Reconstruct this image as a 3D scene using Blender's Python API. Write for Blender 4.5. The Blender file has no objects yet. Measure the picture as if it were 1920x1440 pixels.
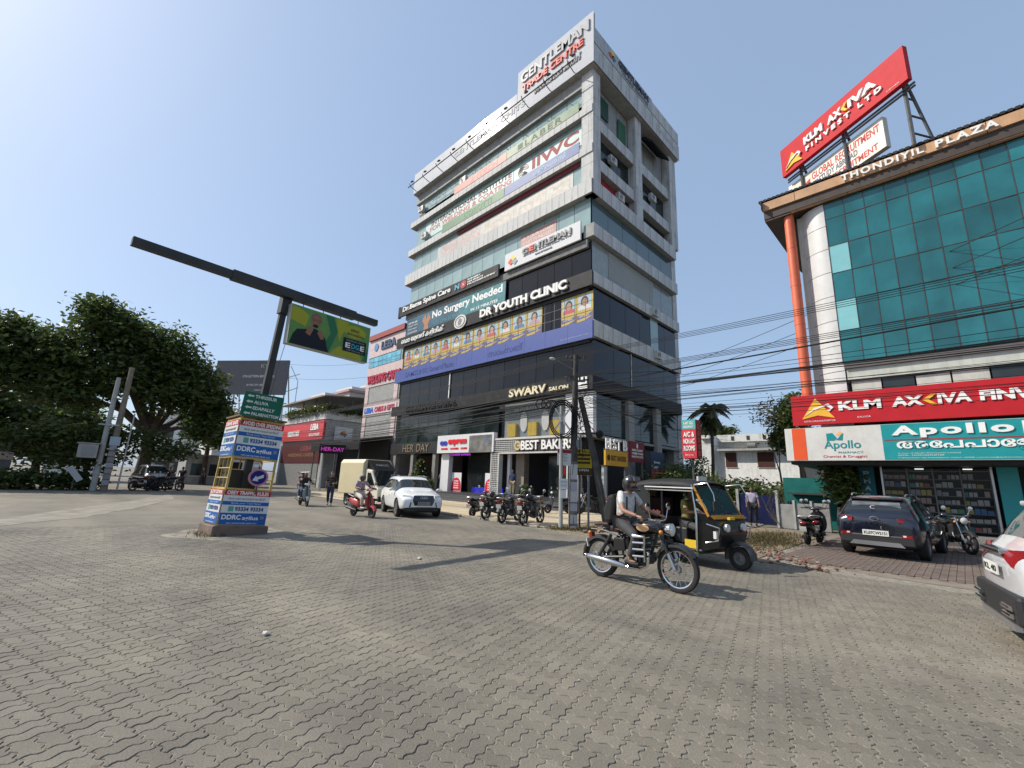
import bpy, bmesh, math, random
import numpy as np
from mathutils import Vector, Matrix, Euler
random.seed(7); RNG = np.random.default_rng(7)
SC = bpy.context.scene
COL = SC.collection
R_ = math.radians

# ---------------------------------------------------------------- camera
CAM_H = 1.55; PITCH = R_(12.3); ROLL = R_(2.2); YAW = R_(45.0)
cam_data = bpy.data.cameras.new('camera'); cam = bpy.data.objects.new('camera', cam_data); COL.objects.link(cam)
cam_data.sensor_width = 36.0; cam_data.lens = 835/1920*36; cam_data.clip_end = 3000; cam_data.clip_start = 0.05
fw = Vector((math.sin(YAW)*math.cos(PITCH), math.cos(YAW)*math.cos(PITCH), math.sin(PITCH)))
rt = Vector((math.cos(YAW), -math.sin(YAW), 0)); up = rt.cross(fw)
rt2 = rt*math.cos(ROLL)+up*math.sin(ROLL); up2 = up*math.cos(ROLL)-rt*math.sin(ROLL)
cam.matrix_world = Matrix(((rt2.x, up2.x, -fw.x, 0), (rt2.y, up2.y, -fw.y, 0), (rt2.z, up2.z, -fw.z, CAM_H), (0, 0, 0, 1)))
SC.camera = cam
# ---------------------------------------------------------------- sky and sun
SUN_EL = R_(43.5); SUN_AZ = R_(37.3)          # azimuth west of north
world = bpy.data.worlds.new('World'); SC.world = world; world.use_nodes = True
wn = world.node_tree.nodes; wl = world.node_tree.links
sky = wn.new('ShaderNodeTexSky'); sky.sky_type = 'NISHITA'; sky.sun_disc = False
sky.sun_elevation = SUN_EL; sky.sun_rotation = -SUN_AZ; sky.air_density = 1.0; sky.dust_density = 2.0; sky.ozone_density = 2.4; sky.altitude = 0
hz = wn.new('ShaderNodeMix'); hz.data_type = 'RGBA'; hz.inputs[0].default_value = .5; hz.inputs[7].default_value = (3.4, 4.6, 6.4, 1)   # even pale haze of a humid morning
wl.new(sky.outputs[0], hz.inputs[6]); wl.new(hz.outputs[2], wn['Background'].inputs[0]); wn['Background'].inputs[1].default_value = 0.135
sun_d = bpy.data.lights.new('sun', 'SUN'); sun_d.energy = 4.9; sun_d.angle = R_(0.6); sun_d.color = (1.0, 0.93, 0.82)
sun = bpy.data.objects.new('sun', sun_d); COL.objects.link(sun)
sdir = Vector((-math.sin(SUN_AZ)*math.cos(SUN_EL), math.cos(SUN_AZ)*math.cos(SUN_EL), math.sin(SUN_EL)))
sun.rotation_euler = sdir.to_track_quat('Z', 'Y').to_euler(); sun.location = sdir*60
SC.view_settings.view_transform = 'Standard'; SC.view_settings.look = 'None'; SC.view_settings.gamma = 1.0
SC.view_settings.use_curve_mapping = False; SC.view_settings.exposure = 0.13
SC.cycles.max_bounces = 6; SC.cycles.transparent_max_bounces = 12

# ---------------------------------------------------------------- materials
MATS = {}
def M(name, col=(.5, .5, .5), rough=.6, metal=0., var=.12, scale=3., bump=0., bscale=30., spec=.5, coat=0., trans=0., emit=0., alpha=1., dirt=0., dcol=(.08, .07, .06), streak=False, rnd=0., ecol=None):
    """procedural material: two octaves of tone variation, optional dirt / vertical streaks / fine bump"""
    if name in MATS: return MATS[name]
    m = bpy.data.materials.new(name); m.use_nodes = True; MATS[name] = m
    nt = m.node_tree; N = nt.nodes; L = nt.links; b = N['Principled BSDF']
    b.inputs['Roughness'].default_value = rough; b.inputs['Metallic'].default_value = metal
    b.inputs['Specular IOR Level'].default_value = spec; b.inputs['Coat Weight'].default_value = coat; b.inputs['Coat Roughness'].default_value = .04
    b.inputs['Transmission Weight'].default_value = trans; b.inputs['Alpha'].default_value = alpha
    tc = N.new('ShaderNodeTexCoord'); tex = N.new('ShaderNodeTexNoise'); tex.inputs['Scale'].default_value = scale; tex.inputs['Detail'].default_value = 6
    L.new(tc.outputs['Object'], tex.inputs['Vector'])
    rp = N.new('ShaderNodeValToRGB'); c = Vector(col)
    rp.color_ramp.elements[0].position = .32; rp.color_ramp.elements[1].position = .68
    rp.color_ramp.elements[0].color = (*[max(0, x*(1-var)) for x in c], 1); rp.color_ramp.elements[1].color = (*[min(1, x*(1+var)) for x in c], 1)
    L.new(tex.outputs['Fac'], rp.inputs['Fac']); out = rp.outputs['Color']
    if rnd:
        oi = N.new('ShaderNodeObjectInfo'); mr = N.new('ShaderNodeMapRange'); mr.inputs[3].default_value = 1-rnd; mr.inputs[4].default_value = 1+rnd
        L.new(oi.outputs['Random'], mr.inputs[0]); hs = N.new('ShaderNodeHueSaturation'); L.new(mr.outputs[0], hs.inputs['Value']); L.new(out, hs.inputs['Color']); out = hs.outputs['Color']
    if dirt:
        t2 = N.new('ShaderNodeTexNoise'); t2.inputs['Scale'].default_value = .9; t2.inputs['Detail'].default_value = 8; t2.inputs['Roughness'].default_value = .7
        mp = N.new('ShaderNodeMapping'); mp.inputs['Scale'].default_value = (3.5, 3.5, .35) if streak else (1.7, 1.7, 1.7)
        L.new(tc.outputs['Object'], mp.inputs['Vector']); L.new(mp.outputs[0], t2.inputs['Vector'])
        r2 = N.new('ShaderNodeValToRGB'); r2.color_ramp.elements[0].position = .48; r2.color_ramp.elements[1].position = .74
        r2.color_ramp.elements[0].color = (0, 0, 0, 1); r2.color_ramp.elements[1].color = (dirt, dirt, dirt, 1)
        L.new(t2.outputs['Fac'], r2.inputs['Fac']); mx = N.new('ShaderNodeMix'); mx.data_type = 'RGBA'
        L.new(r2.outputs['Color'], mx.inputs[0]); L.new(out, mx.inputs[6]); mx.inputs[7].default_value = (*dcol, 1); out = mx.outputs[2]
    L.new(out, b.inputs['Base Color'])
    if bump:
        t3 = N.new('ShaderNodeTexNoise'); t3.inputs['Scale'].default_value = bscale; t3.inputs['Detail'].default_value = 4
        L.new(tc.outputs['Object'], t3.inputs['Vector']); bp = N.new('ShaderNodeBump'); bp.inputs['Strength'].default_value = bump; bp.inputs['Distance'].default_value = .02
        L.new(t3.outputs['Fac'], bp.inputs['Height']); L.new(bp.outputs[0], b.inputs['Normal'])
    if emit:
        b.inputs['Emission Strength'].default_value = emit; b.inputs['Emission Color'].default_value = (*(ecol or col), 1)
    return m
def P(name, col, rough=.6, var=.05, spec=.22, **k):     # plain paint or print
    return M(name, col, max(rough, .5), var=var, spec=spec, **k)

# ---------------------------------------------------------------- objects
ORG = {}
def _org(o):
    while o is not None:
        if o.name in ORG: return ORG[o.name]
        o = o.parent
    return Vector((0, 0, 0))
def tag(o, label, cat, group=None, kind=None):
    if label: o['label'] = label
    if cat: o['category'] = cat
    if group: o['group'] = group
    if kind: o['kind'] = kind
    return o
def thing(name, label, cat, loc=(0, 0, 0), rotz=0., group=None, world=False):
    """Empty at the base of a thing. world=True: its parts are given in world coordinates"""
    o = bpy.data.objects.new(name, None); COL.objects.link(o); o.empty_display_size = .2
    o.location = loc; o.rotation_euler = (0, 0, rotz); tag(o, label, cat, group)
    if world: ORG[o.name] = Vector(loc)
    return o
class MB:
    def __init__(s): s.v = []; s.f = []; s.mi = []; s.cur = 0
    def add(s, vs, fs):
        n = len(s.v); s.v.extend([tuple(map(float, p)) for p in vs]); s.f.extend([tuple(i+n for i in f) for f in fs]); s.mi.extend([s.cur]*len(fs)); return s
    def box(s, x0, x1, y0, y1, z0, z1):
        return s.add([(x0, y0, z0), (x1, y0, z0), (x1, y1, z0), (x0, y1, z0), (x0, y0, z1), (x1, y0, z1), (x1, y1, z1), (x0, y1, z1)],
            [(0, 3, 2, 1), (4, 5, 6, 7), (0, 1, 5, 4), (1, 2, 6, 5), (2, 3, 7, 6), (3, 0, 4, 7)])
    def obox(s, c, ax, ay, az, hx, hy, hz):     # oriented box
        c = Vector(c); X = Vector(ax).normalized()*hx; Y = Vector(ay).normalized()*hy; Z = Vector(az).normalized()*hz
        vs = [c+X*i+Y*j+Z*k for k in (-1, 1) for i, j in ((-1, -1), (1, -1), (1, 1), (-1, 1))]
        return s.add(vs, [(0, 3, 2, 1), (4, 5, 6, 7), (0, 1, 5, 4), (1, 2, 6, 5), (2, 3, 7, 6), (3, 0, 4, 7)])
    def fbox(s, F, a0, a1, b0, b1, c0, c1):
        vs = [F.p(a, b, c) for c in (c0, c1) for a, b in ((a0, b0), (a1, b0), (a1, b1), (a0, b1))]
        return s.add(vs, [(0, 3, 2, 1), (4, 5, 6, 7), (0, 1, 5, 4), (1, 2, 6, 5), (2, 3, 7, 6), (3, 0, 4, 7)])
    def poly(s, pts, d):                        # extruded polygon, pts 3-D ring, d extrusion vector
        n = len(pts); d = Vector(d); vs = [Vector(p) for p in pts]+[Vector(p)+d for p in pts]
        return s.add(vs, [tuple(range(n-1, -1, -1)), tuple(range(n, 2*n))]+[(i, (i+1) % n, n+(i+1) % n, n+i) for i in range(n)])
    def tube(s, path, rad, n=8, cap=True, flat=1.0):
        path = [Vector(p) for p in path]; k = len(path)
        if not hasattr(rad, '__len__'): rad = [rad]*k
        ring = []; prev = None
        for i, p in enumerate(path):
            t = (path[min(i+1, k-1)]-path[max(i-1, 0)]); t = t.normalized() if t.length > 1e-9 else Vector((0, 0, 1))
            if prev is None: a = t.orthogonal().normalized() if abs(t.z) > .95 else Vector((0, 0, 1)).cross(t).normalized()
            else: a = (prev-t*prev.dot(t)).normalized()
            prev = a; b = t.cross(a)
            ring.append([p+(a*math.cos(2*math.pi*j/n)+b*math.sin(2*math.pi*j/n)*flat)*rad[i] for j in range(n)])
        vs = [q for r in ring for q in r]
        fs = [(i*n+j, i*n+(j+1) % n, (i+1)*n+(j+1) % n, (i+1)*n+j) for i in range(k-1) for j in range(n)]
        if cap: fs += [tuple(range(n-1, -1, -1)), tuple(range((k-1)*n, k*n))]
        return s.add(vs, fs)
    def lathe(s, prof, c=(0, 0, 0), axis='z', n=20, close=False):  # prof [(r, h)]
        c = Vector(c); vs = []
        for r, h in prof:
            for j in range(n):
                a = 2*math.pi*j/n; x, y = r*math.cos(a), r*math.sin(a)
                vs.append(c+(Vector((x, y, h)) if axis == 'z' else Vector((x, h, y)) if axis == 'y' else Vector((h, x, y))))
        k = len(prof); fs = [(i*n+j, i*n+(j+1) % n, (i+1)*n+(j+1) % n, (i+1)*n+j) for i in range(k-1) for j in range(n)]
        if close: fs += [((k-1)*n+j, (k-1)*n+(j+1) % n, (j+1) % n, j) for j in range(n)]
        else: fs += [tuple(range(n-1, -1, -1)), tuple(range((k-1)*n, k*n))]
        return s.add(vs, fs)
    def ball(s, c, rx, ry=None, rz=None, n=12, m=8):
        ry = ry or rx; rz = rz or rx; c = Vector(c)
        vs = [c+Vector((rx*math.sin(math.pi*i/m)*math.cos(2*math.pi*j/n), ry*math.sin(math.pi*i/m)*math.sin(2*math.pi*j/n), rz*math.cos(math.pi*i/m))) for i in range(1, m) for j in range(n)]
        fs = [(i*n+j, (i+1)*n+j, (i+1)*n+(j+1) % n, i*n+(j+1) % n) for i in range(m-2) for j in range(n)]
        vs += [c+Vector((0, 0, rz)), c-Vector((0, 0, rz))]; t = (m-1)*n
        fs += [(t, j, (j+1) % n) for j in range(n)]+[(t+1, (m-2)*n+(j+1) % n, (m-2)*n+j) for j in range(n)]
        return s.add(vs, fs)
    def mesh(s, name, mats, smooth=False, org=None, bevel=0.):
        me = bpy.data.meshes.new(name); vs = s.v
        if org is not None and org.length: vs = [(x-org.x, y-org.y, z-org.z) for x, y, z in vs]
        me.from_pydata(vs, [], s.f)
        for m in (mats if isinstance(mats, (list, tuple)) else [mats]): me.materials.append(m)
        if any(s.mi): me.polygons.foreach_set('material_index', s.mi)
        bm = bmesh.new(); bm.from_mesh(me); bmesh.ops.recalc_face_normals(bm, faces=bm.faces)
        if bevel: bmesh.ops.bevel(bm, geom=bm.edges[:], offset=bevel, segments=2, affect='EDGES', profile=.5, clamp_overlap=True)
        if smooth:
            for f in bm.faces: f.smooth = True
            for e in bm.edges:
                if len(e.link_faces) == 2 and e.calc_face_angle(0) > R_(38): e.smooth = False
        bm.to_mesh(me); bm.free(); me.update(); return me
    def build(s, name, mat, parent=None, smooth=False, bevel=0., kind=None):
        me = s.mesh(name, mat, smooth, _org(parent), bevel); o = bpy.data.objects.new(name, me); COL.objects.link(o); o.parent = parent
        if kind: o['kind'] = kind
        return o
def box(name, mat, parent, *a, bevel=0.): return MB().box(*a).build(name, mat, parent, bevel=bevel)
def tube(name, mat, parent, path, rad, n=8, **k): return MB().tube(path, rad, n, **k).build(name, mat, parent, smooth=True)
class Fr:                                       # a facade frame: origin, right, up, outward normal
    def __init__(s, o, u, v=(0, 0, 1)):
        s.o = Vector(o); s.u = Vector(u).normalized(); s.v = Vector(v).normalized(); s.n = s.u.cross(s.v).normalized()
    def p(s, a, b, c=0.): return s.o+s.u*a+s.v*b+s.n*c
    def off(s, c): return Fr(s.o+s.n*c, s.u, s.v)
def fbox(name, mat, parent, F, a0, a1, b0, b1, c0, c1, bevel=0.): return MB().fbox(F, a0, a1, b0, b1, c0, c1).build(name, mat, parent, bevel=bevel)
def pane_set(name, mat, parent, F, a0, a1, b0, b1, c0, th, na, nb, gap=.03):
    """na x nb equal panes or panels sharing one mesh, each an object of its own"""
    w = (a1-a0)/na; hh = (b1-b0)/nb; org = _org(parent)
    me = MB().fbox(Fr((0, 0, 0), F.u, F.v), -w/2+gap/2, w/2-gap/2, -hh/2+gap/2, hh/2-gap/2, 0, th).mesh(name, mat)
    res = []
    for j in range(nb):
        for i in range(na):
            o = bpy.data.objects.new(name, me); COL.objects.link(o); o.parent = parent; o.location = F.p(a0+w*(i+.5), b0+hh*(j+.5), c0)-org; res.append(o)
    return res
def copy_tree(o, parent=None):
    c = o.copy(); COL.objects.link(c); c.parent = parent
    for ch in list(o.children): copy_tree(ch, c)
    return c
# ---------------------------------------------------------------- lettering
TXT = {}
def text_mesh(s, bold=.0, shear=0., space=1.):
    key = (s, bold, shear, space)
    if key in TXT: return TXT[key]
    cu = bpy.data.curves.new('lettering', 'FONT'); cu.body = s; cu.resolution_u = 3; cu.offset = bold; cu.extrude = .5; cu.shear = shear; cu.space_character = space
    ob = bpy.data.objects.new('lettering', cu); COL.objects.link(ob)
    dg = bpy.context.evaluated_depsgraph_get(); me = bpy.data.meshes.new_from_object(ob.evaluated_get(dg))
    V = np.empty(len(me.vertices)*3); me.vertices.foreach_get('co', V); V = V.reshape(-1, 3); Fc = [tuple(p.vertices) for p in me.polygons]
    bpy.data.objects.remove(ob); bpy.data.curves.remove(cu); bpy.data.meshes.remove(me)
    if len(V):
        mn = V.min(0); mx = V.max(0); V = (V-mn)/np.maximum(mx-mn, 1e-6)
    TXT[key] = (V, Fc); return TXT[key]
def lettering(s, mat, parent, F, a0, a1, b0, b1, c0=.004, depth=.004, bold=.0, shear=0., split=False, name='lettering', space=1., slope=0.):
    """string s fitted in the rectangle a0..a1 x b0..b1 of frame F; split: every letter a part of its own"""
    V, Fc = text_mesh(s, bold, shear, space)
    if not len(V): return None
    pts = [F.p(a0+(a1-a0)*x, b0+(b1-b0)*y+slope*(a1-a0)*x, c0+depth*z) for x, y, z in V]
    if not split:
        m = MB(); m.add(pts, Fc); return m.build(name, mat, parent)
    par = list(range(len(V)))
    def find(i):
        while par[i] != i: par[i] = par[par[i]]; i = par[i]
        return i
    for f in Fc:
        for k in f[1:]:
            a, b = find(f[0]), find(k)
            if a != b: par[a] = b
    comp = {}
    for i in range(len(V)): comp.setdefault(find(i), []).append(i)
    its = sorted(([min(V[i][0] for i in c), max(V[i][0] for i in c), c] for c in comp.values()), key=lambda t: t[0]); grp = []
    for t in its:
        if grp and t[0] < grp[-1][1]-.25*min(t[1]-t[0], grp[-1][1]-grp[-1][0]): grp[-1][1] = max(grp[-1][1], t[1]); grp[-1][2] = grp[-1][2]+t[2]
        else: grp.append(list(t))
    res = []
    for _, _, idx in grp:
        ix = {v: k for k, v in enumerate(idx)}; m = MB(); m.add([pts[i] for i in idx], [tuple(ix[k] for k in f) for f in Fc if f[0] in ix]); res.append(m.build('letter', mat, parent))
    return res
def flatpoly(name, mat, parent, F, pts, c0=.004, th=.003):
    return MB().poly([F.p(a, b, c0) for a, b in pts], F.n*th).build(name, mat, parent)
def ell(ca, cb, ra, rb, n=24, rot=0., a0=0., a1=2*math.pi):
    full = abs(a1-a0-2*math.pi) < 1e-6; k = n if full else n+1
    q = [(ra*math.cos(a0+(a1-a0)*i/n), rb*math.sin(a0+(a1-a0)*i/n)) for i in range(k)]
    return [(ca+x*math.cos(rot)-y*math.sin(rot), cb+x*math.sin(rot)+y*math.cos(rot)) for x, y in q]
def signboard(name, label, F, a0, a1, b0, b1, th, mat, c0=0., group=None, cat='sign', frame=None):
    t = thing(name, label, cat, F.p((a0+a1)/2, b0, c0), 0, group, world=True)
    fbox('panel', mat, t, F, a0, a1, b0, b1, c0, c0+th)
    if frame:
        m = MB(); e = .04
        m.fbox(F, a0-e, a1+e, b1, b1+e, c0-.01, c0+th+.015); m.fbox(F, a0-e, a1+e, b0-e, b0, c0-.01, c0+th+.015); m.fbox(F, a0-e, a0, b0, b1, c0-.01, c0+th+.015); m.fbox(F, a1, a1+e, b0, b1, c0-.01, c0+th+.015)
        m.build('frame', frame, t)
    return t, F.off(c0+th)
# ================================================================ ground
def paver_mat(name, use_attr):
    m = bpy.data.materials.new(name); m.use_nodes = True; nt = m.node_tree; N = nt.nodes; L = nt.links; b = N['Principled BSDF']; b.inputs['Roughness'].default_value = .82; b.inputs['Specular IOR Level'].default_value = .3
    geo = N.new('ShaderNodeNewGeometry')
    if use_attr: src = N.new('ShaderNodeAttribute'); src.attribute_name = 'tone'; so = src.outputs['Fac']
    else: src = N.new('ShaderNodeObjectInfo'); so = src.outputs['Random']
    rp = N.new('ShaderNodeValToRGB'); e = rp.color_ramp.elements; e[0].position = 0; e[0].color = (.174, .163, .138, 1); e[1].position = 1; e[1].color = (.218, .204, .172, 1)
    e2 = rp.color_ramp.elements.new(.45); e2.color = (.194, .182, .154, 1); e3 = rp.color_ramp.elements.new(.8); e3.color = (.204, .191, .162, 1)
    L.new(so, rp.inputs[0])
    t = N.new('ShaderNodeTexNoise'); t.inputs['Scale'].default_value = .55; t.inputs['Detail'].default_value = 9; t.inputs['Roughness'].default_value = .62; L.new(geo.outputs['Position'], t.inputs['Vector'])
    r2 = N.new('ShaderNodeValToRGB'); r2.color_ramp.elements[0].position = .3; r2.color_ramp.elements[0].color = (.74, .735, .73, 1); r2.color_ramp.elements[1].position = .7; r2.color_ramp.elements[1].color = (1.14, 1.12, 1.07, 1); em = r2.color_ramp.elements.new(.52); em.color = (1.02, .99, .965, 1); L.new(t.outputs['Fac'], r2.inputs[0])
    mx = N.new('ShaderNodeMix'); mx.data_type = 'RGBA'; mx.blend_type = 'MULTIPLY'; mx.inputs[0].default_value = 1; L.new(rp.outputs[0], mx.inputs[6]); L.new(r2.outputs[0], mx.inputs[7])
    # fine grit, dark spots of chewing gum and oil
    t2 = N.new('ShaderNodeTexNoise'); t2.inputs['Scale'].default_value = 95; t2.inputs['Detail'].default_value = 3; L.new(geo.outputs['Position'], t2.inputs['Vector'])
    r3 = N.new('ShaderNodeValToRGB'); r3.color_ramp.elements[0].position = .3; r3.color_ramp.elements[0].color = (.74, .74, .74, 1); r3.color_ramp.elements[1].position = .66; r3.color_ramp.elements[1].color = (1.12, 1.12, 1.12, 1); L.new(t2.outputs['Fac'], r3.inputs[0])
    mx2 = N.new('ShaderNodeMix'); mx2.data_type = 'RGBA'; mx2.blend_type = 'MULTIPLY'; mx2.inputs[0].default_value = 1; L.new(mx.outputs[2], mx2.inputs[6]); L.new(r3.outputs[0], mx2.inputs[7])
    vo = N.new('ShaderNodeTexVoronoi'); vo.inputs['Scale'].default_value = 1.7; L.new(geo.outputs['Position'], vo.inputs['Vector'])
    r4 = N.new('ShaderNodeValToRGB'); r4.color_ramp.elements[0].position = .022; r4.color_ramp.elements[0].color = (.40, .39, .37, 1); r4.color_ramp.elements[1].position = .06; r4.color_ramp.elements[1].color = (1, 1, 1, 1); L.new(vo.outputs['Distance'], r4.inputs[0])
    mx3 = N.new('ShaderNodeMix'); mx3.data_type = 'RGBA'; mx3.blend_type = 'MULTIPLY'; mx3.inputs[0].default_value = .8; L.new(mx2.outputs[2], mx3.inputs[6]); L.new(r4.outputs[0], mx3.inputs[7])
    # worn dusty wheel tracks, long and soft
    mp = N.new('ShaderNodeMapping'); mp.inputs['Rotation'].default_value = (0, 0, R_(12)); mp.inputs['Scale'].default_value = (.5, .10, 1); L.new(geo.outputs['Position'], mp.inputs[0])
    t4 = N.new('ShaderNodeTexNoise'); t4.inputs['Scale'].default_value = 1.; t4.inputs['Detail'].default_value = 4; L.new(mp.outputs[0], t4.inputs['Vector'])
    r5 = N.new('ShaderNodeValToRGB'); r5.color_ramp.elements[0].position = .36; r5.color_ramp.elements[0].color = (.80, .79, .785, 1); r5.color_ramp.elements[1].position = .62; r5.color_ramp.elements[1].color = (1.10, 1.08, 1.04, 1); L.new(t4.outputs['Fac'], r5.inputs[0])
    mx4 = N.new('ShaderNodeMix'); mx4.data_type = 'RGBA'; mx4.blend_type = 'MULTIPLY'; mx4.inputs[0].default_value = 1; L.new(mx3.outputs[2], mx4.inputs[6]); L.new(r5.outputs[0], mx4.inputs[7])
    L.new(mx4.outputs[2], b.inputs['Base Color'])
    bp = N.new('ShaderNodeBump'); bp.inputs['Strength'].default_value = .45; bp.inputs['Distance'].default_value = .004; t5 = N.new('ShaderNodeTexNoise'); t5.inputs['Scale'].default_value = 70; t5.inputs['Detail'].default_value = 5; L.new(geo.outputs['Position'], t5.inputs['Vector']); L.new(t5.outputs['Fac'], bp.inputs['Height']); L.new(bp.outputs[0], b.inputs['Normal'])
    return m
PAV_A = paver_mat('paver_concrete', True); PAV_O = paver_mat('paver_concrete_single', False)
def sheet(name, mat, pts, z, parent=None, kind='structure', th=.02):
    m = MB(); m.poly([(x, y, z-th) for x, y in pts], (0, 0, th)); o = m.build(name, mat, parent)
    if kind: o['kind'] = kind
    return o
ROADM = PAV_A
def road_mat():
    m = PAV_A.copy(); m.name = 'road_far_paving'; nt = m.node_tree; N = nt.nodes; L = nt.links
    b = N['Principled BSDF']; a = [n for n in N if n.type == 'ATTRIBUTE'][0]
    geo = [n for n in N if n.type == 'NEW_GEOMETRY'][0]
    mp = N.new('ShaderNodeMapping'); mp.inputs['Rotation'].default_value = (0, 0, R_(-15)); L.new(geo.outputs['Position'], mp.inputs[0])
    br = N.new('ShaderNodeTexBrick'); br.inputs['Scale'].default_value = 1; br.inputs['Brick Width'].default_value = .225; br.inputs['Row Height'].default_value = .1125; br.inputs['Mortar Size'].default_value = .004; br.inputs['Color1'].default_value = (.25, .25, .25, 1); br.inputs['Color2'].default_value = (.7, .7, .7, 1); br.inputs['Mortar'].default_value = (0, 0, 0, 1)
    L.new(mp.outputs[0], br.inputs['Vector']); rp = [n for n in N if n.type == 'VALTORGB'][0]
    L.new(br.outputs['Color'], rp.inputs[0]); N.remove(a); return m
road = MB().poly([(1500*math.cos(a), 1500*math.sin(a), -.03) for a in [i*math.pi/16 for i in range(32)]], (0, 0, .02)).build('road', road_mat()); road['kind'] = 'structure'
def edge_x(y): return 11.35+(y-2)*.085
# zig-zag pavers laid as pairs, basket-weave, turned 15 degrees
CELL = .1125; AMP = .0125; ROT = R_(15)
cR, sR = math.cos(ROT), math.sin(ROT)
def w2(a, b): return (a*cR-b*sR, a*sR+b*cR)    # paver axis a points to heading 75 deg
def edge_pts(p, q, horiz):
    out = []
    for t, s in ((0, 0), (.22, 1), (.40, .9), (.60, -.9), (.78, -1)):
        x = p[0]+(q[0]-p[0])*t; y = p[1]+(q[1]-p[1])*t
        if horiz: y += AMP*s
        else: x -= AMP*s
        out.append((x, y))
    return out
def tile_outline(hor):
    c = CELL; pts = []
    def E(p, q):
        h = abs(q[1]-p[1]) < 1e-9
        fwd = (q[0] > p[0]) if h else (q[1] > p[1])
        if fwd: pts.extend(edge_pts(p, q, h))
        else:
            r = edge_pts(q, p, h); pts.append(p); pts.extend(reversed(r[1:]))
    n = (2, 1) if hor else (1, 2)
    for i in range(n[0]): E((i*c, 0), ((i+1)*c, 0))
    for j in range(n[1]): E((n[0]*c, j*c), (n[0]*c, (j+1)*c))
    for i in range(n[0], 0, -1): E((i*c, n[1]*c), ((i-1)*c, n[1]*c))
    for j in range(n[1], 0, -1): E((0, j*c), (0, (j-1)*c))
    return np.array(pts)
def inset(pts, d):
    n = len(pts); out = np.zeros_like(pts)
    for i in range(n):
        a, b, c = pts[i-1], pts[i], pts[(i+1) % n]
        e1 = b-a; e2 = c-b; n1 = np.array([-e1[1], e1[0]])/max(np.linalg.norm(e1), 1e-9); n2 = np.array([-e2[1], e2[0]])/max(np.linalg.norm(e2), 1e-9)
        m = n1+n2; m = m/max(np.linalg.norm(m), 1e-6); out[i] = b+m*d/max(m@n1, .5)
    return out
SH = {}
for hor in (True, False):
    o = tile_outline(hor); SH[hor] = [inset(o, .0024), inset(o, .0036), inset(o, .0072)]
def paver_geo(hor, fine):
    a, b, c = SH[hor]; n = len(a)
    rings = [(a, -.016), (b, -.0034), (c, 0.)] if fine else [(a, -.014), (b, -.0036), (c, 0.)]
    v = np.concatenate([np.column_stack([r, np.full(n, z)]) for r, z in rings]); v[:, 0] -= CELL*(1 if hor else .5); v[:, 1] -= CELL*(.5 if hor else 1)
    k = len(rings); f = [(i*n+j, i*n+(j+1) % n, (i+1)*n+(j+1) % n, (i+1)*n+j) for i in range(k-1) for j in range(n)]+[tuple(range((k-1)*n, k*n))]
    v2 = v.copy(); v2[:, 0] = v[:, 0]*cR-v[:, 1]*sR; v2[:, 1] = v[:, 0]*sR+v[:, 1]*cR
    return v2, f
tiles = []
K = 2*CELL
for I in range(-80, 80):
    for J in range(-80, 80):
        hor = (I+J) % 2 == 0
        for k in (0, 1):
            a = I*K+(CELL if hor else CELL*(k+.5)); b = J*K+(CELL*(k+.5) if hor else CELL)
            x, y = w2(a, b); d = math.hypot(x, y); az = math.degrees(math.atan2(x, y))
            if d > 16.4 or d < .6 or not (-22 < az < 112): continue
            if x > edge_x(y)-.1 or (2.75 < x < 4.5 and 12.2 < y < 14.2): continue
            tiles.append((d, x, y, hor, abs(az-45)))
tiles.sort()
bed = sheet('joint_sand', M('joint_sand', (.235, .215, .175), .95, var=.3, scale=9, bump=.5, bscale=120), [(16.3*math.sin(R_(a)), 16.3*math.cos(R_(a))) for a in range(104, -23, -6)]+[(-.3, .4), (.5, -.3)], -.0055, road, None, th=.002)
near = [t for t in tiles if t[4] < 52 and t[0] > 1.75][:300]; nid = set(map(id, near))
me_f = {}
for hor in (True, False):
    v, f = paver_geo(hor, True); m = MB(); m.add(v, f); me_f[hor] = m.mesh('paver', PAV_O)
for t in near:
    o = bpy.data.objects.new('paver', me_f[t[3]]); COL.objects.link(o); o.parent = road
    o.location = (t[1], t[2], random.gauss(0, .0010)); o.rotation_euler = (random.gauss(0, .006), random.gauss(0, .006), random.gauss(0, .008))
gv = {h: paver_geo(h, False) for h in (True, False)}
V = []; Fc = []; tone = []; n0 = 0
for t in tiles:
    if id(t) in nid: continue
    v, f = gv[t[3]]; q = v+np.array([t[1], t[2], 0]); q[:, 2] += random.gauss(0, .0010)+(v[:, 0]*random.gauss(0, .008)+v[:, 1]*random.gauss(0, .008)); V.append(q); Fc += [tuple(i+n0 for i in g) for g in f]; n0 += len(q); tone += [random.random()]*len(f)
me = bpy.data.meshes.new('pavers'); me.from_pydata(np.concatenate(V).tolist(), [], Fc); me.materials.append(PAV_A)
at = me.attributes.new('tone', 'FLOAT', 'FACE'); at.data.foreach_set('value', tone); me.update()
pv = bpy.data.objects.new('pavers', me); COL.objects.link(pv); pv.parent = road; pv['kind'] = 'stuff'
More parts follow.
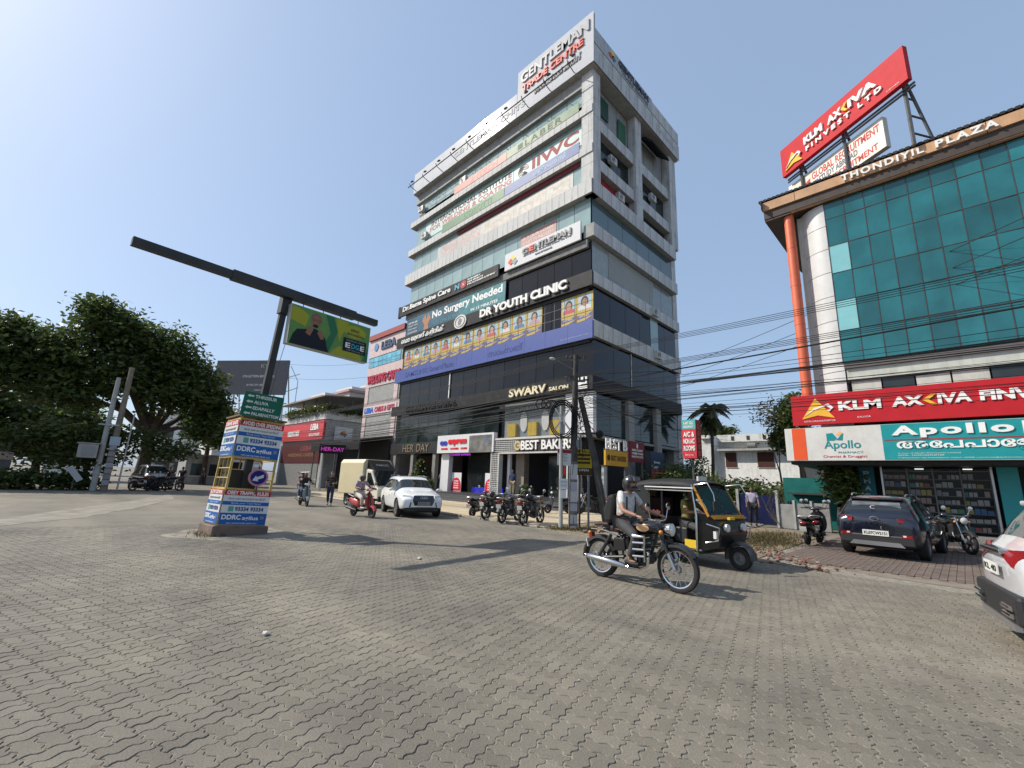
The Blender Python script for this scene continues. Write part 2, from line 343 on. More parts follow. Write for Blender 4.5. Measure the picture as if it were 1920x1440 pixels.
# beige concrete forecourt, soil, driveway, red brick pavement
FORE = M('forecourt_concrete', (.46, .38, .26), .85, var=.16, scale=1.2, bump=.3, bscale=60, dirt=.35, dcol=(.25, .21, .16))
SOIL = M('dry_soil', (.20, .155, .105), .95, var=.35, scale=3, bump=.9, bscale=25)
fore = sheet('forecourt', FORE, [(edge_x(10.6)+.35, 10.6), (20.9, 11.6), (20.9, 40), (edge_x(40)-1.2, 40)], .035)
soil = sheet('verge_soil', SOIL, [(edge_x(2.2), 2.2), (12.0, 3.6), (21.4, 3.9), (21.4, 6.4), (18.6, 6.6), (16.5, 8.2), (23, 11.4), (20.9, 11.6), (edge_x(10.6)+.3, 10.6), (edge_x(9.), 9.)], .012)
drive = sheet('driveway', M('driveway_concrete', (.22, .20, .17), .9, var=.2, scale=2, bump=.3), [(edge_x(7), 6.2), (21.5, 6.5), (40, 9), (40, 14), (21, 11), (edge_x(9), 8.3)], .022)
RB = M('red_brick_paving', (.135, .102, .085), .9, var=.3, scale=2.5, bump=.4, bscale=80, dirt=.5, dcol=(.22, .19, .15))
redp = sheet('red_brick_pavement', M('pavement_dust', (.19, .16, .13), .95, var=.2), [(edge_x(-8)+.3, -8), (21.2, -8), (21.2, 3.7), (12.6, 3.5), (edge_x(1.6)+.4, 1.4)], .010)
cnt = 0; m_rest = MB(); mbk = MB().box(-.11, .11, -.055, .055, 0, .022).mesh('brick', RB)
for j in range(0, 60):
    for i in range(0, 40):
        x = 12.3+i*.232+(.116 if j % 2 else 0); y = 3.3-j*.118
        if x > 20.9 or x < edge_x(y)+.55+.1*math.sin(y*5): continue
        if x < 15.6 and y > -2.2 and cnt < 290 and random.random() < .97:
            o = bpy.data.objects.new('brick', mbk); COL.objects.link(o); o.parent = redp; o.location = (x, y, random.gauss(.009, .0015)); o.rotation_euler = (random.gauss(0, .01), random.gauss(0, .01), random.gauss(0, .02)); cnt += 1
        elif y > -6: m_rest.box(x-.11, x+.11, y-.055, y+.055, .008, .031+random.gauss(0, .0015))
m_rest.build('bricks', RB, redp, kind='stuff')
SANDM = M('drifted_sand', (.225, .205, .168), .95, var=.25, scale=2, bump=.5, bscale=40)
def sand(name, pts, z):
    rr = random.Random(len(pts)); q = []
    for i in range(len(pts)):
        a, b = pts[i], pts[(i+1) % len(pts)]
        for k in range(5): q.append((a[0]+(b[0]-a[0])*k/5+rr.uniform(-.09, .09), a[1]+(b[1]-a[1])*k/5+rr.uniform(-.09, .09)))
    return sheet(name, SANDM, q, z, th=.003)
sand('sand_streak', [(-2.2, 17.0), (-1.0, 18.6), (.7, 22.5), (3.6, 29.5), (5.2, 34), (4.8, 29), (2.4, 22.4), (.9, 18.9), (-.8, 16.9)], -.004); sand('sand_drift', [(2.0, 13.4), (2.6, 12.5), (4.3, 11.9), (4.9, 12.3), (4.5, 14.4), (2.9, 14.6)], .0015)
# low kerb along the forecourt
kerb = thing('kerb', 'worn concrete kerb edging the forecourt along the road', 'kerb', (edge_x(10.6)+.2, 10.6, 0), world=True)
KM = M('kerb_concrete', (.30, .27, .23), .9, var=.25, bump=.5, dirt=.5)
for i in range(26):
    y = 10.7+i*1.1; x = edge_x(y)+.22; MB().obox((x+.03*random.random(), y+.53, .03), (1, 0, 0), (.085, 1, 0), (0, 0, 1), .07, .52, .035+random.random()*.012).build('kerb_stone', KM, kerb, bevel=.012)
# ================================================================ the office tower on the corner
XW, YS, YN, XE = 22.26, 15.28, 38.4, 35.2
FW = Fr((XW, 0, 0), (0, -1, 0)); FS = Fr((0, YS, 0), (1, 0, 0))
WHITE = M('white_cladding', (.54, .54, .53), .7, spec=.2, var=.06, rnd=.05, dirt=.75, dcol=(.13, .12, .105), streak=True)
WCLEAN = M('white_sign_sheet', (.62, .62, .63), .6, var=.03, spec=.25)
CONC = M('dark_concrete', (.17, .165, .155), .85, var=.2, bump=.3)
SOFF = M('soffit_grey', (.30, .30, .29), .8, var=.12, dirt=.3)
DARK = M('interior_dark', (.022, .022, .024), .7, var=.2)
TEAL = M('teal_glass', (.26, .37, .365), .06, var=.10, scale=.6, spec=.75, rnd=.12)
TEALS = M('shaded_teal_glass', (.075, .125, .13), .04, var=.12, scale=.5, spec=.8, rnd=.2)  # darker copy of the teal glass, south-side shade put into its colour
BLKG = M('black_glass', (.010, .010, .013), .05, var=.2, scale=.6, spec=.3, rnd=.3)
BLUG = M('navy_glass', (.005, .006, .011), .04, var=.2, spec=.35, rnd=.3)
GREYG = M('grey_glass', (.022, .03, .03), .06, var=.4, scale=.7, spec=.45, rnd=.3)
BLACKP = M('black_sign_panel', (.020, .020, .022), .6, var=.25, spec=.2, dirt=.2, dcol=(.12, .12, .12))
LETW = P('letter_white', (.80, .79, .76), .4); LETG = P('letter_grey', (.22, .225, .23), .4); LETR = P('letter_red', (.62, .09, .06), .4); LETK = P('letter_black', (.03, .03, .03), .4)
LETGOLD = M('letter_gold', (.75, .60, .32), .3, metal=.4, var=.05)
tower = thing('office_tower', 'tall white and black office tower covered in shop and clinic signs', 'building', (28.7, 26.8, 0), world=True)
box('core', DARK, tower, 23.05, 34.9, 15.95, 38.1, 4.55, 31.0); box('back_room', DARK, tower, 25.6, 34.9, 18.5, 38.1, .6, 4.5)
box('ground_floor_ceiling', SOFF, tower, 22.4, 34.9, 15.5, 38.1, 4.36, 4.53)
box('plinth', M('granite_black', (.05, .05, .052), .35, var=.3, scale=12), tower, 20.95, 35.5, 14.7, 38.4, 0, .6)
for k in range(3): box('step', M('granite_step', (.085, .085, .088), .5, var=.3, scale=12), tower, 20.95-.32*(3-k), 20.95-.32*(2-k)-.004, 15.2, 31.5, 0, .15*(k+1))
def ledge(F, a0, a1, z0, z1, proj, n, back=.75):
    fbox('ledge', SOFF, tower, F, a0, a1, z0+.01, z1-.02, -back, proj-.03); return pane_set('cladding_panel', WHITE, tower, F, a0, a1, z0, z1, proj-.03, .03, n, 1, .018)
for z0, z1, pr in ((20.8, 21.9, .10), (24.05, 24.72, .02), (27.35, 27.95, .02)):
    ledge(FW, -YN, -YS-.003, z0, z1, pr, 20)
for z0, z1, pr in ((10.65, 11.75, .05), (14.22, 15.05, .05), (17.62, 18.58, .05), (20.8, 21.9, .05)):
    ledge(FS, XW+.05, XE-.4, z0, z1, pr, 11)
# glass bands, west
def glassW(y0, y1, z0, z1, mat, n, nb=1, c=-.42): return pane_set('window_pane', mat, tower, FW, -y1, -y0, z0, z1, c, .03, n, nb, .035)
glassW(16.35, 37.6, 28.7, 30.6, TEAL, 14); glassW(16.35, 37.6, 24.75, 27.35, TEAL, 14); glassW(15.75, 37.7, 21.9, 24.05, TEAL, 15); glassW(15.7, 37.8, 18.35, 20.8, TEAL, 16)
glassW(15.6, 23.4, 15.1, 17.4, BLKG, 5, 1, -.3); glassW(15.35, 37.6, 8.1, 10.45, BLKG, 14, 1, -.2); glassW(23.9, 37.6, 4.6, 7.18, GREYG, 9, 2, -.45)
fbox('lintel', CONC, tower, FW, -37.8, -15.75, 16.95, 17.5, -.7, -.06); fbox('lintel', DARK, tower, FW, -37.8, -15.75, 13.8, 14.1, -.7, -.1); fbox('lintel', DARK, tower, FW, -37.8, -15.55, 10.3, 10.52, -.7, -.05)
# teal corner and south glass
def glassS(x0, x1, z0, z1, mat, n, nb=1, c=-.42): return pane_set('window_pane', mat, tower, FS, x0, x1, z0, z1, c, .03, n, nb, .035)
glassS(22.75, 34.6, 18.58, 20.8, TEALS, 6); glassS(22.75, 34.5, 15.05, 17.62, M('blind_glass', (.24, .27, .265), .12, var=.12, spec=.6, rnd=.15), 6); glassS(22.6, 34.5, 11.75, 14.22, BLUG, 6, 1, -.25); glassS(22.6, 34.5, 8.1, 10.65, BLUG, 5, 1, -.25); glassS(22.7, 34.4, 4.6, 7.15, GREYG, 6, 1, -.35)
mblind = MB()
for k in range(22): mblind.fbox(FS, 24.7, 31.2, 15.62+k*.088, 15.655+k*.088, -.385, -.365)
mblind.build('window_blind', P('blind_slats', (.52, .54, .53), .6), tower)
fbox('white_frame', WCLEAN, tower, FS, 27.2, 27.26, 8.1, 10.6, -.21, -.17); fbox('light_panel', TEAL, tower, FS, 30.2, 31.4, 11.75, 14.2, -.215, -.19)
# lower black bands
fbox('black_band', BLACKP, tower, FS, XW+.03, XE-.6, 7.2, 8.08, -.6, .06); fbox('white_pillar', WCLEAN, tower, FW, -17.4, -15.3, 4.6, 7.15, -.4, -.05)
for x in (26.5, 30.4): fbox('pillar', SOFF, tower, FS, x, x+.7, .6, 7.15, -.32, -.02)
fbox('shop_wall', DARK, tower, FS, 22.9, 34.4, .6, 4.55, -1.6, -1.2)
# upper south block: corner pillars, balconies
for x0, x1 in ((22.32, 23.2), (28.2, 29.15), (34.2, 35.4)):
    MB().box(x0+.02, x1-.02, 15.32, 16.25, 21.9, 31.1).build('pillar_core', SOFF, tower)
    for k in range(7):
        z0 = 21.92+k*1.3; z1 = min(z0+1.3, 31.1); fbox('cladding_panel', WHITE, tower, FS, x0, x1, z0, z1-.02, .005, .03)
        fbox('cladding_panel', WHITE, tower, Fr((x0+.02, 0, 0), (0, -1, 0)), -16.25, -15.26, z0, z1-.02, 0, .03)
for z0, z1 in ((23.2, 24.1), (26.45, 27.4)):
    for x0, x1 in ((23.25, 28.15), (29.2, 34.15)):
        fbox('balcony_ledge', SOFF, tower, FS, x0, x1, z0+.01, z1-.01, -.9, -.16); pane_set('cladding_panel', WHITE, tower, FS, x0, x1, z0, z1, -.16, .03, 4, 1, .018)
for x0, x1 in ((23.25, 28.15), (29.2, 34.15)):
    for z0, z1 in ((21.95, 23.2), (24.1, 26.45), (27.4, 30.9)):
        if random.random() < .99: pane_set('window_pane', GREYG if z0 < 27 else M('balcony_wall', (.30, .31, .30), .7), tower, FS, x0, x1, z0, z1, -.69, .02, 3, 1, .05)
fbox('balcony_poster', P('maroon_poster', (.30, .02, .025), .5), tower, FS, 23.4, 27.4, 22.0, 23.15, -.6, -.55)
fbox('window_poster', P('green_poster', (.03, .12, .06), .5), tower, FS, 26.6, 27.7, 28.2, 30.0, -.6, -.56)
fbox('window_poster', P('dark_green_poster', (.02, .06, .04), .5), tower, FS, 23.6, 25.2, 28.6, 30.3, -.6, -.56)
MB().poly([FS.p(30.2, 30.5, -.6), FS.p(30.2, 30.5, -.2), FS.p(30.2, 29.6, .55), FS.p(30.2, 29.5, .5)], (3.0, 0, 0)).build('awning', P('black_canvas', (.015, .015, .017), .8), tower)
def ac_unit(parent, F, a, b, c=0.):
    fbox('air_conditioner', M('ac_white', (.5, .5, .48), .5, dirt=.4), parent, F, a, a+.85, b, b+.6, c, c+.32, bevel=.02)
    m = MB(); o = F.p(a+.33, b+.3, c+.325)
    for k in range(5): m.tube([o+F.u*(.05*(k+1)*math.cos(t))+F.v*(.05*(k+1)*math.sin(t)) for t in [i*math.pi/8 for i in range(17)]], .006, 4)
    m.build('fan_grille', LETK, parent)
for x, z in ((29.9, 14.3), (30.2, 10.95), (26.0, 22.4), (31.2, 25.1), (25.0, 25.0)): ac_unit(tower, FS, x, z, -.55 if z > 15 else -.02)
for y, z in ((37.2, 28.75), (36.2, 25.3), (30.3, 28.75)): ac_unit(tower, FW, -y, z, -.3)
# roof fascia
FWO = FW.off(.4); FSO = FS.off(.4)
box('roof_slab', SOFF, tower, 21.95, 35.5, 14.98, 37.85, 30.95, 31.25)
fbox('roof_beam', SOFF, tower, FW, -37.9, -16.3, 30.0, 30.94, -.6, -.12)
fas = pane_set('fascia_sheet', M('glossy_white_sheet', (.56, .57, .59), .075, var=.03, spec=.3), tower, FWO, -37.85, -22.55, 31.0, 33.4, -.06, .06, 9, 1, .012)
pane_set('fascia_sheet', MATS['glossy_white_sheet'], tower, FWO, -22.52, -14.9, 31.0, 35.45, -.06, .06, 4, 1, .008)
fbox('fascia_back', SOFF, tower, FWO, -37.8, -22.56, 31.26, 33.35, -.3, -.061); fbox('fascia_back', SOFF, tower, FWO, -22.5, -14.95, 31.26, 35.4, -.24, -.061)
fbox('parapet', SOFF, tower, FSO, 22.16, 35.5, 31.26, 33.9, -.35, -.05)
pane_set('cladding_panel', WHITE, tower, FSO, 21.9, 35.6, 31.0, 32.55, -.04, .04, 11, 1, .014); pane_set('parapet_panel', M('parapet_grey', (.42, .43, .44), .5, dirt=.5, streak=True), tower, FSO, 21.9, 30.6, 32.7, 34.05, -.05, .03, 5, 1, .012)
pane_set('cladding_panel', WHITE, tower, FSO, 30.6, 35.6, 32.7, 33.9, -.05, .03, 4, 1, .014)
# rear stair tower
box('stair_tower', SOFF, tower, 34.0, 35.6, 15.75, 24, .6, 22.1); pane_set('cladding_panel', WHITE, tower, FS, 34.82, 35.6, .7, 22.1, -.46, .03, 1, 13, .018)
# rusty lamp gantry
gantry = thing('sign_lamp_gantry', 'thin black pipe gantry with brackets running below the white roof fascia', 'gantry', (21.4, 27, 31), world=True)
BLK = M('black_steel', (.025, .024, .023), .55, var=.3, bump=.2)
tube('pipe', BLK, gantry, [(21.1, 37.7, 31.35), (21.1, 16.1, 31.35)], .05, 6)
for k in range(10):
    y = 37.3-k*2.3; tube('bracket', BLK, gantry, [(21.85, y, 31.15), (21.1, y, 31.35), (21.0, y, 31.6)], .035, 6)
    MB().obox((20.93, y-.6, 31.5), (1, 0, .6), (0, 1, 0), (-.6, 0, 1), .1, .14, .05).build('lamp', BLK, gantry)
# roof lettering
def sign_letters(s, mat, parent, F, y0, y1, z0, z1, **k): return lettering(s, mat, parent, F, -y0, -y1, z0, z1, **k)
rs = thing('roof_name_sign', 'raised grey and red GENTLEMAN TRADE CENTRE lettering at the tower top facing the road', 'sign', (21.8, 18.7, 31.5), world=True)
Fs_ = FWO.off(.004)
sign_letters('GENTLEMAN', P('letter_silver', (.36, .37, .39), .3), rs, Fs_, 22.1, 15.25, 33.95, 34.95, depth=.10, bold=.03, split=True)
sign_letters('TRADE CENTRE', LETR, rs, Fs_, 21.9, 15.75, 33.0, 33.65, depth=.10, bold=.03, split=True)
sign_letters('െജൻറിൽമാൻ ചിററ്സ്', LETG, rs, Fs_, 20.6, 16.0, 31.95, 32.65, depth=.06, bold=.02)
sign_letters('GENTLEMAN CHITS', P('letter_faint', (.36, .37, .38)), rs, Fs_, 31, 21.6, 31.6, 32.2, depth=.02, bold=.02)
rs2 = thing('roof_side_sign', 'dark lettering and diamond logo on the shaded side parapet of the tower roof', 'sign', (26.5, 14.9, 32.7), world=True)
F2 = FSO.off(-.015)
for k, (c, dx, dz) in enumerate((((.75, .65, .12), 0, .26), ((.65, .1, .07), -.2, 0), ((.1, .16, .2), .2, 0), )):
    flatpoly('logo_piece', P('logo_%d' % k, c), rs2, F2, [(24.3+dx, 33.05+dz), (24.62+dx, 33.3+dz), (24.3+dx, 33.55+dz), (23.98+dx, 33.3+dz)], .004, .03)
lettering('GENTLEMAN', P('letter_navy', (.05, .06, .09), .4), rs2, F2, 25.2, 29.9, 33.25, 33.85, depth=.05, bold=.03, split=True); lettering('TRADE CENTRE', LETG, rs2, F2, 25.6, 29.8, 32.85, 33.12, depth=.03, bold=.03)
lettering('Gentleman', P('letter_pale', (.5, .5, .5), .5), rs2, FSO, 31.2, 34.9, 31.6, 32.2, depth=.02)
# ---- strips and banners on the upper floors
def strip(name, label, y0, y1, z0, z1, mat, c=-.02, th=.06): return signboard(name, label, FW, -y0, -y1, z0, z1, th, mat, c)
t, f = strip('window_strip_sign', 'faded green strip sign below the top-floor windows reading LABER', 23.88, 16.45, 27.97, 28.72, P('faded_green', (.105, .19, .10), .5, var=.15)); lettering('LABER', P('dull_green', (.045, .095, .05)), t, f, -21.8, -18.0, 28.08, 28.62, bold=.02, space=1.3); fbox('square_logo', MATS['dull_green'], t, f, -22.6, -22.05, 28.1, 28.6, .003, .008)
t, f = strip('window_strip_sign', 'faded red strip sign beside the green one below the top-floor windows', 31.0, 23.92, 27.97, 28.7, P('faded_red', (.50, .115, .09), .5, var=.15)); lettering('INTECH', P('faded_pink', (.62, .3, .27)), t, f, -28.5, -25.0, 28.1, 28.6, bold=.02)
t, f = strip('institute_banner', 'pale teal window banner with large dark red IIWC letters and a spiral emblem', 23.35, 16.45, 25.42, 27.0, P('banner_teal', (.42, .56, .53), .4), -.38, .02)
lettering('IIWC', P('maroon_letter', (.27, .015, .03)), t, f, -21.3, -16.7, 25.85, 26.85, c0=.004, bold=.03)
for r in (.55, .42, .3, .17): MB().tube([f.p(-22.25+r*math.cos(u), 26.25+r*math.sin(u), .006) for u in [i*math.pi/10 for i in range(19)]], .028, 4).build('emblem_ring', P('emblem_brown', (.26, .12, .10)), t)
lettering('International Institute of Welding and Coating', LETG, t, f, -22.8, -16.6, 25.55, 25.72)
t, f = strip('institute_name_banner', 'pale teal banner with black and red INTERNATIONAL INSTITUTE FOR WELDING lettering', 36.0, 23.4, 25.3, 27.05, MATS['banner_teal'], -.38, .02)
lettering('INTERNATIONAL INSTITUTE', P('letter_dark_maroon', (.10, .01, .015)), t, f, -35.0, -23.6, 26.42, 26.92, bold=.025); lettering('FOR WELDING & COATING', P('letter_faded_red', (.50, .08, .10)), t, f, -35.2, -23.6, 25.82, 26.32, bold=.025); lettering('A Great Career Awaits You in Oil & Gas Field', LETG, t, f, -33, -26.5, 25.5, 25.68)
t, f = strip('window_strip_sign', 'blue strip sign with white script under the IIWC banner', 23.95, 16.4, 24.5, 25.35, P('strip_blue', (.07, .12, .30), .5, var=.12)); lettering('എൻ.വൈ.സി', P('strip_pale', (.4, .5, .65)), t, f, -20.8, -17.6, 24.62, 25.2, bold=.03)
t, f = strip('window_strip_sign', 'green strip sign left of the blue one under the institute name', 32.5, 24.0, 24.5, 25.35, P('strip_green', (.07, .18, .09), .5, var=.12)); lettering('COROTTI', P('strip_green2', (.13, .27, .15)), t, f, -29.3, -25.5, 24.65, 25.2, bold=.03)
t, f = strip('window_strip_sign', 'dark maroon strip behind the ledge under the green and blue strips', 30.5, 16.6, 23.65, 24.02, P('strip_maroon', (.17, .02, .03), .5), -.3, .03)
t, f = strip('window_film_posters', 'washed-out pink posters behind the sixth-floor windows of the tower', 33.5, 17.2, 22.0, 23.55, P('washed_film', (.42, .42, .40), .4, var=.2, scale=.8), -.385, .02)
for y0, y1 in ((32.8, 30.6), (30.2, 27.3), (27, 23.2), (22.8, 19.8), (19.4, 17.5)):
    fbox('poster', P('washed_pink_%d' % int(y0), random.choice([(.48, .33, .29), (.47, .43, .38), (.36, .45, .42), (.46, .37, .36)]), .4, var=.2), t, f, -y0, -y1, 22.15, 23.45, .002, .006); lettering('FASHION', P('washed_line', (.58, .56, .52)), t, f, -y0+.3, -y1-.3, 22.9, 23.2, .008)
t, f = strip('to_let_film', 'faded red notice film on the window above the white sign on the tower', 22.25, 18.7, 18.9, 20.35, P('film_red', (.46, .25, .22), .4, var=.1), -.385, .02)
for k, s in enumerate(('IS YOUR LOAN', 'CHIT FUNDED?', 'CALL FOR FREE')): lettering(s, P('film_white', (.66, .58, .55)), t, f, -22.0, -19.0, 19.85-.4*k, 20.12-.4*k, bold=.02)
# ---- Gentleman sign and Dr Bama sign
t, f = signboard('white_company_sign', 'white sign with grey raised GENTLEMAN letters and a coloured diamond logo', FW, -23.4, -16.15, 17.55, 18.95, .14, WCLEAN, .03)
for k, (c, dx, dz) in enumerate((((.78, .62, .12), 0, .2), ((.62, .12, .07), -.22, -.02), ((.30, .36, .36), .2, -.1))):
    flatpoly('logo_piece', P('diamond_%d' % k, c), t, f, [(-22.5+dx, 17.85+dz), (-22.18+dx, 18.1+dz), (-22.5+dx, 18.42+dz), (-22.82+dx, 18.15+dz)], .004+.002*k, .03)
sign_letters('G', LETG, t, f, 21.5, 20.9, 18.25, 18.72, depth=.08, bold=.05); sign_letters('E', LETR, t, f, 20.8, 20.3, 18.25, 18.72, depth=.08, bold=.05); sign_letters('NTLEMAN', LETG, t, f, 20.25, 16.9, 18.25, 18.72, depth=.08, bold=.04, split=True)
sign_letters('CHITS AND FINANCE INDIA (P) LTD', LETG, t, f, 21.4, 16.9, 18.05, 18.18, depth=.03, bold=.02); sign_letters('GROUP OF COMPANIES', LETG, t, f, 20.2, 18.6, 17.8, 17.92, depth=.03, bold=.02)
t, f = signboard('spine_clinic_sign', 'long black sign with white Dr.Bama Spine Care letters', FW, -38.6, -24.1, 17.38, 18.42, .16, BLACKP, .03)
sign_letters('Dr.Bama Spine Care', LETW, t, f, 38.0, 30.2, 17.62, 18.28, depth=.06, bold=.03, split=True)
sign_letters('N', P('letter_cyan', (.10, .40, .52)), t, f, 29.6, 28.95, 17.7, 18.2, depth=.05, bold=.04); flatpoly('round_badge', P('badge_red', (.40, .05, .06)), t, f, ell(-28.45, 17.95, .42, .36), .004, .03); sign_letters('X', LETW, t, f, 28.6, 28.3, 17.82, 18.08, c0=.035, depth=.01)
for k, s in enumerate(('SURGERY', 'SIDE EFFECTS', 'IMPLANTS/REPLACEMENT')): sign_letters(s, LETW, t, f, 27.9, (26.2, 25.9, 24.4)[k], 18.14-.22*k, 18.28-.22*k, depth=.03, bold=.03)
fbox('bracket', BLACKP, t, FW, -38.9, -38.62, 17.3, 18.5, .0, .2)
t, f = signboard('no_surgery_banner', 'blue-green banner with white No Surgery Needed lettering', FW, -37.5, -23.45, 15.05, 16.9, .03, P('banner_blue', (.045, .115, .165), .35, var=.35, scale=.35), -.12)
fbox('green_part', P('banner_bluegreen', (.055, .21, .23), .35, var=.2), t, f, -29.2, -23.5, 15.08, 16.88, .001, .004)
sign_letters('No Surgery Needed', LETW, t, f, 33.2, 23.8, 15.85, 16.75, c0=.006, bold=.03); sign_letters('IN 15 MINUTES', LETW, t, f, 27.6, 24.3, 15.35, 15.6, c0=.006, bold=.02); sign_letters('YOU CAN BE PAIN FREE', P('banner_line', (.12, .3, .36)), t, f, 33.0, 28.0, 15.35, 15.65, c0=.006)
for k, s in enumerate(('SPINE', 'JOINT PAIN', 'SPORTS INJURY', 'SCIATICA')): sign_letters(s, LETW, t, f, 37.2, 35.6, 16.3-.33*k, 16.48-.33*k)
bodyp = P('banner_skin', (.42, .20, .11)); flatpoly('printed_back', bodyp, t, f, [(-34.8, 16.2), (-34.35, 16.75), (-34.1, 16.2), (-33.85, 16.75), (-33.4, 16.2), (-33.8, 15.7), (-33.7, 15.1), (-34.5, 15.1), (-34.4, 15.7)], .005)
t, f = signboard('youth_clinic_sign', 'black fascia sign with large raised white DR YOUTH CLINIC letters', FW, -38.75, -15.25, 14.05, 15.08, .12, BLACKP, .0)
sign_letters('DR YOUTH CLINIC', LETW, t, f, 26.0, 17.2, 14.3, 14.98, depth=.14, bold=.045, split=True); sign_letters('േഡാ യൂതത് കളിനിക്', LETW, t, f, 37.8, 30.9, 14.22, 14.92, depth=.08, bold=.02)
flatpoly('emblem', P('emblem_cream', (.62, .60, .55)), t, f, ell(-28.6, 14.6, .82, .62), .004, .07); MB().tube([f.p(-28.6+.62*math.cos(u), 14.6+.46*math.sin(u), .08) for u in [i*math.pi/12 for i in range(25)]], .03, 5).build('emblem_ring', LETG, t)
flatpoly('emblem_face', LETG, t, f, [(-28.8, 14.3), (-28.5, 14.32), (-28.42, 14.55), (-28.35, 14.6), (-28.45, 14.85), (-28.75, 14.9), (-28.85, 14.6)], .075, .01)
# ---- portrait posters
YEL = P('poster_yellow', (.50, .36, .09), .35); PUR = P('poster_indigo', (.11, .11, .24), .35); SKY_ = P('poster_paleblue', (.34, .46, .52), .35)
def phone_poster(ya, yb, idx, z0=11.78, z1=13.78):
    t, f = signboard('window_poster', 'yellow and blue portrait poster, %s of the row above the blue band' % ('first second third fourth fifth sixth seventh eighth ninth tenth eleventh twelfth thirteenth fourteenth'.split()[idx]+' from the left' if idx < 14 else 'last'), FW, -ya, -yb, z0, z1, .02, YEL, -.20, 'portrait window posters', 'poster')
    w = ya-yb; a = -ya
    fbox('photo_field', SKY_, t, f, a+.1*w, a+.9*w, z0+.85, z1-.12, .001, .003)
    rr = random.Random(idx); sk = P('print_skin_%d' % (idx % 3), [(.42, .24, .16), (.36, .19, .12), (.5, .3, .21)][idx % 3]); cl = P('print_cloth_%d' % (idx % 4), [(.5, .1, .12), (.6, .58, .55), (.1, .2, .35), (.45, .3, .35)][idx % 4])
    cx = a+w*(.5+.08*(rr.random()-.5)); flatpoly('printed_hair', LETK, t, f, ell(cx, z1-.60, .30, .38), .0035, .001); flatpoly('printed_shoulders', cl, t, f, [(cx-.52, z0+.86), (cx-.47, z0+1.08), (cx-.16, z0+1.2), (cx+.16, z0+1.2), (cx+.47, z0+1.08), (cx+.52, z0+.86)], .0036, .001)
    flatpoly('printed_face', sk, t, f, ell(cx+.03*(rr.random()-.5), z1-.64, .205, .28), .005, .001)
    flatpoly('swoosh', PUR, t, f, [(a+.02, z0+.02), (a+w-.02, z0+.02), (a+w-.02, z0+.62), (a+.55*w, z0+.42), (a+.02, z0+.52)], .004, .001); flatpoly('swoosh', YEL, t, f, [(a+.02, z0+.06), (a+.5*w, z0+.10), (a+w-.02, z0+.34), (a+.4*w, z0+.26), (a+.02, z0+.2)], .0056, .001)
    lettering('skin care', LETW, t, f, a+.15*w, a+.75*w, z0+.36, z0+.46, .0056, .001)
n = 12
for k in range(n):
    wv = (37.6-19.65)/n; phone_poster(37.6-k*wv, 37.6-(k+1)*wv+.03, k)
for k in range(2): phone_poster(17.96-k*1.31, 17.96-(k+1)*1.31+.03, 12+k)
glassW(17.98, 19.6, 11.78, 13.78, BLKG, 2, 1, -.2); fbox('wall_behind_posters', DARK, tower, FW, -37.7, -15.6, 11.7, 13.85, -.7, -.23)
mm = MB()
for k in range(26): mm.fbox(FW, -37.55+k*.863, -37.53+k*.863, 11.78, 13.78, -.17, -.16)
for z in (12.45, 13.12): mm.fbox(FW, -37.6, -15.35, z, z+.018, -.17, -.16)
mm.build('glazing_bars', P('glazing_grey', (.25, .25, .24)), tower)
t = thing('blue_band_sign', 'long plain blue sign band wrapping the tower under the posters', 'sign', FW.p(-27, 10.5), world=True)
BLUEB = M('band_blue', (.055, .085, .29), .4, var=.06, rnd=.05, dirt=.15, dcol=(.05, .06, .16)); pane_set('blue_panel', BLUEB, t, FW, -38.5, -15.22, 10.48, 11.68, .02, .10, 12, 1, .012); fbox('panel_back', CONC, t, FW, -38.4, -15.24, 10.5, 11.66, -.2, .018)
fB = FW.off(.122); lettering('SAMSUNG SmartPlaza', P('band_ghost', (.05, .07, .23), .5), t, fB, -36.6, -29.2, 10.8, 11.3, bold=.02); lettering('സാംസങ്', P('band_ghost', (.05, .07, .23)), t, fB, -24.9, -21.2, 10.8, 11.35, bold=.03); lettering('smartplaza kochi', P('band_small', (.4, .42, .6)), t, fB, -17.8, -15.5, 10.72, 10.84)
# ---- black band with salon letters
t, f = signboard('salon_sign_band', 'black band over the first floor with cream SWARV SALON letters', FW, -38.5, -15.2, 7.2, 8.1, .14, BLACKP, .0)
for y in (22, 29, 35): pass
CREAM = P('letter_cream', (.74, .65, .45), .4); sign_letters('SWARV', CREAM, t, f, 22.3, 18.85, 7.38, 7.98, depth=.1, bold=.03, split=True); sign_letters('SALON', CREAM, t, f, 18.6, 17.0, 7.4, 7.7, depth=.08, bold=.03, split=True); sign_letters('E', LETW, t, f, 16.3, 15.55, 7.28, 8.02, depth=.08, bold=.04)
sign_letters('THE RELIANCE DIGITAL', P('letter_charcoal', (.012, .012, .013), .6), t, f, 36, 28.4, 7.4, 7.9, depth=.06, bold=.03)
fbox('white_pipe', LETW, tower, FW, -29.9, -29.8, 8.12, 10.4, -.14, -.08)
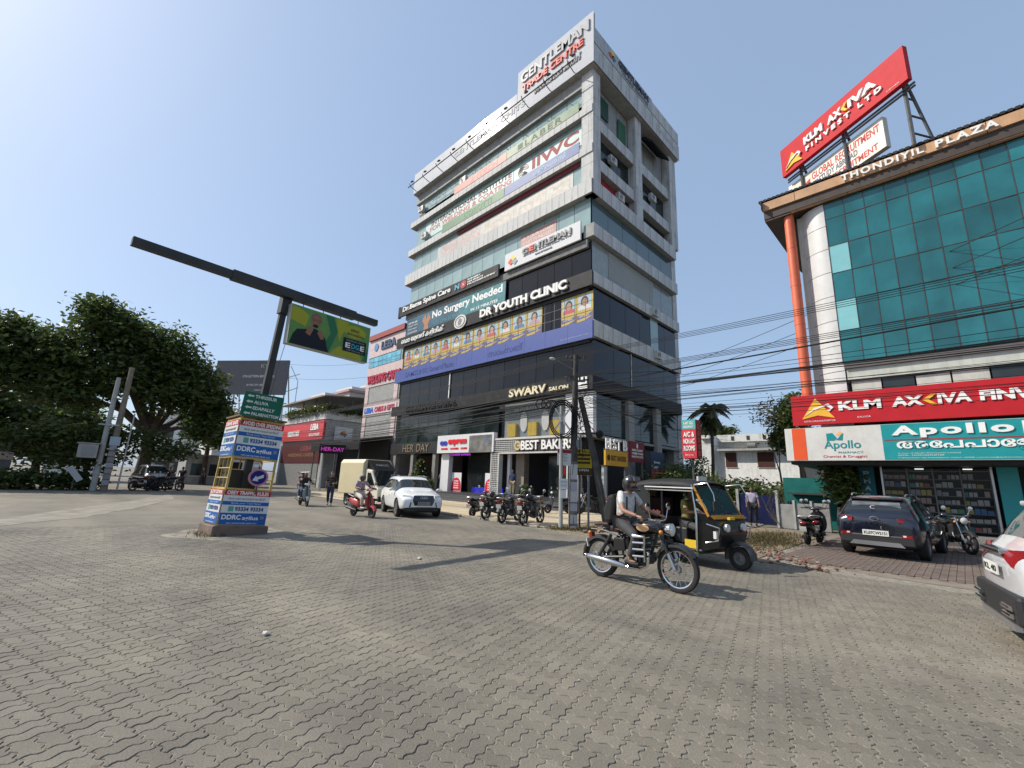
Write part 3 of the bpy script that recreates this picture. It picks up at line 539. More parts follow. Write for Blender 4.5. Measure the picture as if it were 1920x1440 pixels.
# display window with yellow plinths
t = thing('salon_window_display', 'first-floor shop window display with yellow plinths and white oval figures', 'display', FW.p(-20.5, 4.6, -.5), world=True)
fbox('backdrop', P('display_grey', (.30, .33, .34), .5), t, FW, -23.6, -17.5, 4.65, 7.1, -.78, -.72)
for y in (22.6, 20.6, 18.6):
    fbox('plinth', P('display_yellow', (.70, .50, .10), .5), t, FW, -y-.45, -y+.35, 4.66, 5.6, -.71, -.5); flatpoly('oval_figure', LETW, t, FW.off(-.70), ell(-y+1.0, 5.7, .33, .72), 0, .05)
lettering('SIGNATURE SALON', LETW, t, FW.off(-.70), -22.6, -18.2, 6.45, 6.8); 
pane_set('glass_pane', M('clear_shop_glass', (.05, .06, .06), .03, alpha=.16, spec=.5), t, FW, -23.6, -17.5, 4.62, 7.15, -.46, .02, 4, 1, .04)
# ---- ground floor shops
t, f = signboard('boutique_sign', 'black fascia with thin outlined HER DAY letters over the boutique', FW, -37.9, -30.45, 3.6, 4.55, .25, M('black_fascia', (.016, .017, .017), .5, var=.3), -.05)
sign_letters('HER', M('letter_bronze', (.42, .33, .22), .35, metal=.4), t, f, 35.7, 34.0, 3.75, 4.4, depth=.05, bold=-.012, split=True); sign_letters('DAY', MATS['letter_bronze'], t, f, 33.5, 31.7, 3.75, 4.4, depth=.05, bold=-.012, split=True)
t, f = signboard('express_shop_sign', 'white box sign with blue and red express lettering and grey picture panel', FW, -30.25, -23.5, 3.55, 4.95, .35, WCLEAN, .05)
sign_letters('co', P('letter_blue', (.03, .05, .40)), t, f, 29.85, 28.9, 4.15, 4.5, depth=.05, bold=.06); sign_letters('express', P('letter_bright_red', (.66, .02, .03)), t, f, 28.8, 26.5, 4.1, 4.6, depth=.05, bold=.06)
for y0, y1 in ((29.7, 28.8), (28.5, 27.4), (27.2, 26.4)): sign_letters('COURIER', MATS['letter_bright_red'], t, f, y0, y1, 3.8, 3.95, depth=.02, bold=.04)
fbox('picture_panel', P('picture_grey', (.17, .17, .16), .3, var=.4, scale=2), t, f, -26.2, -23.7, 3.55, 4.8, .003, .02); sign_letters('FT', P('picture_blue', (.1, .2, .55)), t, f.off(.02), 24.4, 24.0, 4.2, 4.55)
t, f = signboard('purple_led_strip', 'thin purple lit strip under the express shop sign', FW, -29.0, -26.3, 3.32, 3.53, .05, P('led_back', (.03, .01, .04)), .0); lettering('COURIER EXPRESS', M('led_purple', (.4, .05, .6), emit=1.5), t, f, -28.9, -26.4, 3.36, 3.5)
box('white_pier', WCLEAN, tower, 22.2, 22.6, 29.0, 30.0, .6, 3.5); box('shop_floor_panel', M('blue_lit_panel', (.02, .02, .5), emit=.6), tower, 23.2, 23.3, 23.8, 27.2, .6, 1.0)
pane_set('glass_pane', MATS['clear_shop_glass'], tower, FW, -27.4, -23.8, .62, 3.5, -.6, .03, 2, 1, .05)
for y0, s in ((28.9, 'a'), (24.6, 'b')):
    t, f = signboard('shop_poster_board', 'white board with red dome and white lines %s the express shop doorway' % ('left of' if s == 'a' else 'right of'), FW, -y0, -y0+1.2, .62, 2.05, .05, WCLEAN, -.3 if s == 'a' else .0); flatpoly('red_dome', P('dome_red', (.55, .02, .04)), t, f, [(-y0+.02, .66), (-y0+1.18, .66)]+[(-y0+.6+.58*math.cos(u), 1.05+.62*math.sin(u)) for u in [i*math.pi/12 for i in range(13)]])
    for k, sx in enumerate(('FASTEST', 'INTERNATIONAL', 'COURIER', 'FREE')): lettering(sx, LETW, t, f, -y0+.3, -y0+.9, 1.35-.17*k, 1.45-.17*k, .008, bold=.03)
# boutique window: mannequins and garden tree
for y in (37.2, 34.3, 31.0): box('pier', M('pier_grey', (.20, .19, .175), .7, dirt=.3), tower, 22.15, 22.5, y-.2, y+.2, .6, 3.6)
fbox('window_back', M('warm_dark', (.04, .025, .02), .7), tower, FW, -37.6, -30.2, .6, 3.6, -2.4, -2.3)
# bakery portal: white lattice frame
bp_ = thing('bakery_portal', 'white lattice portal frame around the BEST BAKERS entrance', 'portal', FW.p(-20.5, .6), world=True)
LAT = M('lattice_white', (.52, .52, .50), .5, dirt=.3); LATD = P('lattice_back', (.10, .10, .10))
fbox('lattice_back', LATD, bp_, FW, -23.75, -23.0, .6, 3.5, -.02, .28); fbox('lattice_back', LATD, bp_, FW, -23.75, -16.2, 3.5, 4.35, -.02, .28); fbox('lattice_back', LATD, bp_, FW, -16.9, -16.2, .6, 3.5, -.02, .28)
for a0, a1, b0, b1 in ((-23.8, -23.72, .6, 4.45), (-23.03, -22.93, .6, 3.5), (-23.8, -16.15, 4.36, 4.5), (-22.95, -16.9, 3.4, 3.5), (-16.98, -16.88, .6, 3.5), (-16.22, -16.12, .6, 4.45)): fbox('frame', LAT, bp_, FW, a0, a1, b0, b1, -.05, .33)
m = MB(); k = 0
for i in range(4):
    for j in range(22): m.fbox(FW, -23.70+i*.17, -23.58+i*.17, .66+j*.129, .73+j*.129, .27, .31)
for i in range(44):
    for j in range(6): m.fbox(FW, -23.70+i*.17, -23.58+i*.17, 3.54+j*.135, 3.61+j*.135, .27, .31)
m.build('lattice_slats', LAT, bp_, kind='stuff')
t = thing('bakery_sign', 'raised white BEST BAKERS letters with gold round emblem over the entrance', 'sign', FW.p(-19.5, 3.5, .3), world=True)
fS2 = FW.off(.31); fbox('panel', P('sign_charcoal', (.05, .045, .04), .4), t, fS2, -21.35, -16.25, 3.55, 4.32, .003, .02); f = fS2.off(.02)
sign_letters('BEST BAKERS', LETW, t, f, 20.8, 16.4, 3.62, 4.24, depth=.08, bold=.02, split=True); flatpoly('emblem', LETGOLD, t, f, ell(-21.15, 3.93, .30, .33), .004, .05); lettering('C', LETK, t, f.off(.055), -21.3, -21.0, 3.78, 4.08, bold=.03)
box('door_leaf', GREYG, tower, 23.4, 23.44, 17.2, 19.6, .6, 3.3); box('bakery_pillar', M('bakery_tan', (.24, .20, .16), .6), tower, 22.9, 23.4, 21.4, 22.2, .6, 3.5); box('white_post', WCLEAN, tower, 22.5, 22.7, 22.4, 22.65, .6, 3.5); fbox('window_back', DARK, tower, FW, -22.9, -16.9, .6, 4.3, -3.2, -3.1)
# ================================================================ teal glass building on the right
XT = 21.5; FT = Fr((XT, 0, 0), (0, -1, 0))
plaza = thing('teal_plaza_building', 'teal glass commercial building with orange column and brown roof fascia', 'building', (26, -2, 0), world=True)
TGL = M('plaza_teal_glass', (.014, .125, .14), .05, var=.28, scale=.8, spec=.75, rnd=.3); TGP = M('plaza_pale_pane', (.22, .50, .52), .1, var=.05, spec=.6)
TAN = M('tan_fascia', (.50, .29, .155), .6, var=.1, rnd=.06, dirt=.35, dcol=(.2, .13, .08), streak=True); BROWN = M('dark_brown', (.055, .040, .032), .7, var=.2)
SILV = M('silver_cladding', (.56, .56, .55), .35, var=.05, rnd=.03, dirt=.2); ORNG = M('orange_pipe', (.62, .13, .055), .45, var=.08, dirt=.25, dcol=(.3, .07, .04))
CRM = M('cream_wall', (.50, .52, .46), .6, var=.1, dirt=.3, streak=True)
box('core', DARK, plaza, 21.9, 33, -14, 2.7, 2.8, 13.9); box('shop_room', DARK, plaza, 23.75, 33, -14, 3.6, .1, 2.79); box('side_wall', CRM, plaza, 22.0, 33, 2.72, 3.9, 2.8, 13.8)
# curved white end wall
CX, CY, CR = 22.72, 2.75, 1.2
cw = []
for j in range(8):
    z0 = 5.3+j*1.07; z1 = min(z0+1.06, 13.86); m = MB(); pts = []
    for i in range(13):
        a = math.pi-i*math.pi/2/12*1.0; pts.append((CX+CR*math.cos(a), CY+CR*math.sin(a)))
    ring = [(x, y, z0) for x, y in pts]+[(CX+(CR-.06)*math.cos(math.pi-i*math.pi/24), CY+(CR-.06)*math.sin(math.pi-i*math.pi/24), z0) for i in range(12, -1, -1)]
    m.poly(ring, (0, 0, z1-z0-.015)); m.build('curved_panel', SILV, plaza, smooth=True)
m = MB(); m.tube([(21.6, 4.12, 5.2), (21.6, 4.12, 13.9)], .2, 16); m.build('orange_column', ORNG, plaza, smooth=True)
for z in (6.7, 8.6, 10.4, 12.2): MB().tube([(21.6, 4.12, z), (21.6, 4.12, z+.05)], .21, 16).build('column_joint', ORNG, plaza, smooth=True)
# curtain wall: 0.667 x 1.29 m panes
pw = .672
rows = [6.68, 8.02, 9.31, 10.55, 11.80, 13.07, 13.84]
for j in range(6):
    for i in range(13):
        a0 = -2.78+i*pw; mt = TGP if (i == 0 and j in (1, 3)) else TGL
        MB().poly([FT.p(a, b, -.03+random.uniform(-.007, .007)) for a, b in ((a0+.012, rows[j]+.014), (a0+pw-.012, rows[j]+.014), (a0+pw-.012, rows[j+1]-.014), (a0+.012, rows[j+1]-.014))], FT.n*.025).build('window_pane', mt, plaza)
fbox('curtain_wall_back', BROWN, plaza, FT, -2.8, 6.2, 6.6, 13.86, -.2, -.06)
m = MB()
for i in range(14): m.fbox(FT, -2.79+i*pw, -2.77+i*pw, 6.66, 13.85, -.05, .012)
for z in rows: m.fbox(FT, -2.78, 6, z-.01, z+.01, -.05, .010)
m.build('mullions', BROWN, plaza)
fbox('glass_sill', P('sill_grey', (.12, .11, .11)), plaza, FT, -2.75, 6.2, 6.42, 6.65, -.2, .08); fbox('spandrel', CRM, plaza, FT, -2.7, 6.2, 5.95, 6.41, -.3, -.02)
for k in range(8):
    fbox('first_floor_panel', CRM if k % 3 != 1 else GREYG, plaza, FT, -2.6+k*.95, -2.6+k*.95+.9, 5.3, 5.94, -.3, -.12)
fbox('first_floor_back', DARK, plaza, FT, -2.7, 6.2, 4.2, 6.4, -.6, -.31)
# roof fascia, overhanging
FR = FT.off(.25)
for a0, a1 in ((-5.05, -3.75), (-3.73, -1.9), (-1.88, .05), (.07, 2.2), (2.22, 4.6), (4.62, 7.5)):
    fbox('fascia_panel', TAN, plaza, FR, a0, a1, 14.30, 14.72, -.05, .06); fbox('fascia_panel', TAN, plaza, FR, max(a0, -4.7), a1, 13.86, 14.285, -.2, -.06)
box('roof_slab', BROWN, plaza, 21.27, 33, -14, 5.03, 13.9, 14.28); 
mrt = MB(); n = 70
for i in range(n): mrt.tube([(21.15, 5.1-i*.18, 14.82), (22.6, 5.1-i*.18, 14.98)], .1, 6, flat=.55)
mrt.build('roof_tiles', M('roof_tile_dark', (.03, .026, .026), .8, var=.3), plaza, smooth=True, kind='stuff'); box('roof_deck', BROWN, plaza, 21.3, 33, -14, 5.0, 14.29, 14.74)
MB().poly([(20.98, 5.06, 14.3), (21.3, 5.06, 14.3), (21.3, 5.06, 14.75), (20.98, 5.06, 14.75)], (0, -.02, 0)).build('gable_end', BROWN, plaza)
box('north_soffit', BROWN, plaza, 21.3, 28, 4.0, 5.02, 13.8, 13.89)
t = thing('plaza_name_letters', 'raised white THONDIYIL PLAZA letters along the brown fascia', 'sign', FR.p(.3, 14.3, .06), world=True)
lettering('THONDIYIL', LETW, t, FR.off(.062), -2.02, .55, 14.36, 14.66, depth=.08, bold=.03, split=True, space=1.25); lettering('PLAZA', LETW, t, FR.off(.062), .88, 2.5, 14.36, 14.66, depth=.08, bold=.03, split=True, space=1.25)
tube('vent_pipe', P('rust_pipe', (.20, .10, .08)), plaza, [(22.3, -1.6, 14.8), (22.3, -1.6, 15.5)], .05, 8)
# ---- red finance sign
RED = M('sign_red', (.47, .018, .026), .6, spec=.2, var=.07, dirt=.12, dcol=(.3, .02, .02)); GOLD = P('logo_gold', (.80, .44, .05), .4)
t, f = signboard('finance_shop_sign', 'wide red shop sign with white KLM AXIVA FIN letters and gold triangle', FT, -4.65, 6.2, 4.22, 5.43, .22, RED, .12)
def axiva_logo(t, f, a0, a1, b0, b1, d=.02):
    w = a1-a0; h = b1-b0; flatpoly('triangle', GOLD, t, f, [(a0, b0), (a0+.5*w, b0+.16*h), (a1, b0), (a0+.46*w, b1)], .004, d)
    flatpoly('swoosh', LETW, t, f, [(a0+.08*w, b0+.14*h), (a0+.4*w, b0+.42*h), (a0+.78*w, b0+.6*h), (a0+.9*w, b0+.45*h), (a0+.78*w, b0+.38*h), (a0+.86*w, b0+.32*h), (a0+.99*w, b0+.5*h), (a0+.85*w, b0+.7*h), (a0+.4*w, b0+.52*h)], .006+d, d)
axiva_logo(t, f, -4.3, -3.2, 4.45, 5.28, .012)
lettering('KLM', LETW, t, f, -3.05, -1.75, 4.72, 5.08, bold=.045, c0=.004, depth=.03, split=True); lettering('AX', LETW, t, f, -1.45, -.58, 4.72, 5.08, bold=.045, depth=.03, split=True); flatpoly('chevron', GOLD, t, f, [(-.62, 4.9), (-.38, 5.08), (-.24, 5.08), (-.45, 4.9), (-.24, 4.72), (-.38, 4.72)], .004, .03); lettering('IVA', LETW, t, f, -.22, .62, 4.72, 5.08, bold=.045, depth=.03, split=True); lettering('FINVEST LTD', LETW, t, f, .8, 3.9, 4.72, 5.08, bold=.045, depth=.03, split=True)
lettering('GSTIN 32AAACK7939F1Z8', LETW, t, f, -4.25, -3.2, 4.33, 4.39); lettering('KALOOR', LETW, t, f, -2.5, -2.1, 4.4, 4.46)
# ---- pharmacy sign
PTEAL = M('pharmacy_teal', (.010, .27, .285), .35, var=.06); OFFW = M('sign_offwhite', (.62, .61, .57), .4, var=.06, dirt=.35, dcol=(.42, .36, .26), streak=True); ORS = P('stripe_orange', (.72, .10, .03), .4)
t, f = signboard('pharmacy_sign', 'white and teal pharmacy sign with orange stripe and Apollo lettering', FT, -4.98, 6.2, 2.80, 4.10, .20, OFFW, .15)
fbox('orange_stripe', ORS, t, f, -4.72, -4.25, 2.82, 4.09, .002, .008); fbox('teal_field', PTEAL, t, f, -1.86, 6.18, 2.82, 4.09, .002, .008); f2 = f.off(.009)
TLET = P('letter_teal', (.01, .24, .26)); lettering('Apollo', TLET, t, f, -3.66, -2.5, 3.16, 3.56, bold=.015); lettering('PHARMACY', TLET, t, f, -3.22, -2.46, 3.06, 3.14); lettering('Chemist & Druggist', P('letter_crimson', (.45, .02, .04)), t, f, -3.72, -2.36, 2.88, 3.0)
flatpoly('emblem_leaf', TLET, t, f, [(-3.55, 3.56), (-3.55, 3.84), (-3.35, 3.86), (-3.22, 3.66), (-3.3, 3.56)], .004, .004); flatpoly('emblem_leaf', TLET, t, f, [(-3.26, 3.58), (-3.12, 3.72), (-3.0, 3.84), (-3.05, 3.56)], .004, .004); flatpoly('emblem_flame', P('emblem_peach', (.75, .45, .2)), t, f, [(-3.25, 3.78), (-3.1, 3.94), (-3.02, 3.85), (-3.12, 3.74)], .004, .004)
lettering('Apollo', LETW, t, f2, -1.58, 1.42, 3.58, 4.02, bold=.04, c0=.003, depth=.03, split=True, space=1.2); lettering('PHARMACY', LETW, t, f2, 1.6, 5.4, 3.6, 4.02, bold=.04, depth=.03, split=True)
fbox('red_rule', P('rule_red', (.30, .05, .06)), t, f2, -1.8, 6.1, 3.50, 3.545, .002, .006); lettering('അേപപാേളാ', LETW, t, f2, -1.48, 2.1, 3.13, 3.46, bold=.025, depth=.02)
for k, (s, w) in enumerate((('A Unit of Apollo Pharmacies Limited', 1.6), ('GSTIN : 32AAPCA5954P1ZR', 1.2))): lettering(s, LETW, t, f2, -1.48, -1.48+w, 3.02-.07*k, 3.06-.07*k, .002, .002)
lettering('19, Bishop Garden, Raja Annamalaipuram, Chennai - 600028, customercare@apollopharmacy.org', LETW, t, f2, -1.48, 1.6, 2.86, 2.90, .002, .002)
# ---- pharmacy shop front
FTO = FT; FT = Fr((23.0, 0, 0), (0, -1, 0))
fbox('shop_floor', CONC, plaza, FT, -3.4, 8, 0, .30, -1.2, 1.75); fbox('shop_step', MATS['granite_step'], plaza, FT, -1.5, 4, 0, .15, 1.76, 2.1)
fbox('shop_ceiling', DARK, plaza, FT, -4.9, 6.6, 2.66, 2.79, -3, 1.6)
SA = lambda a: a*1.07
t, f = signboard('pharmacy_pillar', 'narrow teal pillar with white vertical PHARMACY letters beside the shop window', FT, -2.9, -2.42, .3, 2.65, .2, P('pillar_teal', (.012, .10, .125), .4), -.12, cat='pillar')
for k, ch in enumerate('PHARMACY'): lettering(ch, P('letter_soft', (.35, .45, .46)), t, f, -2.76, -2.56, 2.30-.29*k, 2.48-.29*k, bold=.02)
fbox('teal_pillar', PTEAL, plaza, FT, .92, 1.42, .3, 2.65, -.4, .12)
shelf = thing('pharmacy_shelf', 'glass-fronted pharmacy shelves seen behind the shop window', 'shelf', FT.p(-.7, .32, -.3), world=True)
fbox('back', P('shelf_back', (.045, .045, .045)), shelf, FT, -2.2, .8, .34, 2.6, -.62, -.58)
SHF = P('shelf_grey', (.20, .20, .19)); lv = [.42+.30*k for k in range(8)]
for z in lv: fbox('shelf_board', SHF, shelf, FT, -2.2, .8, z-.025, z, -.58, -.16)
for a in (-2.2, -1.45, -.72, .02, .76): fbox('upright', SHF, shelf, FT, a-.02, a+.02, .34, 2.6, -.6, -.13)
BOXC = [(.5, .5, .48), (.10, .30, .28), (.08, .2, .42), (.55, .45, .12), (.45, .12, .10), (.35, .35, .38), (.5, .36, .32), (.14, .4, .3), (.6, .58, .55)]
bm_ = {}
for i, c in enumerate(BOXC):
    mt = P('carton_%d' % i, c, .5, var=.1)
    for k, (w, h) in enumerate(((.13, .19), (.09, .15), (.16, .13))): bm_[i, k] = (MB().fbox(Fr((0, 0, 0), FT.u), 0, w, 0, h, 0, .12).mesh('carton', mt), w)
PL = P('carton_label', (.6, .62, .6))
for zi, z in enumerate(lv[:-1]):
    for b in range(4):
        a = -2.16+b*.735; end = a+.68; ci = random.randrange(9); kk = random.randrange(3)
        while True:
            if random.random() < .45: ci = random.randrange(9); kk = random.randrange(3)
            me_, w = bm_[ci, kk]
            if a+w > end: break
            if random.random() < .88:
                o = bpy.data.objects.new('carton', me_); COL.objects.link(o); tag(o, 'small %s carton on a pharmacy shelf behind the glass' % ['grey-white', 'teal', 'blue', 'yellow', 'red', 'grey', 'pink', 'green', 'white'][ci], 'carton', 'cartons on the pharmacy shelves'); o.location = FT.p(a, z+.001, -.34+random.uniform(-.03, .02))
            a += w+.025
pane_set('glass_door', MATS['clear_shop_glass'], shelf, FT, -2.22, .8, .34, 2.62, -.12, .012, 4, 1, .03)
for a in (-2.2, .8): fbox('steel_post', M('steel_bright', (.5, .5, .5), .3, metal=.8), shelf, FT, a-.03, a+.03, .32, 2.66, -.13, -.05)
for a in (-1.2, .1): fbox('ceiling_lamp', M('lamp_white', (.8, .8, .75), emit=1.2), plaza, FT, a, a+.25, 2.57, 2.598, -.3, -.1)
t, f = signboard('small_red_shop_sign', 'small red sign with white word on the dark wall left of the pharmacy', FT, -4.15, -3.15, 2.15, 2.6, .06, P('dull_red_sign', (.40, .03, .04)), -.5); lettering('FIRE', LETW, t, f, -3.9, -3.55, 2.33, 2.46, bold=.03)
FT = FTO
# ---- rooftop billboards
steel = M('dark_grey_steel', (.085, .09, .095), .55, var=.2, dirt=.3, dcol=(.12, .06, .03))
A_ = Vector((23.8, 4.53, 17.3)); B_ = Vector((20.58, -.53, 17.3)); Lr = (B_-A_).length; FR1 = Fr(A_, B_-A_)
t, f = signboard('rooftop_finance_billboard', 'tilted-looking red rooftop billboard with white KLM AXIVA FINVEST LTD letters', FR1, 0, Lr, 0, 1.56, .22, RED, -.1)
axiva_logo(t, f, .25, 1.25, .17, .95, .05)
lettering('KLM', LETW, t, f, 1.45, 2.45, .74, 1.13, bold=.045, depth=.09, split=True); lettering('AX', LETW, t, f, 2.72, 3.42, .74, 1.13, bold=.045, depth=.09, split=True); flatpoly('chevron', GOLD, t, f, [(3.4, .94), (3.58, 1.13), (3.7, 1.13), (3.55, .94), (3.7, .74), (3.58, .74)], .004, .09); lettering('IVA', LETW, t, f, 3.72, 4.95, .74, 1.13, bold=.045, depth=.09, split=True)
lettering('FINVEST LTD', LETW, t, f, 1.5, 5.1, .36, .6, bold=.04, depth=.07, split=True, space=1.6); lettering('signage', LETW, t, f, 5.2, 5.7, .12, .17)
d = (B_-A_).normalized(); nb = -FR1.n
W0 = Vector((21.75, .40, 15.55)); 
FR2 = Fr(W0-d*4.75, d)
t2, f2 = signboard('rooftop_study_billboard', 'weathered white rooftop billboard reading GLOBAL RECRUITMENT STUDY ABROAD below the red one', FR2, 0, 4.75, 0, 1.42, .25, M('billboard_white', (.66, .63, .56), .5, var=.06, dirt=.5, dcol=(.50, .33, .12), streak=True), -.12)
lettering('GLOBAL RECRUITMENT', P('letter_brick', (.50, .06, .06)), t2, f2, 1.35, 4.6, .85, 1.22, bold=.02); lettering('STUDY ABROAD', P('letter_slate', (.13, .15, .19)), t2, f2, 1.7, 3.6, .5, .8, bold=.02); lettering('RECRUITMENT', P('letter_brick', (.5, .06, .06)), t2, f2, 2.3, 4.45, .12, .42, bold=.02)
flatpoly('red_patch', P('letter_brick', (.5, .06, .06)), t2, f2, [(.55, .35), (1.2, .55), (1.25, 1.05), (.9, .9), (.55, .85)]); flatpoly('round_logo', P('logo_taupe', (.3, .25, .24)), t2, f2, ell(.35, .45, .24, .26)); fbox('blue_patch', P('patch_blue', (.12, .15, .35)), t2, f2, 1.4, 1.65, .45, .75, .003, .006)
frm = thing('billboard_scaffold', 'grey steel lattice frame holding the rooftop billboards', 'scaffold', (22.6, 1, 14.76), world=True)
for s in (.12, .5, .93):
    p = A_+d*(Lr*s); q = p+nb*.28; r_ = p+nb*1.5
    tube('post', steel, frm, [(q.x, q.y, 14.76), (q.x, q.y, 18.6)], .07, 6); tube('strut', steel, frm, [(r_.x, r_.y, 14.76), (q.x, q.y, 18.0)], .06, 6)
    for z in (15.3, 16.1, 16.9): k_ = (z-14.76)/3.3; tube('rung', steel, frm, [(q.x, q.y, z), (r_.x+(q.x-r_.x)*k_, r_.y+(q.y-r_.y)*k_, z)], .04, 6)
for z in (17.22, 17.08): q0 = A_+nb*.2; q1 = B_+nb*.2; tube('rail', steel, frm, [(q0.x, q0.y, z), (q1.x, q1.y, z)], .045, 6)
# ================================================================ other buildings
# ---- pink building behind the tower
FP = Fr((22.9, 0, 0), (0, -1, 0))
pink = thing('pink_shop_building', 'narrow pink-clad building with wedding card signs beside the office tower', 'building', (26, 42.5, 0), world=True)
PINK = M('pink_cladding', (.60, .46, .44), .5, var=.06, rnd=.04, dirt=.25, dcol=(.3, .2, .18), streak=True)
box('core', SOFF, pink, 23.0, 30, 38.9, 45.95, 0, 16.4); box('roof_cap', P('cap_red', (.34, .09, .08), .6), pink, 22.75, 30, 38.6, 46.1, 16.42, 17.0)
for z0, z1 in ((14.4, 16.4), (11.0, 13.2), (7.75, 9.1)): pane_set('cladding_panel', PINK, pink, FP, -45.95, -38.6, z0, z1, -.09, .05, 6, 2 if z1-z0 > 1.5 else 1, .02)
for a in (-45.95, -39.9): pane_set('cladding_panel', PINK, pink, FP, a, a+.75, 5.4, 7.75, -.09, .05, 1, 3, .02); pane_set('cladding_panel', PINK, pink, FP, a, a+.75, 9.1, 11.0, -.09, .05, 1, 2, .02)
pane_set('window_pane', M('sky_blue_glass', (.13, .42, .55), .08, var=.15, spec=.7, rnd=.2), pink, FP, -45.6, -39.2, 13.25, 14.35, -.09, .03, 7, 2, .04)
pane_set('window_pane', GREYG if False else M('pale_office_glass', (.20, .25, .24), .07, var=.25, spec=.7, rnd=.15), pink, FP, -45.1, -40.0, 9.15, 10.95, -.2, .03, 4, 2, .05); pane_set('window_pane', MATS['pale_office_glass'], pink, FP, -45.1, -40.0, 5.45, 7.7, -.2, .03, 4, 2, .05)
box('wall_low', CONC, pink, 22.95, 23.0, 38.7, 45.9, 0, 5.4)
t = thing('stationery_letters', 'blue-black LEBA letters with round emblem on top of the pink building', 'sign', FP.p(-42, 15), world=True); f = FP.off(-.03)
flatpoly('emblem', P('emblem_blue', (.10, .28, .5)), t, f, ell(-44.4, 15.5, .42, .45), .004, .05); lettering('LEBA', P('letter_steel', (.06, .10, .17)), t, f, -43.2, -40.2, 15.0, 15.9, depth=.1, bold=.04, split=True)
t = thing('wedding_card_letters', 'red WEDDING CARDS letters on the pink wall', 'sign', FP.p(-42, 11.4), world=True); lettering('WEDDING CARDS', P('letter_rose', (.45, .04, .08)), t, f, -45.6, -38.8, 11.35, 12.3, depth=.1, bold=.04, split=True)
t, f3 = signboard('offset_shop_sign', 'pale strip sign with blue LEBA and red letters under the pink building window', FP, -45.7, -39.0, 7.95, 8.85, .05, P('strip_pink_white', (.6, .52, .52)), -.03); lettering('LEBA', P('letter_azure', (.03, .13, .5)), t, f3, -45.5, -43.5, 8.1, 8.7, bold=.05, depth=.03); lettering('CARDS & GIFTS', P('letter_rose', (.45, .04, .08)), t, f3, -43.3, -39.3, 8.12, 8.68, bold=.04, depth=.03)
# ---- dark shed roof between
shed = thing('black_roof_shed', 'dark open shed with sloping black sheet roof under the pink building', 'shed', (20.5, 44.5, 0), world=True)
MB().poly([(19.6, 39.2, 4.75), (22.9, 39.2, 5.4), (22.9, 39.2, 5.5), (19.6, 39.2, 4.85)], (0, 11.2, 0)).build('roof', P('black_sheet', (.018, .018, .02), .6), shed)
MB().poly([(19.55, 39.2, 3.9), (19.55, 50.3, 3.9), (19.55, 50.3, 4.7), (19.55, 39.2, 4.7)], (.06, 0, 0)).build('hanging_screen', P('black_screen', (.014, .014, .015), .8), shed)
box('rear_wall', DARK, shed, 22.6, 22.8, 39.2, 50.3, 0, 4.9)
for y in (39.6, 44.6, 50.0): tube('post', steel, shed, [(19.8, y, 0), (19.8, y, 4.7)], .06, 6)
# ---- low LEBA building with roof terrace
FL = Fr((21, 0, 0), (0, -1, 0)); FLS = Fr((0, 50.7, 0), (1, 0, 0))
low = thing('terrace_building', 'low grey building with white parapet and sheet-roofed terrace behind the red sign', 'building', (26, 57, 0), world=True)
GREYW = M('grey_plaster', (.34, .34, .33), .8, var=.15, dirt=.4, streak=True); PARW = M('parapet_white', (.62, .62, .60), .7, var=.06, dirt=.4, streak=True)
box('walls', GREYW, low, 21.05, 30, 50.75, 64.5, 0, 7.7); box('parapet', PARW, low, 20.9, 30, 50.6, 64.6, 7.72, 8.65)
for x in (22.5, 24.6): box('window', DARK, low, x, x+1.2, 50.70, 50.745, 4.2, 5.6)
MB().poly([(20.3, 50.2, 10.35), (25.9, 50.2, 10.9), (30, 50.2, 10.0), (30, 50.2, 9.9), (25.9, 50.2, 10.78), (20.3, 50.2, 10.25)], (0, 15, 0)).build('terrace_roof', M('tin_sheet', (.26, .24, .20), .6, var=.2, dirt=.5), low)
for y in (50.9, 55, 59, 63.5): tube('terrace_post', steel, low, [(21.3, y, 8.6), (21.3, y, 10.4)], .06, 6)
for x in (24, 27): tube('terrace_post', steel, low, [(x, 50.9, 8.6), (x, 50.9, 10.7)], .06, 6)
m = MB()
for z in (8.95, 9.3): m.tube([(21.1, 50.9, z), (21.1, 64, z)], .025, 5); m.tube([(21.1, 50.9, z), (29, 50.9, z)], .025, 5)
m.build('railing', steel, low)
t, f = signboard('red_card_shop_sign', 'large red sign with white LEBA letters on the low building', FL, -64, -50.65, 5.42, 7.55, .2, M('shop_red', (.58, .03, .035), .4, var=.05), .05)
lettering('LEBA', LETW, t, f, -54.2, -51.9, 6.5, 7.3, bold=.04, depth=.05); lettering('WEDDING CARDS', LETW, t, f, -61.5, -57.6, 6.0, 6.7, bold=.04, depth=.05); lettering('GIFTS & STATIONERY', LETW, t, f, -54.6, -51.5, 5.85, 6.15, bold=.03)
t, f = signboard('dark_maroon_banner', 'dark maroon banner under the red LEBA sign', FL, -63.5, -51.3, 2.75, 5.15, .05, P('maroon_dark', (.075, .012, .014), .6, var=.2), .03); lettering('LEBA', P('maroon_let', (.2, .05, .05)), t, f, -57, -53.5, 4.2, 4.75, bold=.03); lettering('WEDDING CARDS', P('dim_gold', (.18, .11, .04)), t, f, -61, -53, 3.5, 3.9, bold=.03)
t, f = signboard('diamond_logo_board', 'square white board with small diamond logo on the low building side wall', FLS, 22.0, 24.1, 5.25, 6.95, .1, WCLEAN, .25)
for k, (c, dx, dz) in enumerate((((.6, .3, .1), 0, .15), ((.4, .05, .04), -.2, -.05), ((.08, .08, .1), .15, -.15))): flatpoly('logo_piece', P('dlogo_%d' % k, c), t, f, [(23.05+dx, 5.95+dz), (23.35+dx, 6.2+dz), (23.05+dx, 6.45+dz), (22.75+dx, 6.2+dz)], .004+.002*k)
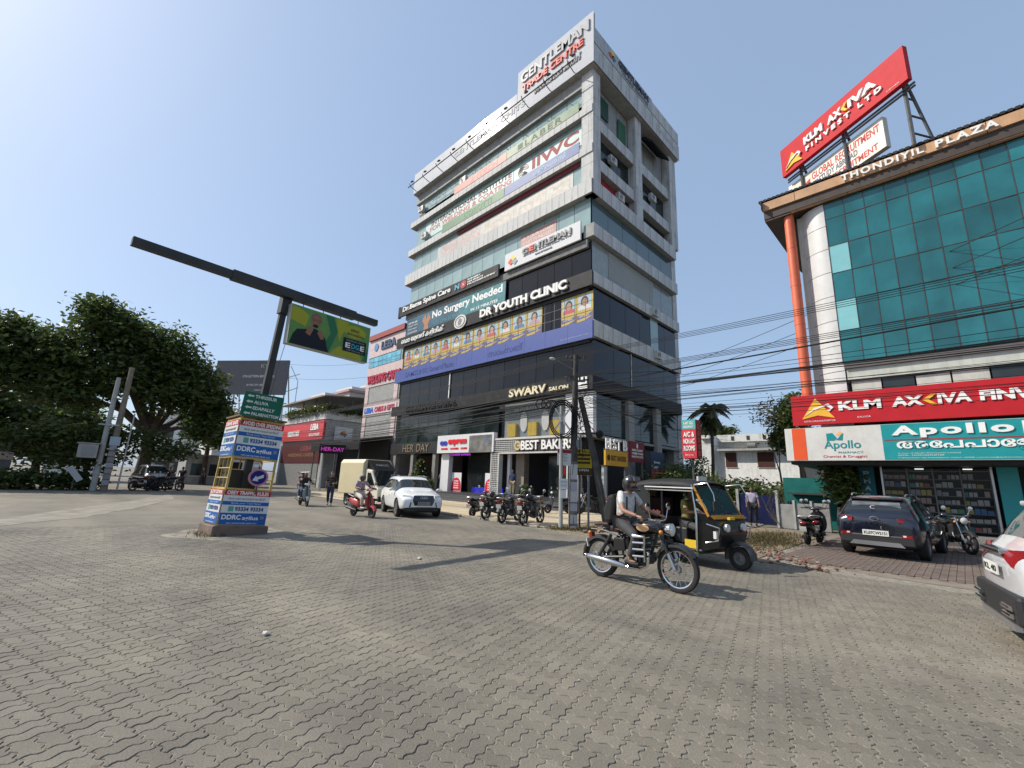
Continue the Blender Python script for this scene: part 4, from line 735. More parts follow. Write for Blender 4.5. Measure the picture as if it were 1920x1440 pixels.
box('ground_shutter', M('grey_shutter', (.16, .16, .155), .7, var=.2), low, 20.98, 21.04, 51.5, 63.5, 0, 2.7)
# ---- LED board on pole
FH = Fr((17.33, 42.61, 0), (2.14, -.93, 0))
t, f = signboard('led_name_board', 'black LED board on a pole showing magenta HER DAY', FH, 0, 2.33, 3.45, 4.3, .14, P('led_black', (.012, .012, .013)), 0); lettering('HER-DAY', M('led_magenta', (.55, .05, .42), emit=.45), t, f, .15, 2.2, 3.68, 4.05, bold=.02)
MB().tube([(17.8, 42.55, 0), (17.7, 42.6, 4.3)], .08, 8).build('pole', P('pole_white', (.45, .45, .44)), t)
# ---- far apartment block
apt = thing('far_apartment_block', 'distant pinkish apartment block with stepped white roofs above the terrace', 'building', (38, 86, 0), world=True)
APM = M('apartment_pink', (.52, .42, .40), .7, var=.08); APW = P('apartment_white', (.62, .60, .58), .7)
for x0, x1, y, z in ((33.5, 38, 84, 15.6), (38, 42.6, 82.5, 17.4), (42.6, 47, 81.5, 18.9)):
    box('wing', APM, apt, x0, x1, y, y+12, 0, z); box('roof_edge', P('apartment_roof', (.38, .27, .25), .7), apt, x0-.4, x1+.4, y-.5, y+12.5, z+.01, z+.45); box('upper_roof', APW, apt, x0+.8, x1-.8, y+1, y+8, z+.46, z+1.3)
    for k in range(2):
        for j in range(3): box('window', M('apt_window', (.10, .11, .12), .2), apt, x0+.8+k*1.9, x0+1.9+k*1.9, y-.05, y-.01, z-2.3-j*3, z-1.0-j*3)
# ---- far billboard on lattice legs
BL_, BR_ = Vector((15.6, 81.4, 13.0)), Vector((22.9, 71.4, 13.0)); FBB = Fr(BL_, BR_-BL_); LB = (BR_-BL_).length
t, f = signboard('grey_roadside_billboard', 'big dark grey billboard with white text rising behind the tree', FBB, 0, LB, 0, 5.4, .3, P('billboard_grey', (.115, .11, .115), .5, var=.08), 0)
lettering('KYN', P('billboard_gold', (.5, .42, .3)), t, f, LB-4.6, LB-2.6, 4.2, 4.8); lettering('COLLECTION ERMANSOEL', LETW, t, f, LB-7.5, LB-2.0, 2.7, 3.05); lettering('IN THE CITY URBAN', LETW, t, f, LB-6.6, LB-3.3, 1.35, 1.65); lettering('COMING SOON', LETW, t, f, LB-5.2, LB-3.2, .6, .8)
WHS = P('white_steel', (.42, .42, .42)); lt = thing('billboard_lattice', 'white steel lattice carrying the grey billboard', 'frame', FBB.p(LB/2, -13, -1), world=True)
for a in (0.5, 3.5, 6.5, 9.5, LB-.4): tube('leg', WHS, lt, [FBB.p(a, -9, -.5), FBB.p(a, 0, -.2)], .12, 5); tube('back_leg', WHS, lt, [FBB.p(a+.6, -9, -2.5), FBB.p(a, 4.5, -.3)], .1, 5)
for k in range(5): tube('brace', WHS, lt, [FBB.p(LB-.4, -6+2.2*k, -.4), FBB.p(LB+.5, -5+2.2*k, -2)], .06, 4)
for b in (-1.2, -3, -5): tube('rail', WHS, lt, [FBB.p(0, b, -.5), FBB.p(LB, b, -.5)], .08, 4)
tube('edge_brace', WHS, lt, [FBB.p(LB+.1, 4.6, -.2), FBB.p(LB+.9, 2.4, -1.2), FBB.p(LB+.9, -3, -1.2)], .05, 4)
# ---- left background houses behind the tree
def simple_house(name, label, x0, x1, y0, y1, h, wall, roofm, wins, dz=.35):
    t = thing(name, label, 'building', ((x0+x1)/2, (y0+y1)/2, 0), world=True); box('walls', wall, t, x0, x1, y0, y1, 0, h); box('roof', roofm, t, x0-.3, x1+.3, y0-.3, y1+.3, h+.005, h+dz)
    for (a, b, z0, z1) in wins: w = box('window', GREYG, t, a, b, y0-.06, y0-.01, z0, z1); box('sill', PARW, t, a-.1, b+.1, y0-.14, y0-.005, z0-.1, z0-.01)
    return t
HW = M('house_white', (.70, .70, .67), .75, var=.08, dirt=.3, streak=True)
simple_house('white_corner_house', 'pale two-storey house with flat roof glimpsed left of the booth', 13.6, 19.5, 66, 74, 6.6, HW, GREYW, [(14.2, 15.2, 1, 2.6), (16, 17.2, 1, 2.6), (14.4, 15.4, 4.2, 5.6), (17, 18.2, 4.2, 5.6)])
simple_house('grey_shop_row', 'low grey shop row with tin roof at the end of the lane', 8.4, 13.4, 72, 80, 3.6, GREYW, P('tin_grey', (.30, .30, .30), .5), [(9, 10.5, .4, 2.4), (11, 12.6, .4, 2.4)])
simple_house('tall_pale_house', 'taller pale house showing above the shop row', 10.2, 15.5, 84, 92, 9.5, HW, PARW, [(10.8, 12, 6, 7.6), (13, 14.4, 6, 7.6)])
simple_house('distant_white_block', 'small bright white block seen through the trees down the lane', -1, 6.5, 95, 104, 5.2, PARW, PARW, [(0, 1.5, 2, 3.4), (3.5, 5, 2, 3.4)])
simple_house('street_shack', 'small grey roadside shack with grey sheet roof left of the booth', 9.5, 13.6, 56, 60, 2.9, GREYW, P('tin_grey', (.3, .3, .3)), [(10, 11.2, .9, 2.1), (11.6, 12.8, .9, 2.1)], .15)
# ---- white house on the right
HS = 57/42
def hbox(n, m, p, x0, x1, y0, y1, z0, z1): q = lambda z: max(0, 1.55+(z-1.55)*HS) if z > 0 else 0; return box(n, m, p, x0*HS, x1*HS, y0*HS, y1*HS, q(z0), q(z1))
wh = thing('white_bungalow', 'white flat-roofed house with brown shuttered windows between tower and plaza', 'building', (62, 17, 0), world=True)
hbox('walls', HW, wh, 42.05, 50, 8.8, 16.2, 0, 4.85); hbox('upper_storey', HW, wh, 43.2, 50, 9.6, 15.8, 5.06, 5.75); hbox('eave_slab', GREYW, wh, 41.4, 50, 8.6, 15.2, 4.87, 5.05); hbox('parapet', PARW, wh, 42.6, 50, 10.6, 15.6, 5.76, 6.4)
for y in (14.2, 12.9, 11.6): hbox('parapet_slot', DARK, wh, 42.57, 42.595, y-.12, y+.12, 5.9, 6.25)
for y0, y1 in ((13.8, 14.7), (10.85, 12.1)):
    w = hbox('window', P('shutter_brown', (.07, .03, .022), .6), wh, 41.99, 42.045, y0, y1, 3.55, 4.75); hbox('frame', P('frame_brown', (.12, .03, .025)), w, 41.95, 41.985, y0-.06, y1+.06, 3.48, 3.54)
hbox('side_block', PARW, wh, 41.5, 43, 15.5, 17.3, 0, 6.0); hbox('side_block', HW, wh, 41.2, 42.9, 15.6, 16.6, 6.01, 6.3)
tb = thing('rooftop_motor', 'round grey roof motor unit on the white house', 'motor', (57.5, 17.1, 6.3), world=True); MB().tube([(57.5, 17.5, 6.7), (57.5, 16.6, 6.7)], .36, 12).build('drum', P('motor_grey', (.15, .15, .15)), tb, smooth=True); box('feet', steel, tb, 57.3, 57.8, 16.7, 17.4, 6.305, 6.4)
simple_house('grey_side_house', 'shaded grey house wall with small windows behind the pharmacy sign', 30, 36, 5.2, 6.5, 4.3, GREYW, GREYW, [(30.4, 31, 2.6, 3.5)])
# ---- boundary walls, gate, teal shed
WALLM = M('boundary_wall', (.25, .245, .23), .85, var=.2, dirt=.5, dcol=(.08, .08, .07), streak=True)
t = thing('grey_boundary_wall', 'grey plastered boundary wall right of the blue gate', 'wall', (22.6, 4.9, 0), world=True)
for k in range(3): MB().box(22.5, 22.68, 3.95+k*.63, 3.95+k*.63+.6, .01, 1.12-.05*k).build('wall_panel', WALLM, t, bevel=.01); box('wall_post', GREYW, t, 22.44, 22.72, 4.55+k*.63-.02, 4.55+k*.63+.06, .01, 1.2)
t = thing('short_grey_wall', 'short light grey wall behind the auto rickshaw left of the gate', 'wall', (21, 8.4, 0), world=True); MB().box(20.9, 21.1, 7.1, 9.2, .015, 1.0).build('wall_panel', M('wall_light', (.36, .35, .32), .8, dirt=.3), t, bevel=.01); box('coping', GREYW, t, 20.85, 21.15, 7.05, 9.25, 1.002, 1.06)
t = thing('blue_sheet_gate', 'tall blue sheet-metal gate at the driveway', 'gate', (24, 7, 0), world=True)
for k in range(2): MB().box(24, 24.05, 6.3+k*.8, 6.3+k*.8+.78, .05, 1.35).build('gate_leaf', P('gate_blue_shaded', (.004, .009, .055), .6, var=.2), t)  # blue taken down almost to black: tree shade is put into the colour
for y in (6.22, 7.95): box('gate_post', GREYW, t, 23.95, 24.1, y-.06, y+.06, .01, 1.6)
TEALW = P('teal_paint_shaded', (.010, .12, .11), .6, var=.15)  # teal lowered, the shade of the trees is painted in
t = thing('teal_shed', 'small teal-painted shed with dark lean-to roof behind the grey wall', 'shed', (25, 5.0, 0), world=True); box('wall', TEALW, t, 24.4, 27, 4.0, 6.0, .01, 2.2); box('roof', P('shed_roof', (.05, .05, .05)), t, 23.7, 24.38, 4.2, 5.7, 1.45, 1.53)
# ---- boards in front of the tower's south side
FB1 = Fr((0, 14, 0), (1, 0, 0))
def post_board(name, label, a0, a1, b0, b1, mat, posts=True, pm=None):
    t, f = signboard(name, label, FB1, a0, a1, b0, b1, .12, mat, -.06)
    if posts:
        for a in (a0+.2, a1-.2): tube('post', pm or steel, t, [FB1.p(a, .02, -.02), FB1.p(a, b0+.1, -.02)], .06, 6)
    return t, f
t, f = post_board('yellow_bakery_board', 'orange-yellow BEST BAKERS board on posts beside the tower', 21.55, 23.9, 2.62, 3.48, P('board_yellow', (.56, .31, .03), .45)); lettering('BEST BAKERS', P('board_brown', (.06, .03, .01)), t, f, 22.1, 23.7, 2.9, 3.2, bold=.03); flatpoly('emblem', MATS['board_brown'], t, f, ell(21.85, 3.05, .16, .17))
t = thing('bakery_side_letters', 'white free-standing BEST B letters above the yellow board', 'sign', (22.7, 14, 3.5), world=True); lettering('BEST B', LETW, t, FB1, 21.6, 23.9, 3.52, 4.15, depth=.06, bold=.02, split=True); tube('rail', steel, t, [(21.5, 14.05, 3.52), (24, 14.05, 3.52)], .02, 5)
t, f = post_board('maroon_institute_board', 'dark maroon board with white text lines and oval logo', 24.2, 25.95, 2.95, 4.2, P('board_maroon', (.16, .010, .02), .45)); flatpoly('logo', LETW, t, f, ell(25.05, 3.95, .09, .16))
for k, s in enumerate(('AKBAR ACADEMY', 'CAREER STUDIES', 'INSTITUTE')): lettering(s, LETW, t, f, 24.4, 25.75, 3.62-.2*k, 3.75-.2*k, bold=.03)
t, f = post_board('navy_red_clinic_board', 'tall navy and red board reading Surgery Needed', 26.75, 28.65, 1.3, 3.76, P('board_navy', (.012, .03, .085), .4)); fbox('red_half', P('board_red', (.42, .035, .02), .4), t, f, 26.77, 28.63, 1.32, 2.62, .002, .008); lettering('Surgery', LETW, t, f, 27.15, 28.0, 2.98, 3.18, bold=.02); lettering('Needed', LETW, t, f, 26.85, 27.7, 2.7, 2.88, bold=.02)
for k in range(5): lettering('treatment for pain', LETW, t, f.off(.008), 26.85, 28.3, 2.38-.2*k, 2.46-.2*k)
box('dark_box', P('slate_box', (.02, .025, .03)), t, 25.9, 26.65, 13.9, 14.0, .65, 3.75)
t = thing('lodge_box_sign', 'red and teal lodge box sign on a pole reading ROOMS', 'sign', (23.2, 9.8, 0), world=True); FLo = Fr((23, 0, 0), (0, -1, 0)); LRED = P('lodge_red', (.62, .045, .06), .4)
box('box', P('lodge_maroon', (.17, .012, .02), .5), t, 23.02, 23.7, 9.45, 10.18, 3.05, 5.05); fbox('red_face', LRED, t, FLo, -10.18, -9.45, 3.05, 4.55, -.018, .0); fbox('teal_face', P('lodge_teal', (.10, .38, .36), .4), t, FLo, -10.18, -9.45, 4.56, 5.05, -.018, .0)
for k, s in enumerate(('A/C &', 'NON A/C', 'ROOMS')): lettering(s, LETW, t, FLo, -10.1, -9.52, 4.15-.36*k, 4.42-.36*k, bold=.03, depth=.02)
lettering('KART GILL', LETW, t, FLo, -10.08, -9.55, 4.8, 4.95, bold=.02); lettering('RESIDENCY', LETW, t, FLo, -10.08, -9.55, 4.62, 4.74, bold=.02); lettering('9847 021 344', LETW, t, FLo, -10.05, -9.6, 3.18, 3.26)
FLs = Fr((0, 9.45, 0), (1, 0, 0))
for k, ch in enumerate('LODGE'): lettering(ch, P('lodge_letter', (.4, .15, .15)), t, FLs, 23.25, 23.47, 4.6-.35*k, 4.82-.35*k, bold=.02)
tube('pole', steel, t, [(23.35, 9.8, .01), (23.35, 9.8, 3.04)], .06, 8)
# ================================================================ street furniture
# ---- traffic booth (leaning to the right)
booth = thing('traffic_booth', 'leaning yellow-framed traffic police booth with blue and white advertising panels', 'booth', (3.0, 12.8, 0))
booth.rotation_euler = (R_(-1.0), R_(3.2), R_(2.0))
BW, BD = 1.06, 1.05
YELF = M('yellow_frame', (.50, .36, .10), .55, var=.25, dirt=.6, dcol=(.12, .08, .05)); PBL = P('panel_blue', (.02, .11, .36), .35); PRED = P('panel_red', (.45, .02, .03), .35); PWH = M('panel_white', (.66, .66, .65), .4, var=.05, dirt=.15)
MB().box(-.1, BW+.1, -.06, BD+.06, -.05, .25).build('concrete_plinth', M('plinth_concrete', (.17, .12, .095), .9, var=.35, bump=.6, dirt=.6, dcol=(.06, .045, .04)), booth, bevel=.03)
for x in (.02, BW-.02):
    for y in (.02, BD-.02): MB().box(x-.025, x+.025, y-.025, y+.025, .25, 2.92).build('corner_post', YELF, booth)
for z in (.28, 1.12, 1.9, 2.86):
    m = MB(); m.box(-.01, BW+.01, -.015, .03, z-.025, z+.025); m.box(-.01, BW+.01, BD-.03, BD+.015, z-.025, z+.025); m.box(-.015, .03, .035, BD-.035, z-.024, z+.024); m.box(BW-.03, BW+.015, .035, BD-.035, z-.024, z+.024); m.build('rail', YELF, booth)
m = MB()
for z in (1.38, 1.62): m.tube([(BW*.62, .02, z), (BW, .02, z)], .015, 5); m.tube([(.02, 0.02, z), (.02, BD, z)], .015, 5); m.tube([(.02, BD-.02, z), (BW, BD-.02, z)], .015, 5)
for x in (.25, .5, .8): m.tube([(x, BD-.02, 1.14), (x, BD-.02, 1.88)], .015, 5)
for y in (.35, .7): m.tube([(.02, y, 1.14), (.02, y, 1.88)], .015, 5)
m.build('guard_bars', YELF, booth, kind='stuff')
box('floor', CONC, booth, .03, BW-.03, .03, BD-.03, 1.05, 1.09)
def ad_panel(F, w, z0, z1, head, parent, small=False):
    p = fbox('ad_panel', PWH, parent, F, .0, w, z0, z1, .02, .032); f = F.off(.033); h = z1-z0; g = f
    fbox('red_header', PRED, p, f, 0, w, z0+.84*h, z1, 0, .003); fbox('blue_stripe', PBL, p, f, 0, w, z0+.56*h, z0+.665*h, 0, .003); fbox('blue_footer', PBL, p, f, 0, w, z0, z0+.33*h, 0, .003)
    f = f.off(.003); lettering(head, LETW, p, f, .05*w, .95*w, z0+.86*h, z0+.975*h, bold=.03, c0=.001, depth=.002)
    lettering('ആേരാഗയതതിന്', LETG, p, g, .1*w, .9*w, z0+.70*h, z0+.79*h, c0=.001, depth=.002, bold=.02); lettering('Book your Test Now!', P('letter_ice', (.35, .5, .65)), p, f, .18*w, .82*w, z0+.575*h, z0+.645*h, c0=.001, depth=.002, bold=.02)
    lettering('93334 93334', P('letter_navyblue', (.02, .06, .22)), p, g, .28*w, .9*w, z0+.385*h, z0+.51*h, c0=.001, depth=.002, bold=.04); fbox('phone_badge', P('badge_green', (.10, .33, .28)), p, g, .14*w, .25*w, z0+.375*h, z0+.52*h, .001, .004)
    lettering('DDRC', LETW, p, f, .04*w, .44*w, z0+.14*h, z0+.28*h, c0=.001, depth=.002, bold=.03); lettering('agilus', LETW, p, f, .47*w, .82*w, z0+.10*h, z0+.25*h, c0=.001, depth=.002, bold=.02); lettering('»', P('chev_grey', (.3, .25, .28)), p, f, .85*w, .95*w, z0+.16*h, z0+.25*h, c0=.001, depth=.002, bold=.03); lettering('VISIT LAB PARTNERS NEAR YOU', LETW, p, f, .15*w, .8*w, z0+.02*h, z0+.055*h, c0=.001, depth=.002)
FF = Fr((0, 0, 0), (1, 0, 0)); FLf = Fr((0, BD, 0), (0, -1, 0))
ad_panel(FF, BW, .28, 1.1, 'OBEY TRAFFIC RULES', booth); ad_panel(FF, BW, 1.92, 2.84, 'AVOID OVER SPEEDING', booth); ad_panel(FLf, BD, .28, 1.1, 'SLOW DOWN', booth); ad_panel(FLf, BD, 1.92, 2.84, 'DRIVE SAFE', booth)
MB().box(-.05, BW+.05, -.05, BD+.05, 2.93, 2.97).build('roof_sheet', P('roof_rust', (.18, .12, .08), .7), booth)
MB().box(.1, BW-.25, .45, .9, 1.1, 1.6).build('desk', P('desk_dark', (.05, .045, .035)), booth)
# round arrow sign
ar = thing('round_arrow_sign', 'round blue keep-left sign with white arrow and pink rim on the booth', 'sign', (3.72, 12.70, 1.0), world=True)
FA = Fr((3.72, 12.705, 1.40), (1, .03, 0)); flatpoly('rim', P('rim_pink', (.48, .20, .24)), ar, FA, ell(0, 0, .235, .215, 32), 0, .02); flatpoly('disc', P('disc_navy', (.012, .015, .16)), ar, FA, ell(0, 0, .185, .17, 32), .02, .004)
flatpoly('arrow', P('arrow_grey', (.55, .58, .58)), ar, FA, [(-.14, -.075), (-.06, .045), (-.045, .005), (.12, .075), (.12, -.005), (-.02, -.055), (.01, -.1)], .024, .004)
box('small_notice', PWH, ar, 3.58, 3.76, 12.72, 12.73, 1.66, 1.72); tube('stem', steel, ar, [(3.72, 12.73, 1.0), (3.72, 12.73, 1.7)], .02, 6)
# green direction sign
FG = Fr((2.80, 12.72, .04), (1, -.06, -.06), (.075, 0, 1))
gs, f = signboard('green_direction_sign', 'green direction board listing Thrissur Aluva Edapally Palarivattom with arrows', FG, .05, .98, 2.90, 3.52, .025, P('road_green', (.008, .12, .07), .4, var=.1), 0)
for k, s in enumerate(('THRISSUR', 'ALUVA', 'EDAPALLY', 'PALARIVATTOM')):
    z = 3.38-.15*k; w = (.52, .34, .52, .64)[k]; lettering(s, P('letter_signgrey', (.62, .66, .62)), gs, f, .30, .30+w, z, z+.085, bold=.03); flatpoly('arrow', MATS['letter_signgrey'], gs, f, [(.12, z+.042), (.18, z+.085), (.18, z+.06), (.27, z+.065), (.27, z+.02), (.18, z+.025), (.18, z)], .004, .003)
for a in (.1, .92): tube('stay', YELF, gs, [FG.p(a, 2.86, -.02), FG.p(a, 3.5, -.02)], .015, 5)
tube('stay', YELF, gs, [FG.p(.05, 3.1, -.02), (3.1, 13.3, 2.98)], .012, 5)
# ---- T pole with hanging lightbox
DG = M('dark_green_steel', (.022, .025, .024), .55, var=.3, bump=.2, dirt=.3, dcol=(.05, .04, .03))
tp = thing('t_sign_gantry', 'dark steel T-shaped gantry pole rising from the booth', 'gantry', (3.55, 13.3, 0), world=True)
PT = Vector((3.78, 12.92, 6.3)); PB = Vector((3.52, 13.3, 0))
MB().poly([PB+Vector((-.08, -.08, 0)), PB+Vector((.08, -.08, 0)), PB+Vector((.08, .08, 0)), PB+Vector((-.08, .08, 0))], PT-PB+Vector((0, 0, .0))).build('pole', DG, tp)
MB().obox(PT+Vector((0, 0, -.15)), (1, .11, 0), (-.11, 1, 0), (.03, -.05, 1), .125, .12, .28).build('collar', DG, tp)
BA, BB = Vector((.35, 12.42, 6.43)), Vector((6.62, 13.02, 6.43)); bu = (BB-BA).normalized()
MB().obox((BA+BB)/2, bu, (0, 0, 1), bu.cross(Vector((0, 0, 1))), (BB-BA).length/2, .095, .09).build('beam', DG, tp); MB().obox(BA+bu*3.75, bu, (0, 0, 1), bu.cross(Vector((0, 0, 1))), 1.75, .125, .11).build('beam_sleeve', DG, tp)
FX = Fr((3.86, 12.70, 0), (1, .096, 0))
lb, f = signboard('hanging_lightbox', 'green lightbox with man in glasses and EDGE OPTICALS lettering hung from the gantry', FX, 0, 2.5, 5.0, 6.15, .22, P('box_grey', (.42, .42, .40), .5), -.12)
GRN = P('print_green', (.12, .26, .07), .3, var=.08); fbox('face', GRN, lb, f, .01, 2.49, 5.01, 6.14, .0, .004); g = f.off(.004)
OLV = P('print_olive', (.33, .34, .03), .3); TLB = P('print_tealgreen', (.03, .16, .075), .3)
flatpoly('olive_patch', OLV, lb, g, [(.02, 5.7)]+[(.02+.62*math.sin(u), 6.1-.42*(1-math.cos(u))) for u in (0, .3, .6, .9)]+[(.45, 5.6)], 0, .001); flatpoly('teal_arc', TLB, lb, g, [(1.0, 6.12), (1.25, 6.12), (1.42, 5.7), (1.2, 5.02), (.95, 5.02), (1.2, 5.6)], 0, .001); flatpoly('olive_arc', OLV, lb, g, [(1.32, 6.12), (1.75, 6.1), (1.58, 5.7), (1.5, 5.4)], 0, .001); flatpoly('olive_bottom', OLV, lb, g, [(1.25, 5.02), (2.3, 5.02), (2.2, 5.2), (1.5, 5.3)], 0, .001); flatpoly('olive_badge', OLV, lb, g, ell(1.98, 5.86, .38, .2), .0005, .001); flatpoly('teal_edge', TLB, lb, g, [(2.3, 5.02), (2.48, 5.02), (2.48, 5.5)], 0, .001)
SKN = P('print_skin', (.28, .135, .085), .4); NAVY = P('print_black', (.012, .014, .022), .4); HAIR = P('print_hair', (.16, .12, .10), .5)
flatpoly('printed_jacket', NAVY, lb, g, [(.05, 5.02), (.12, 5.3), (.22, 5.47), (.5, 5.54), (.62, 5.62), (.78, 5.6), (.92, 5.52), (1.06, 5.4), (1.12, 5.2), (1.2, 5.02)], .0012, .001); flatpoly('printed_hair', HAIR, lb, g, ell(.73, 5.88, .165, .195), .002, .001); flatpoly('printed_face', SKN, lb, g, ell(.73, 5.83, .14, .19), .003, .001); flatpoly('printed_beard', NAVY, lb, g, ell(.73, 5.69, .085, .05), .004, .001)
flatpoly('printed_fist', SKN, lb, g, [(.46, 5.42), (.6, 5.36), (.68, 5.58), (.62, 5.68), (.52, 5.64)], .0045, .001); flatpoly('printed_fist', SKN, lb, g, [(.86, 5.62), (.94, 5.58), (1.02, 5.36), (.92, 5.34), (.8, 5.5)], .0045, .001)
for dx in (-.07, .07): flatpoly('printed_glasses', LETK, lb, g, ell(.73+dx, 5.86, .055, .042, 12), .005, .001); flatpoly('printed_lens', SKN, lb, g, ell(.73+dx, 5.86, .04, .028, 12), .0065, .001)
fbox('logo_box', NAVY, lb, g, 1.62, 2.4, 5.2, 5.62, .0012, .003); h_ = g.off(.003); lettering('E', LETW, lb, h_, 1.7, 1.86, 5.32, 5.48, bold=.03); lettering('DG', P('letter_turq', (.05, .35, .42)), lb, h_, 1.9, 2.16, 5.32, 5.48, bold=.03); lettering('E', LETW, lb, h_, 2.2, 2.34, 5.32, 5.48, bold=.03); lettering('OPTICALS', P('letter_dimwhite', (.3, .32, .34)), lb, h_, 1.75, 2.3, 5.235, 5.28); lettering('DRIVEN BY VISION', MATS['letter_dimwhite'], lb, h_, 1.72, 2.32, 5.53, 5.58)
lettering('കണ്ണടച്ച്', LETK, lb, g, 1.82, 2.12, 5.86, 5.96, .002, .001, bold=.03); lettering('വിശ്വസിക്കാം', LETK, lb, g, 1.7, 2.3, 5.72, 5.82, .002, .001, bold=.03)
for a in (.35, .95, 1.5, 2.1): tube('hanger', steel, lb, [FX.p(a, 6.14, 0), FX.p(a, 6.33, .0)], .012, 5)
tube('cable', BLK, lb, [FX.p(.02, 5.02, 0), FX.p(-.12, 4.2, .05), (3.75, 12.95, 3.2)], .008, 4)
# ---- two leaning concrete poles at left
CPM = M('pole_concrete', (.36, .36, .345), .85, var=.15, bump=.3, dirt=.3)
def leaning(name, label, b, tp_, r0, r1, mat, n=10): t = thing(name, label, 'pole', b, world=True); MB().tube([b, ((b[0]+tp_[0])/2, (b[1]+tp_[1])/2, (b[2]+tp_[2])/2), tp_], [r0, (r0+r1)/2, r1], n).build('shaft', mat, t, smooth=True); return t
def at(az, d, z): a = R_(az); return (d*math.sin(a), d*math.cos(a), z)
lp1 = leaning('concrete_utility_pole', 'pale leaning concrete pole in front of the big tree carrying a meter box', at(3.0, 38.5, 0), at(3.05, 38.5, 7.2), .17, .12, CPM); lp2 = leaning('wooden_utility_pole', 'browner taller leaning pole covered with bills beside the pale pole', at(3.75, 38.6, 0), at(3.85, 38.6, 8.0), .2, .14, M('pole_brownish', (.20, .17, .13), .9, var=.2, bump=.4))
MB().obox(at(3.1, 38.3, 4.1), (1, -.05, 0), (0, 1, 0), (0, 0, 1), .5, .03, .05).build('cross_arm', CPM, lp1)
for k in range(7): MB().obox(at(3.76, 38.38, .5+k*.36), (1, -.07, 0), (.07, 1, 0), (0, 0, 1), .17, .012, .15).build('paper_bill', P('bill_%d' % (k % 3), [(.32, .32, .34), (.22, .22, .24), (.28, .25, .24)][k % 3], .8), lp2)
MB().obox(at(3.8, 38.36, 3.1), (1, -.07, 0), (.07, 1, 0), (0, 0, 1), .26, .012, .28).build('poster', P('poster_paleblue2', (.35, .42, .48), .6), lp2)
mb_ = thing('meter_box', 'grey metal meter cabinet fixed beside the leaning concrete pole', 'cabinet', at(2.0, 38.2, 1.9), world=True); MB().obox(at(2.05, 38.2, 2.4), (1, -.04, 0), (.04, 1, 0), (0, 0, 1), .46, .22, .42).build('cabinet', M('cabinet_grey', (.34, .34, .32), .6, dirt=.3), mb_, bevel=.02); MB().obox(at(2.05, 37.96, 2.4), (1, -.04, 0), (.04, 1, 0), (0, 0, 1), .3, .02, .28).build('door', P('cabinet_door', (.28, .28, .27)), mb_); MB().obox(at(2.05, 38.2, 2.86), (1, -.04, 0), (.04, 1, 0), (0, 0, 1), .54, .27, .03).build('lid', CPM, mb_)
tube('bracket', steel, mb_, [at(2.4, 38.4, 2.4), at(3.0, 38.5, 2.4)], .04, 5)
st = leaning('thin_stay_rod', 'thin white and red stay rod leaning beside the brown pole', at(4.7, 38.8, .0), at(4.8, 38.8, 5.0), .05, .04, P('rod_white', (.45, .44, .42), .7), 6)
nb2 = thing('hanging_notice', 'white notice board tilted on the ground under the meter box', 'notice', at(1.2, 38, .7), world=True); MB().obox(at(1.55, 38, 1.0), (.8, 0, .6), (0, 1, 0), (-.6, 0, .8), .16, .015, .5).build('board', P('notice_white', (.42, .42, .42), .7), nb2); tube('stick', steel, nb2, [at(1.55, 38.04, 0), at(1.6, 38.04, 1.0)], .02, 5)
# ---- electric pole with cable tangle
ep = thing('electric_pole', 'dark utility pole with street lamp, insulators and pasted bills', 'pole', (12.97, 9.72, 0), world=True)
PD = M('pole_dark', (.055, .05, .045), .9, var=.3, bump=.5, dirt=.3, dcol=(.12, .11, .1)); PLG = M('pole_lower_grey', (.16, .145, .125), .9, var=.3, bump=.4)
MB().tube([(12.97, 9.72, 2.3), (13.0, 9.68, 6.25)], [.135, .095], 10).build('shaft', PD, ep, smooth=True); MB().tube([(12.96, 9.73, 0), (12.97, 9.72, 2.3)], [.17, .137], 10).build('lower_shaft', PLG, ep, smooth=True)
al = Vector((-.42, .52, 0)).normalized()
for z, l in ((6.05, .36), (5.25, .36)):
    c = Vector((12.99, 9.69, z)); MB().obox(c, al, (0, 0, 1), al.cross(Vector((0, 0, 1))), l, .035, .035).build('cross_arm', steel, ep)
    for s in (-.9, -.45, .45, .9): MB().lathe([(.02, 0), (.045, .03), (.03, .06), (.045, .09), (.02, .13)], c+al*l*s+Vector((0, 0, .035)), n=8).build('insulator', P('insulator', (.06, .045, .04), .3), ep, smooth=True)
arm = [(12.99, 9.7, 5.65), (12.8, 9.95, 5.82), (12.55, 10.26, 6.05)]; tube('lamp_arm', steel, ep, arm, .025, 6); MB().ball((12.46, 10.36, 6.1), .14, .1, .05).build('lamp_head', P('lamp_shell', (.5, .5, .48), .3), ep, smooth=True)
k = 0
for z, s, az in ((.35, .15, 0), (.75, .13, 0), (1.12, .2, 0), (1.45, .15, .02), (1.95, .26, 0)):
    MB().obox((12.855, 9.615, z), (.64, -.77, 0), (.77, .64, 0), (0, 0, 1), .12, .006, s).build('paper_bill', P('bill_white_%d' % (k % 2), [(.42, .42, .43), (.33, .33, .36)][k % 2], .8), ep); k += 1
strut = thing('pole_strut', 'black slanting strut pole propping the utility pole', 'pole', (13.62, 8.72, 0), world=True); MB().tube([(13.62, 8.75, 0), (13.4, 9.12, 2.4), (13.12, 9.55, 4.65)], [.13, .12, .10], 8).build('shaft', PD, strut, smooth=True)
sp = thing('thin_bill_pole', 'thin grey pole with posters and a coiled cable loop', 'pole', (12.55, 9.95, 0), world=True); MB().tube([(12.57, 9.95, 0), (12.66, 10.07, 4.3)], [.075, .05], 8).build('shaft', CPM, sp, smooth=True)
nrm = Vector((-.78, -.62, 0)); rtv = Vector((.62, -.78, 0))
